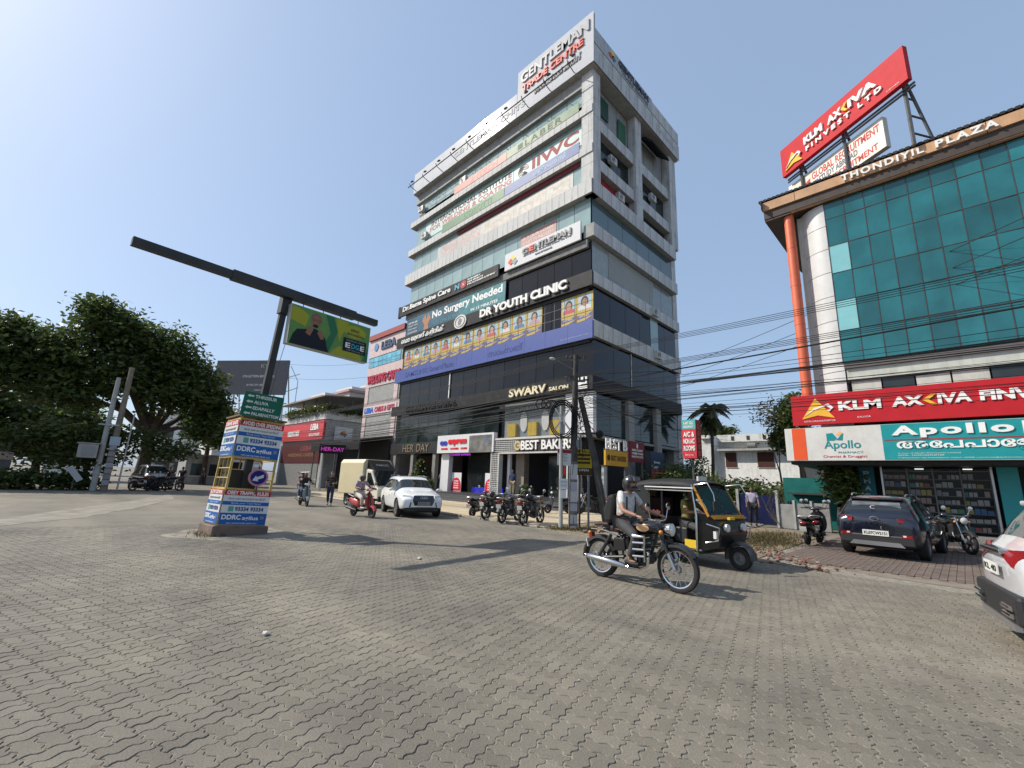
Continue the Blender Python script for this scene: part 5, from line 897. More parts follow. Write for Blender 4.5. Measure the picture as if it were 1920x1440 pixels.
def pole_card(name, parent, c, w, h, mat, tilt=0.): MB().obox(c, rtv+Vector((0, 0, tilt)), nrm, (0, 0, 1), w/2, .006, h/2).build(name, mat, parent)
pole_card('poster_board', sp, Vector((12.70, 9.93, 2.45)), .50, .58, P('card_white', (.55, .55, .53), .6), -.06); pole_card('poster_header', sp, Vector((12.69, 9.92, 2.66)), .48, .12, P('card_maroon', (.22, .02, .03)), -.06)
FPC = Fr((12.70, 9.92, 2.45), rtv+Vector((0, 0, -.06)))
for k, s in enumerate(('CLASSES', 'SPOKEN ENGLISH', 'IELTS OET')): lettering(s, LETG, sp, FPC, -.2, .1, .08-.11*k, .13-.11*k, c0=.012)
pole_card('red_flag', sp, Vector((12.65, 9.97, 1.95)), .22, .28, P('flag_red', (.55, .06, .04), .7), .4); pole_card('paper_card', sp, Vector((12.60, 9.87, 1.52)), .3, .36, P('card_plain', (.62, .62, .62), .6)); pole_card('paper_card', sp, Vector((12.59, 9.86, 1.18)), .18, .28, MATS['card_plain']); FPC2 = Fr((12.595, 9.863, 1.52), rtv); lettering('ROOMS', LETG, sp, FPC2, -.1, .1, .05, .11, c0=.012); lettering('TO LET', LETG, sp, FPC2, -.1, .1, -.08, -.01, c0=.012)
coil = thing('cable_coil', 'big black coil of spare cable on a white cross frame hung on the thin pole', 'cable', (12.6, 9.95, 3.15), world=True)
cc = Vector((12.60, 9.96, 3.80)); 
for k in range(7):
    rr = .46+.04*math.sin(k*2.1)+.02*k; q = [cc+nrm*(.02*k-.04)+rtv*(rr*.82*math.cos(u+k))+Vector((0, 0, rr*1.2*math.sin(u+k))) for u in [i*2*math.pi/28 for i in range(29)]]; MB().tube(q, .018, 5).build('cable_loop', P('cable_black', (.012, .012, .013), .6), coil, smooth=True)
for a in (R_(55), R_(125)): MB().obox(cc+nrm*.06, rtv*math.cos(a)+Vector((0, 0, math.sin(a))), nrm, rtv*-math.sin(a)+Vector((0, 0, math.cos(a))), .46, .012, .03).build('cross_bar', P('cross_white', (.5, .5, .5)), coil)
tg = thing('cable_tangle', 'tangle of black cables and junction boxes hanging between pole and strut', 'cable', (13.2, 9.5, 3), world=True)
rr = random.Random(3)
for k in range(34):
    a = Vector((12.95+rr.uniform(-.1, .25), 9.68+rr.uniform(-.3, .1), rr.uniform(2.6, 4.75))); b = a+Vector((rr.uniform(-.3, .55), rr.uniform(-.6, .35), rr.uniform(-.8, .4))); mid = (a+b)/2+Vector((rr.uniform(-.2, .2), rr.uniform(-.2, .2), -rr.uniform(.1, .4))); MB().tube([a, a*.3+mid*.7, mid, mid*.7+b*.3, b], rr.uniform(.008, .016), 4).build('cable', MATS['cable_black'], tg, smooth=True)
for k in range(3): c = Vector((12.5, 10.2, 4.45)); q = [c+nrm*.1+rtv*(-.15-.2*k+.18*math.cos(u))+Vector((0, 0, -.12+.16*math.sin(u))) for u in [i*2*math.pi/14 for i in range(15)]]; MB().tube(q, .02, 5).build('cable_loop', MATS['cable_black'], tg, smooth=True)
MB().ball((13.45, 8.95, 3.3), .16, .14, .15, 10, 6).build('splice_closure', MATS['cable_black'], tg, smooth=True); MB().obox((13.05, 9.55, 2.95), rtv, nrm, (0, 0, 1), .1, .06, .14).build('junction_box', P('junction_grey', (.2, .2, .2)), tg)
yb = thing('yellow_notice_board', 'yellow and black notice board on two posts behind the utility pole', 'sign', (13.9, 9.85, 0), world=True); FY = Fr((13.55, 9.98, 0), (.62, -.78, 0)); fbox('panel', P('notice_yellow', (.42, .33, .02), .5), yb, FY, -.05, .52, 1.85, 2.8, 0, .03); g = FY.off(.031)
for k, s in enumerate(('SECURITIES', 'DEPOSITORY', 'PARTICIPANT')): fbox('text_bar', P('notice_dark', (.06, .04, .02)), yb, g, .0, .46, 2.55-.14*k, 2.63-.14*k, 0, .003)
fbox('dark_foot', MATS['notice_dark'], yb, g, -.05, .52, 1.86, 2.12, 0, .003); lettering('OPEN', LETW, yb, g.off(.004), .05, .4, 2.0, 2.08)
for a in (.08, .4): MB().tube([FY.p(a, 0, -.02), FY.p(a, 1.9, -.02)], .04, 8).build('post', P('post_grey_%d' % int(a*10), (.05, .045, .045) if a < .2 else (.2, .21, .22), .5), yb, smooth=True)
wp = thing('white_gate_post', 'slim white square post left of the yellow bakery board', 'post', (15.1, 9.85, 0), world=True); MB().box(15.1, 15.22, 9.85, 9.97, 0, 2.25).build('post', P('post_white', (.40, .42, .43), .6), wp, bevel=.01); box('cap', BLK, wp, 15.08, 15.24, 9.83, 9.99, 2.252, 2.3)
# ---- overhead cables
wires = []
def wire(label, pts, r=.008, sag=.0, group='overhead cables along the road'):
    a, b = Vector(pts[0]), Vector(pts[1]); t = thing('overhead_cable', label, 'cable', tuple((a+b)/2), 0, group, world=True); n = 14
    q = [a.lerp(b, i/n)-Vector((0, 0, sag*4*(i/n)*(1-i/n))) for i in range(n+1)]; MB().tube(q, r, 5).build('strand', MATS['cable_black'], t, smooth=True)
rr = random.Random(11)
for k in range(4): wire('thin bare power line from the pole top towards the plaza building', ((13.0+.12*k-.2, 9.7-.15*k+.2, 6.22), (12.4+.3*k, -30, 7.4)), .008, .5)
for k in range(4): wire('thin power line from the lower cross-arm towards the plaza building', ((13.0+.12*k-.2, 9.7-.15*k+.2, 5.42), (12.3+.3*k, -30, 6.6)), .008, .45)
wire('single thick black cable sweeping across the teal glass', ((13.0, 9.65, 5.05), (12.4, -30, 6.9)), .022, .35, None)
for k in range(13): wire('sagging black service cable in the bundle towards the plaza building', ((13.0+rr.uniform(-.1, .1), 9.65, 4.35+.055*k), (12.2+rr.uniform(-.6, .6), -30, 5.0+.06*k+rr.uniform(-.15, .15))), rr.choice((.006, .008, .012)), rr.uniform(.3, .75))
for k in range(4): wire('thin power line from the pole top along the tower front', ((13.0+.12*k-.2, 9.7-.15*k+.2, 6.22), (15.0+.3*k, 52, 7.2)), .013, .5)
for k in range(3): wire('thin power line from the lower cross-arm along the tower front', ((13.0+.12*k-.2, 9.7-.15*k+.2, 5.42), (15.0+.3*k, 52, 6.4)), .013, .5)
for k in range(15): wire('sagging black service cable in the bundle along the tower front', ((13.0+rr.uniform(-.1, .1), 9.75, 4.2+.06*k), (15.0+rr.uniform(-.5, .5), 52, 4.3+.09*k+rr.uniform(-.1, .1))), rr.choice((.010, .014, .018)), rr.uniform(.3, .7))
for k in range(6): wire('thin service cable crossing from the pole to the white house', ((13.0, 9.65, 4.5+.1*k), (42, 12+1.2*k, 5.2+.5*k)), .010, rr.uniform(.3, .8))
for k in range(3): wire('thin high line rising from the tower side across the plaza glass', ((33, 15.2, 9.0+.8*k), (10.5, -16, 10.2+.5*k)), .014, .6)
for k in range(9): wire('low sagging cable in the bundle over the red finance sign', ((13.0+rr.uniform(-.1, .1), 9.6, 3.75+.06*k), (12.6+rr.uniform(-.5, .5), -30, 4.3+.1*k)), rr.choice((.005, .007, .010)), rr.uniform(.25, .6))
for k in range(2): wire('thin pale line crossing the sky left of the pink building', (at(17.8, 55, 13.5-1.6*k), (22.6, 38.6, 13.2-1.5*k)), .012, .4)
# ================================================================ vegetation
def leaf_mat(name, c0, c1, trans=.42):
    m = bpy.data.materials.new(name); m.use_nodes = True; nt = m.node_tree; N = nt.nodes; L = nt.links; b = N['Principled BSDF']; out = N['Material Output']
    a = N.new('ShaderNodeAttribute'); a.attribute_name = 'tone'; rp = N.new('ShaderNodeValToRGB'); rp.color_ramp.elements[0].color = (*c0, 1); rp.color_ramp.elements[1].color = (*c1, 1); L.new(a.outputs['Fac'], rp.inputs[0])
    b.inputs['Roughness'].default_value = .45; b.inputs['Specular IOR Level'].default_value = .4; L.new(rp.outputs[0], b.inputs['Base Color'])
    tr = N.new('ShaderNodeBsdfTranslucent'); L.new(rp.outputs[0], tr.inputs[0]); ms = N.new('ShaderNodeMixShader'); ms.inputs[0].default_value = trans; L.new(b.outputs[0], ms.inputs[1]); L.new(tr.outputs[0], ms.inputs[2]); L.new(ms.outputs[0], out.inputs[0]); return m
LEAF1 = leaf_mat('leaf_dark', (.034, .058, .016), (.125, .17, .046)); LEAF2 = leaf_mat('leaf_mid', (.035, .055, .014), (.11, .135, .035)); LEAF3 = leaf_mat('leaf_dry', (.07, .06, .022), (.17, .14, .06)); LEAFP = leaf_mat('leaf_palm', (.035, .05, .018), (.11, .125, .045))
BARK = M('bark', (.085, .065, .048), .9, var=.3, bump=.7, bscale=20)
def leaf_cloud(name, mat, parent, lobes, n, size, rng, flat=.35, clump=.5, kind=None, shell=.55):
    """n leaf-shaped faces in small sprays through the volume of the lobes [(centre, radii, weight)]"""
    org = np.array(_org(parent)); w = np.array([l[2] for l in lobes], float); w /= w.sum(); per = 9; nc = max(1, n//per)
    li = rng.choice(len(lobes), nc, p=w); C = np.array([l[0] for l in lobes])[li]; Rr = np.array([l[1] for l in lobes])[li]
    d = rng.normal(size=(nc, 3)); d /= np.linalg.norm(d, axis=1)[:, None]; r = 1-shell*rng.random(nc)**1.6; r *= (1+.10*rng.normal(size=nc)); ctr = C+d*Rr*r[:, None]
    P_ = np.repeat(ctr, per, 0)+rng.normal(size=(nc*per, 3))*clump*np.array([1, 1, .6]); k = len(P_)
    u = rng.normal(size=(k, 3)); u[:, 2] *= .5; u /= np.linalg.norm(u, axis=1)[:, None]; nn = rng.normal(size=(k, 3))+np.array([0, 0, 1/flat*.4]); v = np.cross(nn, u); v /= np.maximum(np.linalg.norm(v, axis=1), 1e-6)[:, None]
    s = size*(.6+.8*rng.random(k))[:, None]; V = np.stack([P_-u*s, P_+v*s*.45+u*s*.1, P_+u*s, P_-v*s*.45+u*s*.1], 1).reshape(-1, 3)-org
    me = bpy.data.meshes.new(name); me.vertices.add(k*4); me.vertices.foreach_set('co', V.ravel()); me.loops.add(k*4); me.loops.foreach_set('vertex_index', np.arange(k*4)); me.polygons.add(k); me.polygons.foreach_set('loop_start', np.arange(k)*4); me.polygons.foreach_set('loop_total', np.full(k, 4)); me.update()
    tn = np.clip(np.repeat(rng.random(nc), per)*.5+rng.random(k)*.5, 0, 1); at_ = me.attributes.new('tone', 'FLOAT', 'FACE'); at_.data.foreach_set('value', tn); me.materials.append(mat); me.validate()
    o = bpy.data.objects.new(name, me); COL.objects.link(o); o.parent = parent
    if kind: o['kind'] = kind
    return o
def limbs(parent, base, h, r, tops, rng, mat=BARK, name='trunk'):
    b = Vector(base); top = b+Vector((rng.normal()*.15*h*.2, rng.normal()*.15*h*.2, h)); MB().tube([b, b.lerp(top, .5)+Vector((rng.normal()*.1, rng.normal()*.1, 0)), top], [r*1.25, r, r*.8], 10).build(name, mat, parent, smooth=True)
    for t in tops:
        t = Vector(t); m = top.lerp(t, .5)+Vector((rng.normal()*.3, rng.normal()*.3, .3)); MB().tube([top-Vector((0, 0, .2)), m, t], [r*.6, r*.38, r*.12], 7).build('limb', mat, parent, smooth=True)
def tree(name, label, base, th, r, lobes, n, size, mat, seed, clump=.5, group=None, cat='tree', shell=.55):
    g = np.random.default_rng(seed); t = thing(name, label, cat, base, 0, group, world=True); limbs(t, base, th, r, [l[0] for l in lobes], g); leaf_cloud('crown', mat, t, lobes, n, size, g, clump=clump, shell=shell); return t
tree('rain_tree', 'huge dark green spreading tree at left with dense domed crown', (4.9, 45.0, 0), 4.2, .45, [((1.6, 44.2, 11.3), (2.4, 2.6, 2.0), 1.2), ((4.6, 44.2, 10.4), (2.6, 2.8, 2.2), 1.3), ((7.2, 44.6, 8.6), (2.1, 2.4, 1.9), 1.0), ((8.6, 44.8, 6.6), (1.4, 2, 1.6), .6), ((-.8, 44.2, 9.0), (2.0, 2.6, 2.0), .9), ((2.6, 43.2, 8.2), (2.6, 2.2, 1.8), .9), ((5.6, 43.4, 7.2), (2.4, 2.2, 1.6), .8), ((.4, 44.2, 12.9), (1.3, 1.5, .9), .35), ((8.2, 44.2, 4.7), (1.1, 1.4, 1.1), .3), ((0, 43.6, 6.6), (2.2, 2, 1.4), .6)], 36000, .19, LEAF1, 1, .34, shell=.8)
tree('broad_tree', 'broad leafy tree at the far left edge beside the huge tree', (-4.9, 46.5, 0), 3.6, .35, [((-4.2, 45.2, 8.8), (3.0, 3, 2.4), 1), ((-1.6, 44.8, 8.0), (2.0, 2.2, 2.2), .7), ((-6.5, 45.2, 7.5), (2.6, 3, 2.6), .8), ((-3.5, 45.2, 10.4), (1.2, 1.4, .9), .25)], 19000, .19, LEAF1, 2, .36, shell=.8)
# low sprawling foliage under the trees
tree('drooping_shrub_tree', 'light green drooping branches spreading low behind the leaning poles', (1.5, 41, 0), 1.6, .14, [((.2, 39.9, 3.4), (2.2, 1.0, .6), .6), ((3.2, 39.9, 3.6), (2.0, .8, .5), .5), ((-2.2, 40.2, 2.9), (2.2, 1.0, .6), .5), ((5.6, 39.9, 2.8), (1.8, 1, .6), .4), ((1.2, 39.4, 2.2), (2.6, 1.0, .8), .6)], 5500, .17, LEAF2, 3, .4)
tree('roadside_bush', 'dark bushy undergrowth piled at the foot of the leaning poles', (-.8, 40, 0), .6, .06, [((-1.0, 39.6, .55), (1.8, .8, .55), 1), ((1.2, 39.6, .5), (1.0, .6, .5), .4)], 2600, .15, LEAF1, 4, .3, cat='bush')
tree('lane_tree', 'smaller dark tree hanging over the lane right of the huge tree', (11.2, 56, 0), 4.0, .25, [((10.8, 55, 6.4), (2.2, 2.2, 1.9), 1), ((12.0, 54, 5.2), (1.8, 1.8, 1.5), .7)], 7000, .24, LEAF1, 5, .5)
for k, (x, y, z, rr_) in enumerate(((-6, 60, 5.5, 5), (-1, 64, 5, 4), (-12, 62, 6, 6))): tree('far_street_tree', ['dense tree mass behind the broad tree at the left edge', 'rounded tree behind the trunk of the huge tree', 'outermost background tree beyond the left edge'][k], (x, y, 0), 3, .3, [((x, y, z), (rr_, 3, 3.4), 1), ((x+2, y-1, z-.8), (rr_*.7, 2.5, 2.0), .8)], 9000, .34, LEAF1, 20+k, .6)
# palm
def palm(name, label, base, top, nfr, L, seed, mat, elr=None):
    g = random.Random(seed); t = thing(name, label, 'tree', base, world=True); b = Vector(base); tp = Vector(top)
    MB().tube([b, b.lerp(tp, .5)+Vector((.2, 0, 0)), tp], [.17, .12, .11], 9).build('trunk', BARK, t, smooth=True); V = []; Fc = []; tone = []
    for k in range(nfr+16):
        az = 2*math.pi*k/nfr+g.uniform(-.2, .2); el = g.uniform(-1.25, -.35) if k >= nfr else g.uniform(-.9, 1.25) if k % 2 else g.uniform(.2, 1.2); Lk = L*(g.uniform(.55, .8) if k >= nfr else g.uniform(.8, 1.1)); d = Vector((math.cos(az), math.sin(az), 0)); pts = []
        for i in range(11):
            s = i/10; pts.append(tp+d*(Lk*s*math.cos(el)*(1-.12*s))+Vector((0, 0, Lk*(s*math.sin(el)-.75*s*s*(1.1 if el > 0 else .5)))))
        MB().tube(pts, [.035*(1-.8*i/10) for i in range(11)], 4).build('frond_rib', M('palm_rib', (.14, .13, .05), .7), t, smooth=True); side = d.cross(Vector((0, 0, 1)))
        for i in range(1, 40):
            s = i/40*10; j = min(int(s), 9); p = pts[j].lerp(pts[j+1], s-j); tg = (pts[j+1]-pts[j]).normalized(); ll = L*.26*math.sin(math.pi*min(1, .12+.9*i/40))
            for sg in (-1, 1):
                q = p+(side*sg*.8+tg*.5+Vector((0, 0, -.55-.25*g.random()))).normalized()*ll; w = tg*.055; n0 = len(V); V += [p-w, p+w, q+w*.25, q-w*.25]; Fc.append((n0, n0+1, n0+2, n0+3)); tone.append(g.random())
    m = MB(); m.add(V, Fc); o = m.build('fronds', mat, t); at_ = o.data.attributes.new('tone', 'FLOAT', 'FACE'); at_.data.foreach_set('value', tone); return t
palm('coconut_palm', 'coconut palm with drooping fronds rising beside the lodge sign', (35.6, 13.6, 0), (35.5, 13.3, 7.6), 17, 2.3, 5, LEAFP)
tree('yard_tree', 'dark leafy tree left of the red finance sign', (30, 6.2, 0), 3.0, .16, [((29.6, 6.5, 5.0), (1.2, .65, 1.2), 1), ((29.4, 6.2, 6.2), (1.0, .7, .8), .6), ((29.5, 7.1, 4.5), (.5, .4, .5), .25)], 6000, .13, LEAF1, 6, .28)
tree('sparse_tree', 'thin half-bare grey tree in front of the yard tree', (28.9, 7.2, 0), 2.8, .06, [((28.8, 7.5, 5.8), (.8, .7, .7), 1), ((28.8, 7.3, 6.3), (.5, .4, .5), .4)], 600, .09, LEAF3, 7, .3)
tree('round_yard_tree', 'round green tree behind the white house under the palm', (68, 25.5, 0), 6, .3, [((68, 25.2, 9.2), (2.6, 3.2, 1.6), 1)], 3000, .28, LEAF2, 8, .4)
tree('shaded_hedge', 'dark shady hedge mass over the driveway wall', (27, 9.5, 0), .8, .1, [((27, 8.6, 1.15), (1.4, 1.3, .7), 1), ((26.6, 10.6, 1.3), (1.4, 1.2, .75), 1), ((28, 6.6, 1.2), (1.2, 1.0, .6), .7), ((26, 12.2, 1.7), (1.4, 1, 1.1), .7)], 12000, .12, LEAF1, 9, .28, cat='hedge')
tree('bougainvillea_bush', 'pale dry bush with small light leaves by the white house front', (30, 10.2, 0), .8, .06, [((30.3, 9.6, 1.7), (.9, 1.6, .4), 1)], 1400, .1, LEAF3, 10, .3, cat='bush')
tree('shop_shade_tree', 'dark narrow tree in shade between the grey wall and the pharmacy', (22.6, 3.6, 0), 1.0, .08, [((22.6, 3.5, 2.0), (.55, .4, .7), 1)], 2600, .09, LEAF1, 12, .2)
def spiky(name, label, c, h, n, seed, mat):
    g = random.Random(seed); t = thing(name, label, 'plant', c, world=True); V = []; Fc = []; tone = []
    for k in range(n):
        az = g.uniform(0, 6.28); el = g.uniform(.5, 1.45); L = h*g.uniform(.7, 1.1); d = Vector((math.cos(az)*math.cos(el), math.sin(az)*math.cos(el), math.sin(el))); s = d.cross(Vector((0, 0, 1))).normalized()*h*.03; p = Vector(c); m_ = p+d*L*.55; q = p+d*L-Vector((0, 0, L*.25*math.cos(el))); n0 = len(V); V += [p-s*.6, p+s*.6, m_+s, m_-s, q]; Fc += [(n0, n0+1, n0+2, n0+3), (n0+3, n0+2, n0+4)]; r = g.random(); tone += [r, r]
    m = MB(); m.add(V, Fc); o = m.build('leaves', mat, t); at_ = o.data.attributes.new('tone', 'FLOAT', 'FACE'); at_.data.foreach_set('value', tone); return t
spiky('spiky_plant', 'spiky pale green plant behind the rickshaw roof', (20.8, 9.9, .0), 2.3, 46, 1, LEAF2); spiky('spiky_shrub', 'second spiky shrub by the lodge pole', (25.5, 9.8, 1.2), 1.8, 40, 2, LEAF2)
tree('tower_side_shrubs', 'brown-green shrubs below the navy board beside the tower', (27.6, 12.9, 0), .5, .05, [((29.2, 12.8, 1.5), (1.3, .7, 1.2), 1), ((25.3, 12.9, 1.2), (1.2, .6, .9), .7), ((31.5, 13.2, 2.2), (1.3, .8, 1.6), 1)], 4500, .12, LEAF1, 13, .3, cat='bush')
t = thing('bare_twig_bush', 'leafless twiggy bush in front of the teal shed', 'bush', (23.0, 5.9, 0), world=True); g = random.Random(4)
for k in range(16):
    p = Vector((23.0, 5.9, .05)); a = g.uniform(-.9, .9); d = Vector((.1, math.sin(a), math.cos(a)*1.2)); q = p+d*g.uniform(.5, .9); r = q+Vector((g.uniform(-.2, .2), g.uniform(-.35, .35), g.uniform(.3, .8))); MB().tube([p, q, r, r+Vector((0, g.uniform(-.3, .3), .3))], [.022, .015, .009, .004], 4).build('twig', BARK, t)
# potted plants at the shops
def topiary(c, label): t = thing('topiary_pot', label, 'plant', c, world=True); MB().lathe([(.17, 0), (.25, .4), (.27, .42), (.22, .43)], c, n=16).build('pot', P('pot_black', (.03, .03, .03), .4), t, smooth=True); leaf_cloud('crown', LEAF2, t, [((c[0], c[1], c[2]+.86), (.42, .42, .46), 1)], 2600, .05, np.random.default_rng(3), clump=.05, shell=.25)
topiary((20.1, 18.6, .035), 'clipped round topiary in a black pot by the bakery steps')
t = thing('christmas_tree', 'conical green tree hung with small white lights in the boutique front', 'tree', (21.7, 32.2, .6), world=True); g = np.random.default_rng(5); leaf_cloud('crown', LEAF2, t, [((21.7, 32.2, .95+.25*k), (.95-.105*k, .95-.105*k, .3), 1) for k in range(8)], 7000, .09, g, clump=.1); MB().tube([(21.7, 32.2, .6), (21.7, 32.2, 3.1)], .05, 6).build('trunk', BARK, t)
for k in range(26): a = k*2.4; z = .8+k*.085; r_ = .95*(1-k/30); MB().ball((21.7+r_*math.cos(a), 32.2+r_*math.sin(a), z), .035, n=6, m=4).build('bauble', M('bauble', (.7, .7, .6), emit=.6), t)
tree('boutique_bush', 'low green bush in the planter left of the white pier', (21.3, 30.6, 0), .5, .03, [((21.2, 30.6, 1.0), (.5, .9, .55), 1)], 2600, .08, LEAF2, 15, .1, cat='bush'); tree('orange_potted_flowers', 'orange-brown potted plants on the ground below the boutique bush', (20.6, 30.0, 0), .2, .02, [((20.6, 30.0, .35), (.3, .9, .25), 1)], 1200, .07, LEAF3, 16, .08, cat='plant')
# terrace plants on the low building
tree('terrace_plants', 'trailing green plants along the terrace railing', (21.0, 57, 8.4), .2, .03, [((20.9, 51.5+2*k, 8.9), (.4, 1.3, .5), 1) for k in range(6)]+[((22+1.6*k, 50.6, 8.8), (.9, .4, .4), .8) for k in range(3)], 5200, .14, LEAF2, 17, .25, cat='plant')
# grass on the verge and round the pole
def grass(name, label, pts, n, h, seed, mat):
    g = np.random.default_rng(seed); V = []; Fc = []; tone = []
    for (x, y, rx, ry, w) in pts:
        for k in range(int(n*w)):
            px, py = x+g.normal()*rx*.5, y+g.normal()*ry*.5; a = g.uniform(0, 6.28); hh = h*g.uniform(.4, 1.2); dx, dy = math.cos(a)*.010, math.sin(a)*.010; bx, by = g.normal()*hh*.4, g.normal()*hh*.4; n0 = len(V); V += [(px-dx, py-dy, .01), (px+dx, py+dy, .01), (px+bx, py+by, hh)]; Fc.append((n0, n0+1, n0+2)); tone.append(g.random())
    m = MB(); m.add(V, Fc); o = m.build(name, mat); at_ = o.data.attributes.new('tone', 'FLOAT', 'FACE'); at_.data.foreach_set('value', tone); tag(o, label, 'grass', kind='stuff'); return o
grass('verge_grass', 'thin dry grass on the soil verge and round the poles', [(15.6, 4.5, 2.6, .9, 1), (18, 5.0, 2, .8, .6), (13.0, 9.5, .8, .8, .25), (12.6, 9.9, .5, .4, .2), (14.5, 9.3, 1.6, .8, .3), (3.0, 12.75, .5, .15, .03), (2.75, 13.3, .15, .5, .03)], 2600, .12, 5, LEAF3)
# rubble and stones
g = random.Random(8); RUB = [M('rubble_brick', (.20, .085, .06), .9, var=.3, bump=.5), M('rubble_concrete', (.23, .205, .17), .9, var=.2, bump=.5), M('rubble_grey', (.20, .18, .16), .9, var=.3)]
def stone(name, label, c, s, mat, grp): m = MB(); m.ball(c, s*g.uniform(.7, 1.2), s*g.uniform(.6, 1.1), s*g.uniform(.35, .6), 6, 4); m.v = [(x+g.uniform(-.2, .2)*s, y+g.uniform(-.2, .2)*s, z+g.uniform(-.15, .15)*s) for x, y, z in m.v]; return tag(m.build(name, mat), label, 'stone', grp)
for k in range(150):
    s_ = g.random(); x = 13.6-2.1*s_+g.gauss(0, .32); y = 4.5-2.3*s_+g.gauss(0, .3); j = 0 if g.random() < .55 else 1; stone('rubble_piece', 'broken %s piece in the rubble strip along the road edge' % ('red brick', 'pale concrete')[j], (x, y, .03), g.uniform(.02, .062), RUB[j], 'rubble along the road edge')
for k in range(16): stone('pole_foot_stone', 'dark stone lying at the foot of the utility pole', (13.6+g.gauss(0, .5), 9.0+g.gauss(0, .35), .07), g.uniform(.08, .2), RUB[2], 'stones round the utility pole')
for k in range(26): stone('litter_fleck', 'tiny pale fleck of litter on the open paving', (g.uniform(1.2, 7.5), g.uniform(1.8, 9.5), .006), g.uniform(.006, .013), P('scrap', (.5, .46, .42), .8), 'flecks of litter on the paving')
for (x, y, s_) in ((1.74, 4.99, .035), (5.31, 7.66, .05), (2.9, 5.2, .012)): stone('litter_scrap', 'crumpled pale scrap of litter lying %s' % ('on the paving in front', 'on the paving near the gantry shadow', 'on the open paving at left')[int(s_*40) % 3], (x, y, .02), s_, P('scrap', (.5, .46, .42), .8), None)
# ================================================================ vehicles   (local axes: x forward, y left, z up)
RUBBER = M('rubber', (.018, .017, .016), .8, var=.2, bump=.2); CHROME = M('chrome', (.62, .62, .62), .12, metal=1., var=.05); ALLOY = M('alloy', (.42, .42, .43), .3, metal=.8, var=.05); BPLAS = M('black_plastic', (.020, .020, .021), .5, var=.15); GLOSSK = M('gloss_black', (.010, .010, .011), .15, var=.1, coat=.6); CGLASS = M('car_glass', (.02, .024, .026), .03, var=.1, spec=.8); LAMPC = M('lamp_clear', (.62, .62, .60), .12, var=.05, spec=.8); LAMPR = M('lamp_red', (.22, .008, .010), .15, var=.15, spec=.7); AMBER = M('lamp_amber', (.65, .22, .03), .25); PLATEW = P('plate_white', (.62, .62, .58), .5); PLATEY = P('plate_yellow', (.62, .42, .03), .5)
def eval_mesh(me, mods):
    ob = bpy.data.objects.new('tmp', me); COL.objects.link(ob)
    for typ, kw in mods:
        m = ob.modifiers.new(typ, typ)
        for k, v in kw.items(): setattr(m, k, v)
    dg = bpy.context.evaluated_depsgraph_get(); r = bpy.data.meshes.new_from_object(ob.evaluated_get(dg)); bpy.data.objects.remove(ob); return r
def split_mesh(me, names, mats, parent):
    """one child object for every material index of me"""
    mi = np.empty(len(me.polygons), int); me.polygons.foreach_get('material_index', mi); V = np.empty(len(me.vertices)*3); me.vertices.foreach_get('co', V); V = V.reshape(-1, 3); polys = [tuple(p.vertices) for p in me.polygons]
    for k, (nm, mt) in enumerate(zip(names, mats)):
        fs = [polys[i] for i in np.nonzero(mi == k)[0]]
        if not fs: continue
        ids = sorted({v for f in fs for v in f}); ix = {v: i for i, v in enumerate(ids)}; m2 = bpy.data.meshes.new(nm); m2.from_pydata(V[ids].tolist(), [], [tuple(ix[v] for v in f) for f in fs]); m2.materials.append(mt); m2.polygons.foreach_set('use_smooth', [True]*len(fs)); m2.update(); o = bpy.data.objects.new(nm, m2); COL.objects.link(o); o.parent = parent
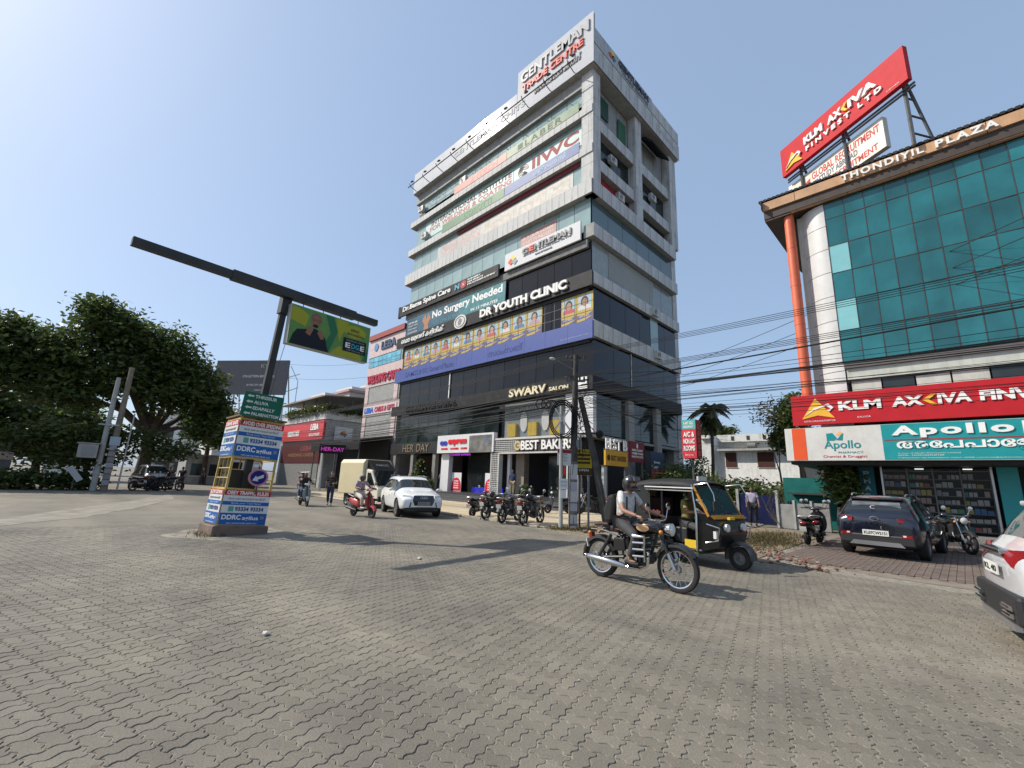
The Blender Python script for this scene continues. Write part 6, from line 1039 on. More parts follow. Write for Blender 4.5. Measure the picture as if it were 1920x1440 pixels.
def wheel(parent, x, y, r, w, style='alloy', name='wheel', rimr=.66):
    t = MB(); t.lathe([(r*rimr, -w*.42), (r*.86, -w*.5), (r*.97, -w*.42), (r, -w*.2), (r, w*.2), (r*.97, w*.42), (r*.86, w*.5), (r*rimr, w*.42)], (x, y, r), 'y', 32, close=True); ty = t.build('tyre', RUBBER, parent, smooth=True); m = MB()
    if style == 'alloy':
        m.lathe([(r*rimr, -w*.40), (r*(rimr-.05), -w*.36), (r*(rimr-.05), w*.36), (r*rimr, w*.40)], (x, y, r), 'y', 28, close=True)
        for k in range(10):
            a = 2*math.pi*(k//2)/5+(.13 if k % 2 else -.13); d = Vector((math.cos(a), 0, math.sin(a))); s = 1 if y >= 0 else -1; m.obox(Vector((x, y+s*w*.3, r))+d*r*rimr*.5, d, (0, 1, 0), d.cross(Vector((0, 1, 0))), r*rimr*.5, .015, .022)
        m.tube([(x, y-w*.36, r), (x, y+w*.36, r)], r*.16, 12); m.build('rim', ALLOY, ty, smooth=True); MB().lathe([(r*.6, -w*.1), (r*.6, w*.1)], (x, y, r), 'y', 20).build('brake', BPLAS, ty)
    elif style == 'spoke':
        m.lathe([(r*rimr, -w*.34), (r*(rimr-.05), -w*.3), (r*(rimr-.05), w*.3), (r*rimr, w*.34)], (x, y, r), 'y', 32, close=True); m.build('rim', CHROME, ty, smooth=True); m = MB()
        for k in range(18):
            a = 2*math.pi*k/18; b = a+(.5 if k % 2 else -.5); m.tube([(x+.05*math.cos(b), y+(.03 if k % 2 else -.03), r+.05*math.sin(b)), (x+r*(rimr-.04)*math.cos(a), y, r+r*(rimr-.04)*math.sin(a))], .0035, 4)
        m.build('spokes', CHROME, ty); MB().tube([(x, y-.06, r), (x, y+.06, r)], .06, 14).build('hub', ALLOY, ty, smooth=True); MB().lathe([(.15, -.004), (.15, .004), (.095, .004), (.095, -.004)], (x, y-.055, r), 'y', 24, close=True).build('brake_disc', CHROME, ty)
    elif style == 'mag':
        m.lathe([(r*rimr, -w*.36), (r*(rimr-.06), -w*.3), (r*(rimr-.06), w*.3), (r*rimr, w*.36)], (x, y, r), 'y', 28, close=True)
        for k in range(6):
            a = math.pi*k/3; d = Vector((math.cos(a), 0, math.sin(a))); m.obox(Vector((x, y, r))+d*r*rimr*.5, d, (0, 1, 0), d.cross(Vector((0, 1, 0))), r*rimr*.5, .014, .016)
        m.tube([(x, y-.05, r), (x, y+.05, r)], r*.2, 12); m.build('rim', BPLAS, ty, smooth=True)
    else: m.lathe([(r*rimr, -w*.36), (r*rimr*.75, -w*.12), (r*.2, -w*.25), (r*.2, w*.25), (r*rimr*.75, w*.12), (r*rimr, w*.36)], (x, y, r), 'y', 24, close=True); m.build('rim', P('steel_rim', (.16, .16, .16), .5), ty, smooth=True)
    return ty
def car_body(parent, st, assign, mats, names, wheels, wr, W_arch=.36, sub=2):
    """st: stations (x, z_bottom, z_belt, z_roof, half width, half roof width); assign(i, j) -> material index"""
    m = MB(); prof = []
    for (x, zb, zt, zr, w, wr_) in st:
        prof.append([(x, 0, zb), (x, w*.80, zb), (x, w*.955, zb+.09), (x, w, zb+.48*(zt-zb)), (x, w*.985, zt-.07), (x, w*.945, zt), (x, wr_, zr-.055 if zr-zt > .2 else zt+.5*(zr-zt)), (x, wr_*.86, zr), (x, 0, zr+.012)])
    n = len(st); k = 9; V = []; ring = []
    for p in prof:
        r = [len(V)+i for i in range(k)]; V += p; l = [r[0]]+[len(V)+i for i in range(k-2)]+[r[-1]]; V += [(x, -y, z) for x, y, z in p[1:-1]]; ring.append((r, l))
    F = []; MI = []
    for i in range(n-1):
        for j in range(k-1):
            for s in (0, 1):
                a, b = ring[i][s], ring[i+1][s]; f = (a[j], b[j], b[j+1], a[j+1]); F.append(f if s == 0 else tuple(reversed(f))); MI.append(assign(i, j))
    for i in (0, n-1):
        for j in range(k-1):
            r, l = ring[i]; f = [r[j], r[j+1], l[j+1], l[j]]; f = list(dict.fromkeys(f)); F.append(tuple(f)); MI.append(assign(-1 if i == 0 else n, j))
    m.v = [tuple(v) for v in V]; m.f = F; m.mi = MI; me = m.mesh('body', mats)
    cut = MB(); cut.cur = len(mats)-1
    for (wx, wy) in wheels:
        s = 1 if wy > 0 else -1; cut.lathe([(W_arch, -.16), (W_arch, .3)], (wx, wy, wr), 'y', 28)
    cme = cut.mesh('cut', mats); co = bpy.data.objects.new('cut', cme); COL.objects.link(co)
    r = eval_mesh(me, [('SUBSURF', dict(levels=sub, render_levels=sub)), ('BOOLEAN', dict(object=co, operation='DIFFERENCE', solver='EXACT'))]); bpy.data.objects.remove(co); split_mesh(r, names, mats, parent)
def plate(parent, c, d, s, w=.5, h=.12, mat=None, n=None):
    """number plate at c facing direction d (unit, horizontal)"""
    d = Vector(d).normalized(); u = Vector((0, 0, 1)).cross(d); F = Fr(Vector(c)-u*w/2-Vector((0, 0, h/2)), u); p = fbox('number_plate', mat or PLATEW, parent, F, 0, w, 0, h, 0, .012)
    if s: lettering(s, LETK, p, F.off(.013), w*.06, w*.94, h*.22, h*.78, .001, .002, bold=.02)
# ---- white SUV coming (four-ring badge)
def suv_assign(front_i, roof0, roof1, rear_i):
    def f(i, j):
        if j <= 1 or (i == 6 and j == 5): return 2
        if i == front_i and j >= 6: return 1                  # windscreen
        if roof0 <= i < roof1 and j == 5: return 1             # side windows
        if i == rear_i and j >= 6: return 1
        return 0
    return f
names = ('body_shell', 'glass', 'sill_cladding', 'wheel_arch')
def suv(root, paint, L=4.35, W=.915, H=1.6, nose=.95, wr=.345, wb=2.6, rear_raked=.35):
    h = L/2
    st = [(-h, .42, .78, .86, W*.80, W*.6), (-h+.06, .30, .92, 1.02, W*.93, W*.74), (-h+.20, .24, .98, 1.08, W*.97, W*.78), (-h+.42+rear_raked*.2, .22, 1.0, H-.10, W*.985, W*.70), (-h+.75, .21, 1.0, H-.02, W, W*.70), (-h+1.25, .21, .99, H, W, W*.71), (-h+1.75, .21, .98, H, W, W*.71), (-h+1.85, .21, .98, H, W, W*.71), (.25, .21, .97, H-.03, W, W*.70), (.42, .21, .965, H-.06, W, W*.69), (1.02, .21, .96, nose+.12, W*.995, W*.76), (1.25, .21, .93, nose+.06, W*.99, W*.76), (h-.42, .23, .84, nose-.02, W*.97, W*.72), (h-.12, .26, .74, nose-.14, W*.90, W*.64), (h, .34, .66, .72, W*.74, W*.5)]
    car_body(root, st, suv_assign(9, 3, 10, 2), [paint, CGLASS, BPLAS, BPLAS], names, [(s*wb/2+.02, y*W) for s in (1, -1) for y in (1, -1)], wr, wr+.055)
    for s in (1, -1):
        for y in (1, -1): wheel(root, s*wb/2+.02, y*(W-.115), wr, .22)
    box('underbody', BPLAS, root, -h+.3, h-.3, -W*.7, W*.7, .2, .34)
    for y in (1, -1):
        m = MB(); m.ball((.78, y*(W+.10), 1.05), .07, .10, .065, 10, 6); m.tube([(.78, y*W*.93, 1.0), (.78, y*(W+.06), 1.03)], .025, 6); m.build('mirror', paint, root, smooth=True); MB().obox((-.05, y*(W*.995), .80), (1, 0, 0), (0, 1, 0), (0, 0, 1), .09, .018, .012).build('door_handle', paint, root)
        m = MB(); m.tube([(-h+.6, y*W*.62, H-.03), (-h+.75, y*W*.63, H+.035), (.0, y*W*.63, H+.03), (.22, y*W*.62, H-.03)], .018, 6); m.build('roof_rail', CHROME, root, smooth=True)
audi = thing('white_compact_suv', 'white compact SUV with black grille and four-ring badge driving past the forecourt', 'car', (11.25, 17.3, -.008), R_(-108.6))
PWHT = M('car_white', (.74, .75, .75), .25, var=.02, coat=.8); suv(audi, PWHT); h = 4.35/2
MB().poly([(h-.02, -.36, .48), (h-.03, -.44, .68), (h-.06, -.40, .87), (h-.06, .40, .87), (h-.03, .44, .68), (h-.02, .36, .48)], (.035, 0, 0)).build('grille', GLOSSK, audi, bevel=.01)
m = MB()
for k in range(5): m.tube([(h+.02, -.36, .56+.06*k), (h+.02, .36, .56+.06*k)], .007, 4)
m.build('grille_bars', BPLAS, audi)
for k in range(4): MB().tube([(h+.028, -.105+.07*k+.042*math.cos(u), .78+.042*math.sin(u)) for u in [i*math.pi/8 for i in range(17)]], .007, 5).build('badge_ring', CHROME, audi, smooth=True)
for y in (1, -1):
    MB().poly([(h-.15, y*.46, .85), (h-.37, y*.77, .86), (h-.38, y*.79, .77), (h-.11, y*.46, .74)], (.05, 0, 0)).build('headlight', LAMPC, audi, bevel=.01); MB().poly([(h-.05, y*.48, .60), (h-.17, y*.72, .60), (h-.17, y*.70, .44), (h-.05, y*.52, .42)], (.05, 0, 0)).build('fog_vent', BPLAS, audi)
MB().box(h-.25, h-.03, -.62, .62, .27, .36).build('bumper_lip', BPLAS, audi, bevel=.02); plate(audi, (h+.035, 0, .56), (1, 0, 0), 'KL 07 CD 21', .5, .11, P('plate_grey', (.3, .3, .3)))
# ---- parked blue SUV, rear view
ven = thing('navy_suv', 'parked dark navy SUV seen from behind in front of the pharmacy', 'car', (16.75, 1.5, .03), R_(-5.0)); NAVYP = M('car_navy', (.007, .010, .022), .2, var=.05, coat=.9); suv(ven, NAVYP, 4.0, .885, 1.52, .98, .325, 2.5, .0); h = 2.0
MB().poly([(-h+.24, -.54, 1.07), (-h+.40, -.48, 1.35), (-h+.40, .48, 1.35), (-h+.24, .54, 1.07)], (-.03, 0, .0)).build('rear_window', M('tint_window', (.15, .16, .165), .08, var=.3, scale=4, spec=.6), ven)
MB().box(-h+.40, -h+.66, -.54, .54, 1.40, 1.455).build('roof_spoiler', NAVYP, ven, bevel=.02); MB().box(-h-.035, -h+.15, -.74, .74, .33, .56).build('bumper_cladding', BPLAS, ven, bevel=.03); MB().poly([(-h-.045, -.55, .30), (-h-.045, -.46, .40), (-h-.045, .46, .40), (-h-.045, .55, .30)], (-.02, 0, 0)).build('skid_plate', ALLOY, ven)
for y in (1, -1):
    MB().poly([(-h+.035, y*.44, .97), (-h+.175, y*.74, .99), (-h+.205, y*.77, .87), (-h+.015, y*.46, .86)], (-.05, 0, 0)).build('tail_light', LAMPR, ven, bevel=.01); MB().obox((-h-.02, y*.60, .56), (1, 0, 0), (0, 1, 0), (0, 0, 1), .02, .10, .035).build('reflector', LAMPR, ven)
    MB().obox((-h-.035, y*.56, .57), (1, 0, 0), (0, 1, 0), (0, 0, 1), .012, .03, .02).build('reverse_lamp', LAMPC, ven)
FVr = Fr((-h-.0, .0, 0), (0, -1, 0)); MB().tube([FVr.p(.085*math.cos(u), .94+.05*math.sin(u), .03) for u in [i*math.pi/10 for i in range(21)]], .009, 5).build('badge', CHROME, ven, smooth=True); lettering('/', CHROME, ven, FVr.off(.02), -.045, .045, .90, .98, depth=.01); lettering('VENUE', CHROME, ven, FVr.off(.02), -.24, .26, .83, .87, depth=.012, space=1.6); plate(ven, (-h-.04, .0, .60), (-1, 0, 0), 'KL07CW2151', .52, .13)
lettering('C', P('sticker_white', (.5, .52, .52)), ven, Fr((-h-.36, 0, 0), (0, -1, 0), (.5, 0, 1)), -.10, .0, 1.30, 1.40, .03)
MB().box(-h+.385, -h+.405, -.08, .08, 1.415, 1.435).build('brake_lamp', LAMPR, ven)
# ---- white SUV leaving at the right edge
sel = thing('silver_white_suv', 'white SUV cut by the right picture edge showing its red tail lamp', 'car', (8.17, -2.28, 0), R_(-80)); PSIL = M('car_pearl', (.50, .51, .53), .22, var=.02, coat=.9); suv(sel, PSIL, 4.3, .9, 1.62, 1.0, .345, 2.6, .0); h = 2.15
MB().poly([(-h+.33, -.56, 1.10), (-h+.52, -.52, 1.45), (-h+.52, .52, 1.45), (-h+.33, .56, 1.10)], (-.03, 0, 0)).build('rear_window', CGLASS, sel); MB().box(-h+.42, -h+.70, -.56, .56, 1.49, 1.55).build('roof_spoiler', PSIL, sel, bevel=.02)
MB().box(-h-.05, -h+.2, -.76, .76, .30, .60).build('bumper_cladding', BPLAS, sel, bevel=.04)
for y in (1, -1):
    MB().poly([(-h+.03, y*.14, 1.0), (-h+.14, y*.70, 1.05), (-h+.30, y*.80, 1.04), (-h+.28, y*.82, .90), (-h+.12, y*.74, .80), (-h+.03, y*.56, .86)], (-.03, 0, .0)).build('tail_light', LAMPR, sel, bevel=.008); MB().obox((-h+.33, y*.845, .96), (1, -.12*y, 0), (.12*y, 1, 0), (0, 0, 1), .17, .02, .06).build('tail_light_side', LAMPR, sel, bevel=.01)
    for dz in (0, .075): MB().tube([(-h-.075, y*.40, .39+dz), (-h-.07, y*.66, .39+dz)], .025, 8).build('exhaust_trim', CHROME, sel, smooth=True)
    MB().tube([(-h+.05, y*.80, .74), (-h+.25, y*.885, .66), (-h+.45, y*.905, .45)], .012, 5).build('red_trim', LAMPR, sel)
MB().box(-h-.03, -h+.1, -.36, .36, .97, 1.02).build('chrome_strip', CHROME, sel, bevel=.01); plate(sel, (-h-.03, 0, .80), (-1, 0, 0), 'KL 40', .5, .12); MB().box(-h-.055, -h, -.6, .6, .24, .31).build('skid_plate', ALLOY, sel)
# ---- cream delivery van
van = thing('cream_delivery_van', 'small cream box van with black cab panels waiting behind the white car', 'van', (11.95, 22.1, -.008), R_(-87)); CRV = M('van_cream', (.60, .52, .33), .45, var=.05, dirt=.12); CRW = M('van_ivory', (.66, .62, .48), .4, var=.04)
m = MB(); m.poly([(-1.9, -.85, .62), (-1.9, .85, .62), (-1.9, .85, 2.2), (-1.9, .72, 2.38), (-1.9, -.72, 2.38), (-1.9, -.85, 2.2)], (2.35, 0, 0)); m.build('cargo_box', CRV, van, bevel=.03)
m = MB(); m.poly([(.5, -.72, .45), (.5, -.72, 1.85), (.62, -.72, 1.9), (1.05, -.72, 1.82), (1.62, -.72, 1.05), (1.78, -.72, .92), (1.80, -.72, .45)], (0, 1.44, 0)); m.build('cab', CRW, van, bevel=.05)
m = MB(); m.poly([(.47, -.62, 2.36), (.47, -.62, 1.9), (1.1, -.55, 1.84)], (0, 1.24, 0)); m.build('roof_deflector', P('deflector_black', (.02, .02, .02), .3), van); MB().poly([(1.09, -.64, 1.80), (1.62, -.66, 1.09), (1.65, -.66, 1.11), (1.12, -.64, 1.83)], (0, 1.3, 0)).build('windscreen', CGLASS, van)
for y in (1, -1):
    MB().poly([(.72, y*.722, 1.1), (.74, y*.722, 1.72), (1.02, y*.722, 1.70), (1.46, y*.722, 1.1)], (0, y*.02, 0)).build('door_window', CGLASS, van); MB().box(1.0, 1.08, y*.84-.06, y*.84+.06, 1.2, 1.45).build('mirror', BPLAS, van, bevel=.01)
    wheel(van, 1.15, y*.66, .29, .16, 'steel'); wheel(van, -1.15, y*.66, .29, .16, 'steel'); MB().box(1.78, 1.83, y*.52-.12, y*.52+.12, .68, .84).build('headlight', LAMPC, van, bevel=.01)
MB().box(1.76, 1.85, -.68, .68, .32, .58).build('bumper', P('bumper_black', (.02, .02, .02)), van, bevel=.02); MB().box(1.79, 1.815, -.35, .35, .66, .9).build('grille', BPLAS, van); box('chassis', BPLAS, van, -1.85, 1.7, -.5, .5, .34, .60); FVd = Fr((.78, 0, 2.12), (0, 1, 0), (-.6, 0, .5)); lettering('MARUTI', P('deflector_letter', (.3, .3, .3)), van, FVd, -.35, .35, -.12, .02, .02)
plate(van, (1.86, 0, .45), (1, 0, 0), '', .4, .1, PLATEY)
# ---- auto rickshaw
auto = thing('auto_rickshaw', 'black auto rickshaw with yellow windscreen frame and soft roof', 'rickshaw', (10.10, 4.25, 0), math.atan2(-.98, -.2)); ABK = M('auto_black', (.012, .012, .013), .3, var=.1, coat=.4); AYE = M('auto_yellow', (.44, .20, .015), .4, var=.06); CANV = M('auto_canvas', (.020, .021, .022), .62, spec=.25, var=.2, bump=.15, bscale=12)
wheel(auto, .97, 0, .22, .13, 'steel', rimr=.55)
for y in (1, -1): wheel(auto, -.98, y*.52, .22, .12, 'steel', rimr=.55)
# tub: floor, rear body, front cowl
MB().poly([(-1.3, -.62, .30), (.55, -.62, .30), (.55, -.62, .36), (-.35, -.62, .38), (-.42, -.62, .82), (-1.38, -.64, .86), (-1.42, -.62, .45)], (0, 1.24, 0)).build('tub', ABK, auto, bevel=.03)
MB().poly([(.42, -.55, .30), (.78, -.42, .42), (.86, -.38, .72), (.76, -.52, 1.02), (.58, -.60, 1.05), (.45, -.62, .8)], (0, .0, 0)) ; m = MB(); V = []
prof = [(.46, .30, .60), (.80, .42, .46), (.90, .68, .44), (.80, .92, .54), (.66, 1.04, .60)]
m = MB(); m.add([(x, s*w, z) for x, z, w in prof for s in (-1, 1)], [(2*i, 2*i+1, 2*i+3, 2*i+2) for i in range(4)]); 
for s in (-1, 1): m.add([(.42, s*.62, .30)]+[(x, s*w, z) for x, z, w in prof]+[(.42, s*.62, 1.03)], [tuple(range(7))])
m.add([(.42, -.62, 1.03), (.42, .62, 1.03), (.66, .6, 1.04), (.66, -.6, 1.04)], [(0, 1, 2, 3)]); m.build('front_cowl', ABK, auto, smooth=True)
m = MB(); m.lathe([(.27, -.10), (.29, 0), (.27, .10)], (.97, 0, .22), 'y', 24); m.v = [v for v in m.v]; fm = m.build('mudguard_core', ABK, auto); bpy.data.objects.remove(fm)
m = MB(); n_ = 14; ring = [[(.97+r_*math.cos(a), y, .24+r_*math.sin(a)) for r_, y in ((.26, -.12), (.30, -.07), (.305, 0), (.30, .07), (.26, .12))] for a in [R_(-5+200*i/n_) for i in range(n_+1)]]
m.add([p for r_ in ring for p in r_], [(i*5+j, (i+1)*5+j, (i+1)*5+j+1, i*5+j+1) for i in range(n_) for j in range(4)]); m.build('front_mudguard', M('auto_grey_guard', (.05, .05, .052), .4), auto, smooth=True)
# yellow windscreen frame and glass
FWS = [(.66, .60, 1.04), (.60, .60, 1.10), (.36, .57, 1.58)]
for s in (-1, 1): MB().tube([(.70, s*.58, 1.0), (.36, s*.56, 1.6)], .028, 6).build('screen_post', AYE, auto); MB().tube([(.44, s*.63, .32), (.46, s*.64, 1.0), (.34, s*.60, 1.62)], .022, 6).build('door_post', CHROME, auto, smooth=True)
MB().poly([(.74, -.58, 1.01), (.79, -.54, .95), (.81, -.54, .97), (.76, -.58, 1.035)], (0, 1.14, 0)).build('yellow_cowl_band', AYE, auto); MB().tube([(.37, -.56, 1.6), (.37, .56, 1.6)], .035, 6).build('screen_header', ABK, auto); MB().poly([(.69, -.54, 1.05), (.395, -.52, 1.57), (.405, -.52, 1.575), (.70, -.54, 1.055)], (0, 1.06, 0)).build('windscreen', CGLASS, auto)
# soft roof
m = MB(); ring = []
for x, z, w in ((-1.44, .92, .60), (-1.46, 1.25, .62), (-1.40, 1.52, .60), (-1.2, 1.66, .60), (-.7, 1.70, .62), (0, 1.71, .62), (.36, 1.67, .58), (.46, 1.62, .5)):
    ring.append([(x, -w, z-.13), (x, -w*.98, z-.03), (x, -w*.75, z+.03), (x, 0, z+.06), (x, w*.75, z+.03), (x, w*.98, z-.03), (x, w, z-.13)])
m.add([p for r_ in ring for p in r_], [(i*7+j, (i+1)*7+j, (i+1)*7+j+1, i*7+j+1) for i in range(len(ring)-1) for j in range(6)]); r_ = eval_mesh(m.mesh('soft_roof', CANV), [('SOLIDIFY', dict(thickness=.02)), ('SUBSURF', dict(levels=1, render_levels=1))]); o = bpy.data.objects.new('soft_roof', r_); COL.objects.link(o); o.parent = auto; r_.polygons.foreach_set('use_smooth', [True]*len(r_.polygons))
for s in (-1, 1):
    MB().box(-1.42, -.72, s*.60-.012, s*.60+.012, .84, 1.55).build('side_curtain', CANV, auto); MB().obox((-.2, s*.655, 1.55), (1, 0, 0), (0, 1, 0), (0, 0, 1), .62, .012, .013).build('white_trim', P('trim_white', (.6, .6, .6)), auto); MB().obox((-.2, s*.66, 1.49), (1, 0, 0), (0, 1, 0), (0, 0, 1), .6, .01, .012).build('chrome_trim', CHROME, auto)
    MB().tube([(-.40, s*.60, .80), (-.40, s*.60, 1.62)], .022, 6).build('roof_post', ABK, auto); MB().tube([(.40, s*.58, 1.62), (.72, s*.60, 1.66), (.84, s*.60, 1.45), (.86, s*.60, 1.30)], .014, 6).build('mirror_bow', CHROME, auto, smooth=True); MB().obox((.87, s*.62, 1.22), (1, 0, 0), (0, 1, 0), (0, 0, 1), .012, .05, .09).build('mirror', BPLAS, auto)
    MB().tube([(.62, s*.60, .50), (.86, s*.56, .56), (.90, s*.56, .80), (.66, s*.61, .86)], .014, 6).build('guard_bar', CHROME, auto, smooth=True); MB().tube([(.875, s*.30, .80), (.93, s*.30, .80)], .075, 14).build('headlamp', LAMPC, auto, smooth=True); MB().obox((.80, s*.54, .66), (1, 0, 0), (0, 1, 0), (0, 0, 1), .03, .03, .07).build('indicator', LAMPC, auto)
MB().box(-1.35, -.95, -.56, .56, .88, 1.32).build('passenger_seat_back', P('seat_maroon', (.045, .02, .02), .6), auto, bevel=.04); MB().box(-.98, -.48, -.55, .55, .62, .86).build('passenger_seat', MATS['seat_maroon'], auto, bevel=.04); MB().box(-.34, .0, -.32, .32, .40, .72).build('driver_seat', BPLAS, auto, bevel=.03); MB().box(-.44, -.41, -.5, .5, .45, .92).build('partition', BPLAS, auto)
MB().box(-1.42, -1.36, -.45, .45, 1.15, 1.45).build('rear_window_trim', P('rear_colour', (.35, .25, .08), .5, var=.6, scale=6), auto); MB().tube([(.60, 0, .6), (.42, 0, 1.02)], .03, 8).build('steering_column', BPLAS, auto); MB().tube([(.42, -.3, 1.0), (.43, 0, 1.05), (.42, .3, 1.0)], .017, 6).build('handlebar', BPLAS, auto)
MB().box(.16, .42, -.632, -.625, .36, .52).build('permit_plate', PLATEY, auto); MB().box(.845, .905, -.18, .0, .95, 1.0).build('front_plate', PLATEY, auto); MB().box(-.9, .45, -.60, .60, .255, .298).build('floor_edge', P('auto_green', (.05, .075, .035)), auto)
for k in range(9): MB().tube([(-.86+.052*k, -.632, .98), (-.86+.052*k, -.632, 1.03+.02*(k % 2))], .022, 6).build('tassel', P('tassel_red', (.30, .09, .07), .7), auto)
MB().box(.36, .40, -.42, -.12, 1.70, 1.80).build('roof_board', P('roofboard', (.5, .5, .48)), auto)
# ---- motorcycles
def motorcycle(root, style='classic', tank=None, seatm=None, mirrors=True):
    cl = style == 'classic'; rf, rr_ = (.335, .325) if cl else (.30, .30); tk = tank or ABK; wbf, wbr = .70, -.70
    if not cl: wbf, wbr = .63, -.63
    st = 'spoke' if cl else 'mag'; wheel(root, wbf, 0, rf, .10 if cl else .085, st, rimr=.80 if cl else .76); wheel(root, wbr, 0, rr_, .12 if cl else .10, st, rimr=.78 if cl else .76)
    def guard(name, cx, r, w, a0, a1, mat):
        m = MB(); n_ = 16; R0 = r+.035; ring = [[(cx+(R0+d)*math.cos(a), y, r+(R0+d)*math.sin(a)) for d, y in ((-.05, -w), (-.01, -w*.95), (.012, -w*.5), (.016, 0), (.012, w*.5), (-.01, w*.95), (-.05, w))] for a in [R_(a0+(a1-a0)*i/n_) for i in range(n_+1)]]
        m.add([p for q in ring for p in q], [(i*7+j, (i+1)*7+j, (i+1)*7+j+1, i*7+j+1) for i in range(n_) for j in range(6)]); m.build(name, mat, root, smooth=True)
    guard('front_mudguard', wbf, rf, .075, 35, 165, tk if cl else BPLAS); guard('rear_mudguard', wbr, rr_, .095, 25 if cl else 60, 185 if cl else 160, tk if cl else BPLAS)
    if cl: MB().tube([(wbf-.1, -.09, .30), (wbf+.15, -.085, .62)], .007, 5).build('guard_stay', BPLAS, root)
    hx, hz = wbf-.30, .88                                           # head stock
    for s in (-1, 1):
        MB().tube([(wbf, s*.095, rf), (wbf-.10, s*.095, rf+.22)], .028, 8).build('fork_slider', ALLOY, root, smooth=True); MB().tube([(wbf-.10, s*.095, rf+.2), (hx+.02, s*.095, hz+.10)], .026 if cl else .02, 8).build('fork_tube', BPLAS if cl else CHROME, root, smooth=True)
        MB().tube([(wbr, s*.12, rr_), (wbr+.28, s*.13, .72)], .030, 8).build('shock_absorber', BPLAS, root, smooth=True); MB().tube([(wbr, s*.11, rr_), (-.18, s*.11, .40)], .024, 6).build('swingarm', BPLAS, root)
    # frame
    m = MB(); m.tube([(hx, 0, hz), (hx-.06, 0, .72), (.22, 0, .36), (-.1, 0, .30)], .022, 6); m.tube([(hx, 0, hz), (-.12, 0, .78), (-.3, 0, .70)], .025, 6)
    for s in (-1, 1): m.tube([(-.25, s*.11, .72), (-.6, s*.11, .78), (-.86, s*.1, .78)], .014, 6); m.tube([(-.22, s*.1, .72), (-.2, s*.1, .36)], .018, 6)
    m.build('frame', BPLAS, root, smooth=True)
    # tank
    m = MB(); ring = []
    tx = ((-.10, .50, .30), (-.04, .82, .75), (.12, 1., 1.), (.30, .98, 1.), (.42, .75, .8), (.47, .40, .4))
    for x, w, hgt in tx: ring.append([(x, .145*w*math.cos(a)*(1 if math.sin(a) > -.3 else .75), (.90 if cl else .88)+(.115*hgt)*math.sin(a)) for a in [2*math.pi*i/12 for i in range(12)]])
    m.add([p for q in ring for p in q], [(i*12+j, (i+1)*12+j, (i+1)*12+(j+1) % 12, i*12+(j+1) % 12) for i in range(5) for j in range(12)]+[tuple(range(12)), tuple(range(60, 72))]); tkm = eval_mesh(m.mesh('fuel_tank', tk), [('SUBSURF', dict(levels=1, render_levels=1))]); o = bpy.data.objects.new('fuel_tank', tkm); COL.objects.link(o); o.parent = root; tkm.polygons.foreach_set('use_smooth', [True]*len(tkm.polygons))
    if cl:
        for s in (-1, 1): flatpoly('tank_badge', M('badge_gold', (.55, .33, .16), .35, metal=.3), root, Fr((.10, s*.140, .895), (1, 0, 0) if s < 0 else (-1, 0, 0)), ell(.1 if s < 0 else -.1, 0, .115, .055), .012, .004)
    # seat
    sm = seatm or P('seat_vinyl', (.03, .028, .027), .55)
    if cl: MB().poly([(-.10, -.13, .83), (-.10, -.13, .87), (-.25, -.14, .84), (-.42, -.15, .86), (-.45, -.14, .78), (-.3, -.13, .77)], (0, .27, 0)).build('rider_seat', sm, root, bevel=.025); MB().poly([(-.48, -.11, .86), (-.50, -.11, .91), (-.66, -.11, .91), (-.80, -.11, .88), (-.80, -.11, .84)], (0, .22, 0)).build('pillion_seat', sm, root, bevel=.025)
    else: MB().poly([(-.06, -.1, .80), (-.08, -.11, .85), (-.35, -.13, .82), (-.72, -.12, .90), (-.76, -.11, .86), (-.4, -.12, .74)], (0, .24, 0)).build('seat', sm, root, bevel=.025); MB().tube([(-.55, -.13, .84), (-.86, -.13, .92), (-.90, 0, .93), (-.86, .13, .92), (-.55, .13, .84)], .013, 6).build('grab_rail', CHROME if False else ALLOY, root, smooth=True); MB().poly([(-.45, -.12, .72), (-.5, -.12, .82), (-.93, -.08, .84), (-.95, -.07, .77)], (0, .2, 0)).build('tail_fairing', tk, root, bevel=.02)
    # engine
    m = MB(); m.tube([(.02, -.15, .40), (.02, .15, .40)], .13, 16); m.tube([(.2, -.12, .42), (.2, .12, .42)], .08, 12); m.build('crankcase', ALLOY if False else M('engine_dark', (.05, .05, .052), .4, metal=.5), root, smooth=True); m = MB()
    for k in range(8): m.box(-.02, .22, -.1, .1, .52+.033*k, .535+.033*k)
    m.box(.02, .18, -.07, .07, .5, .78); m.build('cylinder_fins', M('engine_fins', (.07, .07, .07), .45, metal=.4), root); MB().tube([(.0, -.165, .40), (.0, -.175, .40)], .10, 18).build('engine_cover', CHROME if cl else MATS['engine_dark'], root, smooth=True)
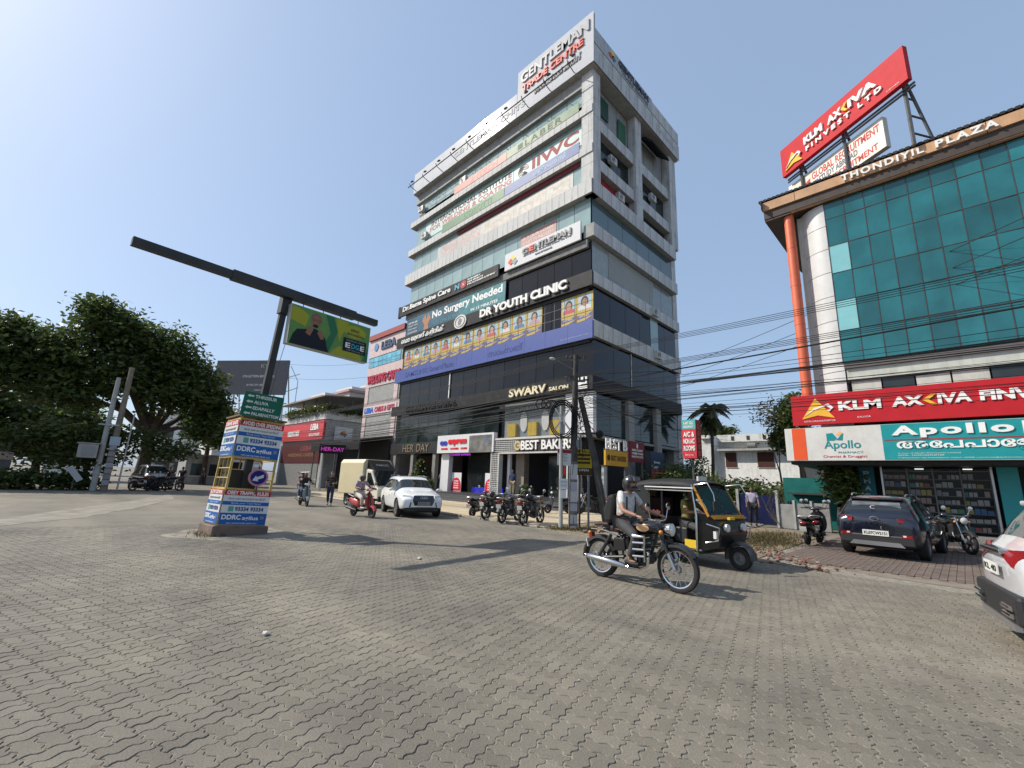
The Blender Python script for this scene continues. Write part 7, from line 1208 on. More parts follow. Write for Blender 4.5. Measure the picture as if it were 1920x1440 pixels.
    if cl:
        for s in (-1, 1):
            for z in (.48, .58, .68, .77): MB().tube([(.30, s*.10, z), (.30, s*.27, z), (.10, s*.29, z-.01)], .017, 6).build('leg_guard_bar', CHROME, root, smooth=True)
            MB().tube([(.10, s*.29, .78), (.30, s*.28, .78), (.30, s*.27, .40)], .016, 6).build('leg_guard', CHROME, root, smooth=True)
            MB().poly([(-.36, s*.12, .48), (-.34, s*.12, .70), (-.14, s*.12, .70), (-.12, s*.12, .50)], (0, s*.05, 0)).build('side_box', tk, root, bevel=.02)
        MB().tube([(.17, -.13, .62), (.30, -.16, .52), (.28, -.17, .33), (.16, -.17, .27), (-.1, -.17, .27)], .024, 8).build('exhaust_header', CHROME, root, smooth=True); MB().tube([(-.12, -.17, .27), (-.16, -.175, .275), (-.45, -.19, .305), (-.82, -.205, .335), (-.86, -.205, .34), (-.90, -.205, .345)], [.028, .045, .052, .05, .03, .028], 12).build('silencer', CHROME, root, smooth=True)
    else:
        MB().tube([(.17, -.1, .55), (.26, -.13, .42), (.2, -.14, .28), (-.05, -.14, .26)], .018, 7).build('exhaust_header', CHROME, root, smooth=True); MB().tube([(-.06, -.15, .26), (-.1, -.15, .27), (-.5, -.17, .36), (-.72, -.175, .41)], [.02, .042, .045, .035], 10).build('silencer', BPLAS, root, smooth=True); MB().poly([(-.36, -.13, .52), (-.34, -.13, .70), (-.1, -.13, .70), (-.12, -.13, .52)], (0, .26, 0)).build('side_panel', tk, root, bevel=.02)
    # front end
    hz2 = hz+.02; MB().lathe([(.03, -.14), (.085, -.08), (.098, -.0), (.098, .03)], (hx+.20, 0, hz2), 'x', 20).build('headlamp_shell', CHROME if cl else tk, root, smooth=True); MB().lathe([(.092, 0), (.06, .022), (.01, .03)], (hx+.231, 0, hz2), 'x', 20).build('headlamp_glass', LAMPC, root, smooth=True)
    hb = [(hx-.10, -.36, hz+.14), (hx-.02, -.28, hz+.17), (hx+.04, -.1, hz+.14), (hx+.04, .1, hz+.14), (hx-.02, .28, hz+.17), (hx-.10, .36, hz+.14)]; MB().tube(hb, .012, 7).build('handlebar', CHROME, root, smooth=True)
    for s in (-1, 1):
        MB().tube([(hx-.02, s*.28, hz+.17), (hx-.11, s*.37, hz+.138)], .019, 8).build('grip', BPLAS, root); MB().ball((hx+.13, s*.17, hz-.02), .034, n=10, m=6).build('indicator', AMBER, root, smooth=True); MB().ball((-.86, s*.14, .72 if cl else .8), .03, n=10, m=6).build('rear_indicator', AMBER, root, smooth=True)
        if mirrors: MB().tube([(hx-.0, s*.24, hz+.17), (hx+.0, s*.30, hz+.32)], .007, 5).build('mirror_stem', CHROME, root); MB().lathe([(.005, -.012), (.058, -.008), (.06, .006), (.005, .012)], (hx+.0, s*.32, hz+.36), 'x', 16).build('mirror', CHROME, root, smooth=True)
    MB().obox((-.92, 0, .66 if cl else .78), (1, 0, .2), (0, 1, 0), (-.2, 0, 1), .035, .05, .06).build('tail_lamp', LAMPR, root, bevel=.01); MB().obox((-.955 if cl else -.93, 0, .54 if cl else .62), (1, 0, .25), (0, 1, 0), (-.25, 0, 1), .006, .10, .07).build('number_plate', PLATEW, root)
    if cl: MB().obox((hx+.17, 0, hz-.16), (1, 0, .1), (0, 1, 0), (0, 0, 1), .006, .11, .035).build('front_plate', BPLAS, root)
    for s in (-1, 1): MB().tube([(-.06, s*.12, .30), (-.06, s*.27, .31)], .016, 6).build('footpeg', BPLAS, root)
    MB().tube([(-.1, .12, .32), (-.16, .30, .02)], .011, 5).build('side_stand', BPLAS, root) if not cl else None
enf = thing('classic_motorcycle', 'black retro motorcycle with chrome leg guards and silencer ridden past the camera', 'motorcycle', (6.99, 3.93, 0), math.atan2(-1, -.05)); motorcycle(enf, 'classic', M('tank_black', (.012, .011, .011), .18, coat=.8), P('seat_brown', (.055, .03, .026), .5))
moto = thing('parked_motorcycle', 'parked black commuter motorcycle nearest the poles in the forecourt row', 'motorcycle', (12.95, 11.62, 0), R_(12), 'motorcycles parked in the forecourt row'); motorcycle(moto, 'commuter', M('tank_dark', (.014, .013, .016), .25, coat=.6))
for (x, y, a, lab) in ((12.72, 12.55, 16, 'parked black commuter motorcycle second from the poles in the forecourt row'), (13.15, 13.85, 10, 'parked black commuter motorcycle beside the parked scooter in the forecourt row')):
    c = copy_tree(moto); c.location = (x, y, 0); c.rotation_euler = (0, 0, R_(a)); c['label'] = lab
c = copy_tree(moto); c.location = (20.2, 14.0, .03); c.rotation_euler = (0, 0, R_(150)); c['label'] = 'motorcycle parked behind the poster poles near the tower corner'; c['group'] = 'motorcycles by the tower steps'
c = copy_tree(moto); c.location = (18.9, .35, .03); c.rotation_euler = (0, 0, R_(-150)); c['label'] = 'dark motorcycle half hidden beside the navy SUV'; c['group'] = 'two-wheelers by the pharmacy'
for k, (x, y, a) in enumerate(((4.6, 39.5, 20), (5.3, 39.3, 35), (6.0, 39.6, 10))):
    c = copy_tree(moto); c.location = (x, y, -.008); c.rotation_euler = (0, 0, R_(a)); c['label'] = ['leftmost', 'middle', 'rightmost'][k]+' dark motorcycle parked under the huge tree'; c['group'] = 'motorcycles under the tree'
# ---- scooters
def scooter(root, paint, two=None):
    two = two or paint; r = .215; wheel(root, .62, 0, r, .085, 'mag', rimr=.6); wheel(root, -.60, 0, r, .09, 'mag', rimr=.6)
    def loft(name, secs, mat):
        m = MB(); n_ = 10; V = []
        for (x, z, hw, hh, tl) in secs: V += [(x+tl*hh*math.sin(a), hw*math.cos(a), z+hh*math.sin(a)) for a in [2*math.pi*i/n_ for i in range(n_)]]
        k = len(secs); m.add(V, [(i*n_+j, (i+1)*n_+j, (i+1)*n_+(j+1) % n_, i*n_+(j+1) % n_) for i in range(k-1) for j in range(n_)]+[tuple(range(n_)), tuple(range((k-1)*n_, k*n_))]); me = eval_mesh(m.mesh(name, mat), [('SUBSURF', dict(levels=1, render_levels=1))]); o = bpy.data.objects.new(name, me); COL.objects.link(o); o.parent = root; me.polygons.foreach_set('use_smooth', [True]*len(me.polygons))
    loft('rear_body', [(-.92, .62, .06, .06, 0), (-.82, .60, .13, .12, 0), (-.55, .55, .17, .18, 0), (-.28, .50, .15, .20, 0), (-.12, .42, .13, .12, 0)], paint); loft('floorboard', [(-.2, .30, .15, .06, 0), (.1, .27, .17, .04, 0), (.32, .30, .16, .05, 0)], BPLAS)
    loft('front_apron', [(.50, .28, .10, .06, -.2), (.43, .40, .19, .08, -.2), (.38, .60, .22, .10, -.2), (.34, .80, .17, .10, -.2), (.32, .92, .09, .05, -.2)], two); MB().poly([(-.06, -.12, .70), (-.1, -.13, .77), (-.45, -.14, .75), (-.82, -.12, .80), (-.86, -.11, .75), (-.4, -.13, .66)], (0, .26, 0)).build('seat', P('seat_vinyl', (.03, .028, .027), .55), root, bevel=.03)
    m = MB(); n_ = 10; R0 = r+.03; ring = [[(.62+(R0+d)*math.cos(a), y, r+(R0+d)*math.sin(a)) for d, y in ((-.06, -.07), (0, -.055), (.015, 0), (0, .055), (-.06, .07))] for a in [R_(15+150*i/n_) for i in range(n_+1)]]; m.add([p for q in ring for p in q], [(i*5+j, (i+1)*5+j, (i+1)*5+j+1, i*5+j+1) for i in range(n_) for j in range(4)]); m.build('front_mudguard', paint, root, smooth=True)
    loft('handlebar_cowl', [(.22, 1.02, .04, .03, 0), (.27, 1.03, .17, .06, 0), (.36, 1.03, .15, .07, 0), (.43, 1.02, .07, .04, 0)], two); MB().ball((.415, 0, 1.02), .03, .11, .05, 12, 6).build('headlight', LAMPC, root, smooth=True); MB().tube([(.62, 0, r), (.40, 0, .75), (.33, 0, 1.0)], .03, 8).build('steering_column', BPLAS, root)
    for s in (-1, 1): MB().tube([(.28, s*.14, 1.04), (.22, s*.34, 1.05)], .017, 7).build('grip', BPLAS, root); MB().tube([(.27, s*.22, 1.06), (.25, s*.29, 1.22)], .007, 5).build('mirror_stem', BPLAS, root); MB().lathe([(.004, -.012), (.055, -.008), (.058, .006), (.004, .012)], (.25, s*.31, 1.26), 'x', 14).build('mirror', CHROME, root, smooth=True); MB().tube([(.56, s*.06, r), (.50, s*.06, .42)], .02, 6).build('fork_leg', BPLAS, root); MB().ball((.395, s*.15, .78), .03, .045, .03, 8, 5).build('indicator', LAMPC, root, smooth=True)
    MB().ball((-.90, 0, .63), .04, .10, .05, 12, 6).build('tail_lamp', LAMPR, root, smooth=True); MB().obox((-.93, 0, .47), (1, 0, .3), (0, 1, 0), (-.3, 0, 1), .006, .09, .07).build('number_plate', PLATEW, root); MB().tube([(-.25, -.13, .24), (-.45, -.16, .27), (-.85, -.17, .33)], [.02, .045, .05], 10).build('silencer', BPLAS, root, smooth=True); MB().tube([(-.1, .1, .24), (-.6, .1, r)], .06, 8).build('engine_case', MATS['engine_dark'], root); MB().tube([(-.5, -.13, .74), (-.9, -.12, .82), (-.93, 0, .83), (-.9, .12, .82), (-.5, .13, .74)], .012, 6).build('grab_rail', ALLOY, root, smooth=True)
rs_ = thing('red_scooter', 'red scooter ridden by a man in pale shirt in front of the white car', 'scooter', (8.68, 16.55, -.008), math.atan2(-.97, .10)); scooter(rs_, M('scooter_red', (.42, .035, .03), .25, coat=.6))
gs_ = thing('grey_scooter', 'grey-green scooter carrying two riders left of the walking pedestrian', 'scooter', (8.95, 23.1, -.008), math.atan2(-.985, -.12)); scooter(gs_, M('scooter_grey', (.20, .22, .21), .3, coat=.5))
ps = thing('parked_scooter', 'dark scooter at the left end of the forecourt row', 'scooter', (13.45, 15.1, 0), R_(14), 'motorcycles parked in the forecourt row'); scooter(ps, M('scooter_black', (.018, .018, .02), .3, coat=.5))
for (x, y, z, a, lab, gr) in ((16.75, 3.42, .03, -4, 'dark scooter parked left of the navy SUV', 'two-wheelers by the pharmacy'), (17.75, 3.45, .03, 6, 'second dark scooter parked behind the one left of the navy SUV', 'two-wheelers by the pharmacy'), (18.6, 14.9, .035, 160, 'dark scooter parked by the bakery steps behind the thin pole', 'motorcycles by the tower steps'), (18.6, 17.3, .035, 30, 'dark scooter with helmet parked near the topiary', 'motorcycles by the tower steps')):
    c = copy_tree(ps); c.location = (x, y, z); c.rotation_euler = (0, 0, R_(a)); c['label'] = lab; c['group'] = gr
def helmet_thing(label, loc, rz, mat): t = thing('helmet', label, 'helmet', loc, rz); MB().ball((0, 0, .13), .14, .12, .135, 16, 10).build('shell', mat, t, smooth=True); MB().poly([(.10, -.10, .07), (.10, .10, .07), (.135, .06, .16), (.135, -.06, .16)], (.012, 0, 0)).build('visor', CGLASS, t)
helmet_thing('black helmet resting on a parked motorcycle seat in the forecourt row', (12.85, 13.75, .86), R_(20), GLOSSK); helmet_thing('black helmet on the motorcycle nearest the poles', (12.75, 11.6, .86), R_(-30), GLOSSK)
# ---- blue truck and dark car at the far left
trk = thing('blue_truck', 'dark blue parked truck cut by the left picture edge', 'truck', (-3.3, 44.6, -.008), R_(-20)); TB = M('truck_blue', (.02, .06, .12), .5, var=.2, dirt=.4); MB().box(-.9, 1.1, -1.0, 1.0, .75, 2.6).build('cab', TB, trk, bevel=.1); MB().box(-4.2, -1.0, -1.05, 1.05, .9, 1.7).build('load_bed', TB, trk, bevel=.03); MB().box(1.08, 1.14, -.85, .85, 1.7, 2.4).build('windscreen', CGLASS, trk); MB().box(1.08, 1.2, -1.0, 1.0, .5, .85).build('bumper', BPLAS, trk)
for x in (.5, -3): 
    for s in (-1, 1): wheel(trk, x, s*.9, .45, .25, 'steel')
for s in (-1, 1): MB().box(1.11, 1.15, s*.7-.12, s*.7+.12, .95, 1.15).build('headlight', LAMPC, trk)
jp = thing('dark_parked_car', 'dark car parked in shade under the huge tree', 'car', (5.5, 43.5, -.008), R_(-80)); suv(jp, M('car_darkgrey', (.02, .021, .023), .3, coat=.5), 4.2, .9, 1.75, 1.0, .34, 2.5, .0)
lc = thing('white_lane_car', 'small white car far down the lane behind the walkers', 'car', (10.2, 58.5, -.008), R_(-100)); suv(lc, PWHT, 4.0, .86, 1.5, .92, .31, 2.4, .1)
# ================================================================ people
SKIN = M('skin_brown', (.30, .155, .095), .55, var=.08); SKIND = M('skin_dark', (.14, .07, .045), .55, var=.08); HAIRK = M('hair_black', (.010, .009, .009), .6, var=.3, bump=.4)
def skin_mesh(name, V, E, Rd, mat, parent, root=0, sub=2):
    me = bpy.data.meshes.new(name); me.from_pydata([tuple(v) for v in V], E, []); ob = bpy.data.objects.new(name, me); COL.objects.link(ob); m = ob.modifiers.new('s', 'SKIN'); m.use_smooth_shade = True; m2 = ob.modifiers.new('d', 'SUBSURF'); m2.levels = sub; m2.render_levels = sub
    for i, d in enumerate(me.skin_vertices[0].data): d.radius = (Rd[i], Rd[i]) if not isinstance(Rd[i], tuple) else Rd[i]; d.use_root = i == root
    dg = bpy.context.evaluated_depsgraph_get(); r = bpy.data.meshes.new_from_object(ob.evaluated_get(dg)); bpy.data.objects.remove(ob); r.materials.clear(); r.materials.append(mat); r.name = name
    if parent is None: return r
    o = bpy.data.objects.new(name, r); COL.objects.link(o); o.parent = parent; return o
def hand_geo(m, wrist, d, palm_n, s=1., curl=.5):
    """palm and five curled fingers; d points along the hand, palm_n out of the palm"""
    d = Vector(d).normalized(); n = Vector(palm_n); n = (n-d*n.dot(d)).normalized(); sd = d.cross(n); w = Vector(wrist)
    m.tube([w-d*.01, w+d*.03*s, w+d*.085*s], [.024*s, .036*s, .038*s], 8, flat=.55)
    for k in range(4):
        L = (.066, .076, .072, .056)[k]*s; b = w+d*.082*s+sd*(.030-.020*k)*s; c1 = b+(d*math.cos(curl*.6)+n*math.sin(curl*.6))*L*.45; c2 = c1+(d*math.cos(curl*1.7)+n*math.sin(curl*1.7))*L*.35; c3 = c2+(d*math.cos(curl*2.6)+n*math.sin(curl*2.6))*L*.28; m.tube([b-d*.01*s, c1, c2, c3], [.0095*s, .009*s, .008*s, .006*s], 6)
    b = w+d*.03*s+sd*.032*s; m.tube([b, b+(sd*.7+d*.6+n*.3).normalized()*.035*s, b+(sd*.4+d*.85+n*.6).normalized()*.062*s], [.011*s, .010*s, .007*s], 6)
def person(name_, label, J, root, top, bottom, shoes, skin=SKIN, sleeve='short', hair=True, fullhead=True, height=1.7, trousers=True, look=(1, 0, 0), curl=.5, group=None, hidehands=False, collar=None):
    """J: joint dict in local coordinates (x forward, y left). root = thing empty"""
    g = {k: Vector(v) for k, v in J.items()}
    if 'spine' not in g: g['spine'] = g['pelvis'].lerp(g['chest'], .5)
    order = ['pelvis', 'spine', 'chest', 'neck', 'sl', 'el', 'wl', 'sr', 'er', 'wr', 'hl', 'kl', 'al', 'tl', 'hr', 'kr', 'ar', 'tr']; V = [g[k] for k in order]; ix = {k: i for i, k in enumerate(order)}
    E = [(ix[a], ix[b]) for a, b in (('pelvis', 'spine'), ('spine', 'chest'), ('chest', 'neck'), ('chest', 'sl'), ('sl', 'el'), ('el', 'wl'), ('chest', 'sr'), ('sr', 'er'), ('er', 'wr'), ('pelvis', 'hl'), ('hl', 'kl'), ('kl', 'al'), ('al', 'tl'), ('pelvis', 'hr'), ('hr', 'kr'), ('kr', 'ar'), ('ar', 'tr'))]
    rad = dict(pelvis=.125, spine=.12, chest=.13, neck=.052, sl=.05, el=.042, wl=.028, sr=.05, er=.042, wr=.028, hl=.085, kl=.056, al=.038, tl=.032, hr=.085, kr=.056, ar=.038, tr=.032); Rd = [rad[k] for k in order]
    bm_ = skin_mesh('body', V, E, Rd, skin, None); m = MB(); VV = np.empty(len(bm_.vertices)*3); bm_.vertices.foreach_get('co', VV); m.add(VV.reshape(-1, 3).tolist(), [tuple(p.vertices) for p in bm_.polygons]); bpy.data.meshes.remove(bm_)
    if not hidehands:
        for s in ('l', 'r'):
            d = (g['w'+s]-g['e'+s]).normalized(); pn = Vector((0, 0, -1)) if abs(d.z) < .75 else Vector((0, -1 if s == 'l' else 1, 0)); hand_geo(m, g['w'+s], d, pn, 1., curl)
    # head
    lk = Vector(look).normalized(); hc = g['head']; sd = Vector((0, 0, 1)).cross(lk).normalized(); upv = lk.cross(sd)
    def hp(a, b, c): return hc+lk*a+sd*b+upv*c
    m.tube([g['neck']-Vector((0, 0, .03)), hp(-.015, 0, -.06)], [.055, .052], 10); n0 = len(m.v); mb2 = MB(); mb2.ball((0, 0, 0), .098, .076, .122, 16, 12)
    hv = []
    for x, y, z in mb2.v:
        if z < -.02: y *= 1-.25*(-z-.02)/.1; x += .012*(-z)/.1
        if x < 0: x *= 1.02
        hv.append(hp(x, y, z))
    m.add(hv, mb2.f)
    m.tube([hp(.09, 0, .03), hp(.112, 0, -.012), hp(.092, 0, -.028)], [.010, .018, .012], 6)          # nose
    for s in (-1, 1): m.ball(hp(-.005, s*.078, -.005), .018, .008, .028, 8, 6)                        # ears
    body = m.build('body', skin, root, smooth=True)
    if fullhead:
        for s in (-1, 1): MB().ball(hp(.083, s*.032, .012), .010, .013, .008, 8, 6).build('eye', M('eye_white', (.5, .48, .45), .3), body, smooth=True); MB().ball(hp(.0915, s*.032, .012), .004, .006, .006, 6, 5).build('iris', HAIRK, body); MB().tube([hp(.088, s*.018, .034), hp(.084, s*.05, .034)], .005, 5).build('eyebrow', HAIRK, body)
        MB().tube([hp(.088, -.022, -.06), hp(.094, 0, -.058), hp(.088, .022, -.06)], .0065, 6).build('mouth', P('lips', (.20, .07, .06), .5), body)
    if hair:
        mb3 = MB(); mb3.ball((0, 0, 0), .106, .084, .128, 16, 12); hh = MB(); keep = [f for f in mb3.f if all((mb3.v[i][2] > .035 or (mb3.v[i][0] < -.01 and mb3.v[i][2] > -.05)) for i in f)]; hh.add([hp(x-.004, y, z+.004) for x, y, z in mb3.v], keep); hh.build('hair', HAIRK, root, smooth=True)
    # clothes
    def cl(nm, ks, es, grow, mat, over=None):
        v = []; r = []; i2 = {}
        for k in ks:
            if isinstance(k, tuple): p = g[k[0]].lerp(g[k[1]], k[2]); rr = rad[k[0]]*(1-k[2])+rad[k[1]]*k[2]
            else: p = g[k]; rr = rad[k]
            i2[k] = len(v); v.append(p); r.append((over or {}).get(k, rr+grow))
        return skin_mesh(nm, v, [(i2[a], i2[b]) for a, b in es], r, mat, root)
    t_ = .62 if sleeve == 'short' else None; ks = ['pelvis', 'spine', 'chest', ('chest', 'neck', .55), 'sl', 'sr']; es = [('pelvis', 'spine'), ('spine', 'chest'), ('chest', ('chest', 'neck', .55)), ('chest', 'sl'), ('chest', 'sr')]
    for s in 'lr':
        if sleeve == 'short': ks.append(('s'+s, 'e'+s, .72)); es.append(('s'+s, ('s'+s, 'e'+s, .72)))
        else: ks += ['e'+s, ('e'+s, 'w'+s, .92)]; es += [('s'+s, 'e'+s), ('e'+s, ('e'+s, 'w'+s, .92))]
    cl('shirt', ks, es, .016, top, {('chest', 'neck', .55): .078, 'pelvis': .155})
    ks = ['pelvis']; es = []
    for s in 'lr':
        e_ = ('k'+s, 'a'+s, .90 if trousers else .1); ks += ['h'+s, 'k'+s, e_]; es += [('pelvis', 'h'+s), ('h'+s, 'k'+s), ('k'+s, e_)]
    cl('trousers' if trousers else 'shorts', ks, es, .022, bottom, {'pelvis': .148})
    for s in 'lr':
        a, t2 = g['a'+s], g['t'+s]; d = (t2-a); d.z = 0; d = d.normalized() if d.length > 1e-4 else Vector((1, 0, 0)); q = Vector((a.x, a.y, min(a.z-.04, t2.z)+.008)); MB().tube([q-d*.07, q-d*.02+Vector((0, 0, .015)), q+d*.08, q+d*.18], [.034, .046, .045, .028], 8).build('shoe', shoes, root, smooth=True)
    return root
def standing(stride=.0, arms=(0., 0.), h=1.7, face=0.):
    s = h/1.7; st = stride; z = lambda v: v*s
    J = dict(pelvis=(0, 0, z(.94)), chest=(.02, 0, z(1.28)), neck=(.03, 0, z(1.46)), head=(.05, 0, z(1.57)), sl=(.02, .175, z(1.39)), sr=(.02, -.175, z(1.39)), hl=(0, .09, z(.88)), hr=(0, -.09, z(.88)))
    for k, sd, f in (('l', 1, st), ('r', -1, -st)):
        J['k'+k] = (.5*f+.04, sd*.10, z(.50)); J['a'+k] = (f-(.06 if f < 0 else 0), sd*.10, z(.085)+(.05 if f < -.1 else 0)); J['t'+k] = (f+.13, sd*.11, z(.045)); a = arms[0 if k == 'l' else 1]; J['e'+k] = (.02+.28*math.sin(a)*.5, sd*.23, z(1.12)); J['w'+k] = (.05+.5*math.sin(a), sd*.24, z(1.12)-.24*math.cos(a)+.0)
    return J
def walker(nm, label, loc, ang, top, bottom, shoes, J=None, **k): t = thing(nm, label, 'person', loc, R_(ang)); person(nm, label, J or standing(.22, (-.5, .5)), t, top, bottom, shoes, **k); return t
CL = lambda n, c, r=.8: M('cloth_'+n, c, r, var=.15, scale=8, bump=.25, bscale=40)
BLKC = CL('black', (.014, .014, .016)); NAVC = CL('navy', (.02, .032, .06)); SHOEW = P('shoe_white', (.45, .44, .42), .6); SHOEK = P('shoe_black', (.02, .02, .02), .5); KHA = CL('khaki', (.36, .30, .20)); BLUS = CL('blue', (.035, .055, .14)); DEN = CL('denim', (.05, .07, .12)); MAU = CL('mauve', (.34, .27, .34)); OLV_ = CL('olive', (.30, .25, .08)); WHC = CL('white', (.52, .51, .49)); CHA = CL('charcoal', (.045, .045, .048)); PUR_ = CL('lilac', (.42, .38, .47))
J = standing(.28, (.9, -.2)); J['wl'] = (.22, .14, 1.12); J['el'] = (.02, .24, 1.10)
w1 = walker('person', 'person in black striped top and dark jeans walking beside the cream van', (10.15, 22.9, -.008), -118, BLKC, NAVC, SHOEW, J); m = MB()
for k in range(3): m.tube([(.155*math.cos(a)+.02, .155*math.sin(a), 1.08+.1*k) for a in [R_(-80+160*i/10) for i in range(11)]], .008, 4)
m.build('stripes', P('stripe_grey', (.10, .10, .11)), w1)
walker('person', 'man in blue shirt and beige trousers standing at the bakery steps', (21.3, 20.9, .6), -150, BLUS, KHA, SHOEK, standing(.05, (.1, .1)), skin=SKIND)
walker('person', 'left of two walkers in the lane, dark top and blue jeans', at(8.45, 41.2, -.008), 75, BLKC, DEN, SHOEK); walker('person', 'right of two walkers in the lane, all in dark clothes', at(9.5, 41.4, -.008), 80, BLKC, CHA, SHOEK, standing(-.2, (.4, -.4)))
walker('person', 'person in pale shirt standing in front of the blue gate', (22.2, 6.75, .02), 200, PUR_, BLKC, SHOEK, standing(.04, (.5, .3)), skin=SKIND)
walker('person', 'distant person standing by the shack left of the booth', (10.9, 54.5, -.008), 200, CHA, BLKC, SHOEK, standing(.1, (0, 0)))
# mannequins in the boutique
def mannequin(label, loc, dress, rz): t = thing('mannequin', label, 'mannequin', loc, rz); MB().lathe([(.30, 0), (.26, .3), (.17, .85), (.14, 1.02), (.17, 1.2), (.19, 1.35), (.10, 1.42)], n=16).build('dress', dress, t, smooth=True); m = MB(); m.tube([(0, 0, 1.40), (0, 0, 1.52)], .05, 8); m.ball((0, 0, 1.62), .09, .08, .12, 12, 8); m.tube([(0, .19, 1.36), (.05, .27, 1.1), (.12, .2, .9)], [.05, .04, .03], 7); m.tube([(0, -.19, 1.36), (.05, -.27, 1.1), (.12, -.2, .9)], [.05, .04, .03], 7); m.build('figure', P('mannequin_skin', (.5, .40, .32), .5), t, smooth=True)
mannequin('mannequin in magenta gown in the boutique window', (22.9, 35.4, .6), P('gown_magenta', (.35, .02, .12), .6), R_(180)); mannequin('mannequin in red gown behind the magenta one', (23.6, 34.7, .6), P('gown_red', (.25, .02, .03), .6), R_(180)); mannequin('mannequin in grey dress at the right of the boutique', (22.9, 30.7, .6), P('gown_grey', (.22, .25, .26), .6), R_(190)); mannequin('mannequin in white dress behind the grey one', (23.3, 30.25, .6), P('gown_white', (.45, .43, .40), .6), R_(190))
# riders
def rider_joints(seat_x, seat_z, hand, foot, lean=.12, knee_out=.18, sh=.5):
    p = Vector((seat_x, 0, seat_z+.10)); c = p+Vector((lean*.8, 0, .34)); n = p+Vector((lean*1.15, 0, .50)); J = dict(pelvis=p, chest=c, neck=n, head=n+Vector((.05, 0, .105)), sl=c+Vector((0, .18, .11)), sr=c+Vector((0, -.18, .11)))
    for k, s in (('l', 1), ('r', -1)):
        w = Vector((hand[0]-.07, s*hand[1], hand[2]+.035)); J['w'+k] = w; sh_ = J['s'+k]; mid = sh_.lerp(w, .5); J['e'+k] = mid+Vector((-.06, s*.08, -.10)); J['h'+k] = p+Vector((.03, s*.09, -.03)); J['a'+k] = Vector((foot[0], s*foot[1], foot[2]+.08)); J['t'+k] = Vector((foot[0]+.16, s*(foot[1]+.01), foot[2]+.03)); hh = J['h'+k]; a = J['a'+k]; mid = hh.lerp(a, .5); J['k'+k] = mid+Vector((.24, s*knee_out*.35, .10))
    return J
rd = thing('person', 'motorcycle rider in white and grey shirt, black helmet, mask and backpack', 'person', (6.99, 3.93, 0), math.atan2(-1, -.05))
Jr = rider_joints(-.26, .86, (.30, .345, 1.05), (-.02, .21, .30), .10); GREYS = M('cloth_greystripe', (.50, .49, .48), .85, var=.28, scale=16, bump=.3, bscale=30)
person('person', '', Jr, rd, GREYS, CHA, SHOEK, hair=False, fullhead=True, curl=.9)
hd = Vector(Jr['head'])
def helmet(root, hd, mat, visor=True, full=True):
    mb3 = MB(); mb3.ball((0, 0, 0), .145, .122, .15, 20, 14); hh = MB(); keep = [f for f in mb3.f if all((mb3.v[i][2] > (.02 if mb3.v[i][0] > .06 else -.11)) for i in f)]; hh.add([(hd.x+x-.012, hd.y+y, hd.z+z+.015) for x, y, z in mb3.v], keep); me = eval_mesh(hh.mesh('helmet', mat), [('SOLIDIFY', dict(thickness=.012))]); o = bpy.data.objects.new('helmet', me); COL.objects.link(o); o.parent = root; me.polygons.foreach_set('use_smooth', [True]*len(me.polygons))
    if full: MB().tube([(hd.x+.02, hd.y-.115, hd.z-.07), (hd.x+.12, hd.y-.06, hd.z-.085), (hd.x+.138, hd.y, hd.z-.085), (hd.x+.12, hd.y+.06, hd.z-.085), (hd.x+.02, hd.y+.115, hd.z-.07)], .026, 7).build('chin_bar', mat, root, smooth=True)
    if visor: MB().poly([(hd.x+.115, hd.y-.09, hd.z+.06), (hd.x+.13, hd.y+.0, hd.z+.06), (hd.x+.115, hd.y+.09, hd.z+.06), (hd.x+.10, hd.y+.085, hd.z+.12), (hd.x+.12, hd.y, hd.z+.125), (hd.x+.10, hd.y-.085, hd.z+.12)], (.012, 0, .02)).build('visor', M('visor_smoke', (.12, .12, .13), .15), root)
helmet(rd, hd, M('helmet_black', (.02, .02, .021), .3, coat=.4)); mk_ = MB(); mk_.ball((hd.x+.052, hd.y, hd.z-.05), .06, .066, .06, 12, 8); mk_.build('face_mask', BLKC, rd, smooth=True)
bpk = thing('backpack', 'black backpack on the back of the motorcycle rider', 'backpack', (6.99, 3.93, 0), math.atan2(-1, -.05)); MB().poly([(-.40, -.15, .92), (-.33, -.15, 1.30), (-.36, -.15, 1.40), (-.48, -.15, 1.38), (-.58, -.15, 1.12), (-.56, -.15, .92)], (0, .30, 0)).build('bag', CL('bag', (.012, .012, .013)), bpk, bevel=.05)
for s in (-1, 1): MB().tube([(-.36, s*.11, 1.38), (-.22, s*.13, 1.43), (-.10, s*.12, 1.36), (-.10, s*.13, 1.12), (-.30, s*.15, 1.0)], .020, 6, flat=.5).build('strap', CL('strap', (.015, .015, .016)), bpk, smooth=True)
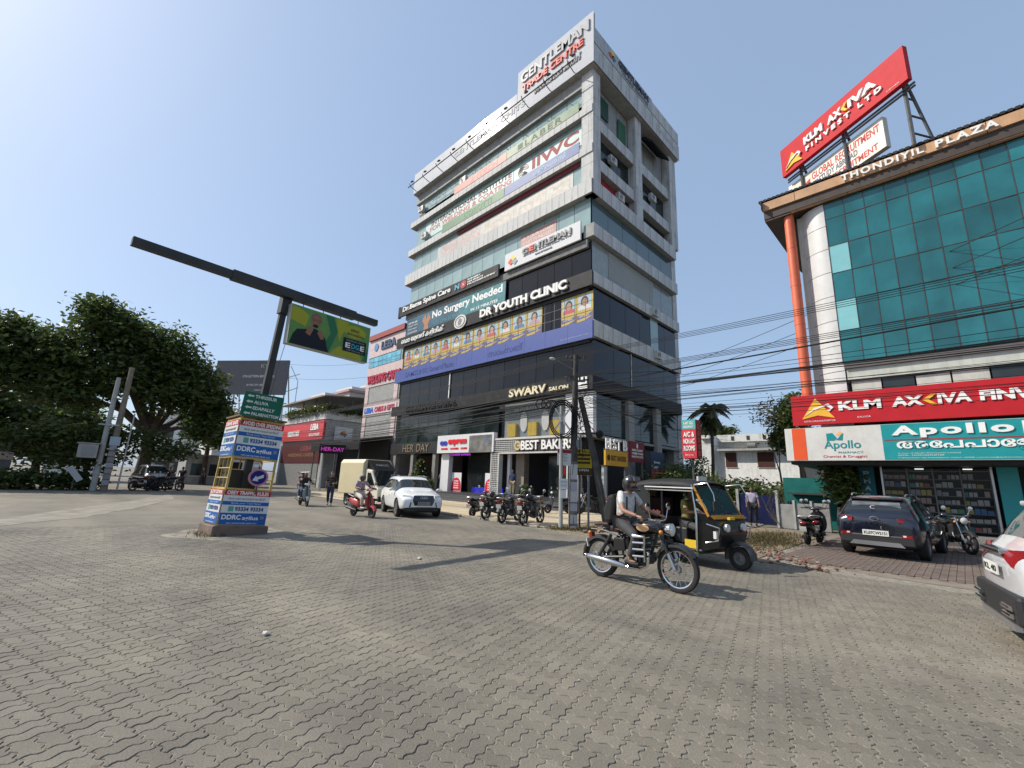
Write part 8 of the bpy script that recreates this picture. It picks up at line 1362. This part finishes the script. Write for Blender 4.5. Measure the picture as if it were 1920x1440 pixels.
dr = thing('person', 'rickshaw driver in olive-yellow shirt sitting behind the windscreen', 'person', auto.location, auto.rotation_euler.z); person('person', '', rider_joints(-.2, .70, (.40, .26, 1.00), (.26, .18, .36), .06), dr, OLV_, CHA, SHOEK, skin=SKIND, curl=.9)
r2 = thing('person', 'red scooter rider in mauve shirt and light trousers with grey helmet', 'person', rs_.location, rs_.rotation_euler.z); J2 = rider_joints(-.32, .76, (.24, .32, 1.04), (.12, .14, .31), .06); person('person', '', J2, r2, MAU, CL('cream', (.50, .46, .40)), SHOEW, skin=SKIND, hair=False, curl=.9); helmet(r2, Vector(J2['head']), P('helmet_grey', (.22, .23, .23), .4), False, False)
r3 = thing('person', 'front rider of the grey scooter in dark clothes leaning behind the apron', 'person', gs_.location, gs_.rotation_euler.z); J3 = rider_joints(-.25, .76, (.24, .32, 1.04), (.10, .14, .31), .06); person('person', '', J3, r3, BLKC, NAVC, SHOEK, skin=SKIND, hair=True, curl=.9)
r4 = thing('person', 'pillion rider of the grey scooter in dark red top under a white cloth', 'person', gs_.location, gs_.rotation_euler.z); J4 = rider_joints(-.68, .80, (-.1, .18, 1.25), (-.25, .18, .36), .02); person('person', '', J4, r4, CL('wine', (.20, .02, .025)), DEN, SHOEW, skin=SKIND, hair=True, curl=.9)
hd4 = Vector(J4['head']); cw_ = thing('white_head_cloth', 'white cloth spread over the pillion rider', 'cloth', gs_.location, gs_.rotation_euler.z); m = MB(); m.add([(hd4.x+.30, -.26, hd4.z+.06), (hd4.x+.32, .24, hd4.z+.10), (hd4.x+.1, -.30, hd4.z+.14), (hd4.x+.1, .26, hd4.z+.19), (hd4.x-.15, -.32, hd4.z-.02), (hd4.x-.15, .25, hd4.z+.06)], [(0, 1, 3, 2), (2, 3, 5, 4)]); me = eval_mesh(m.mesh('cloth', WHC), [('SOLIDIFY', dict(thickness=.012)), ('SUBSURF', dict(levels=2, render_levels=2))]); o = bpy.data.objects.new('cloth', me); COL.objects.link(o); o.parent = cw_
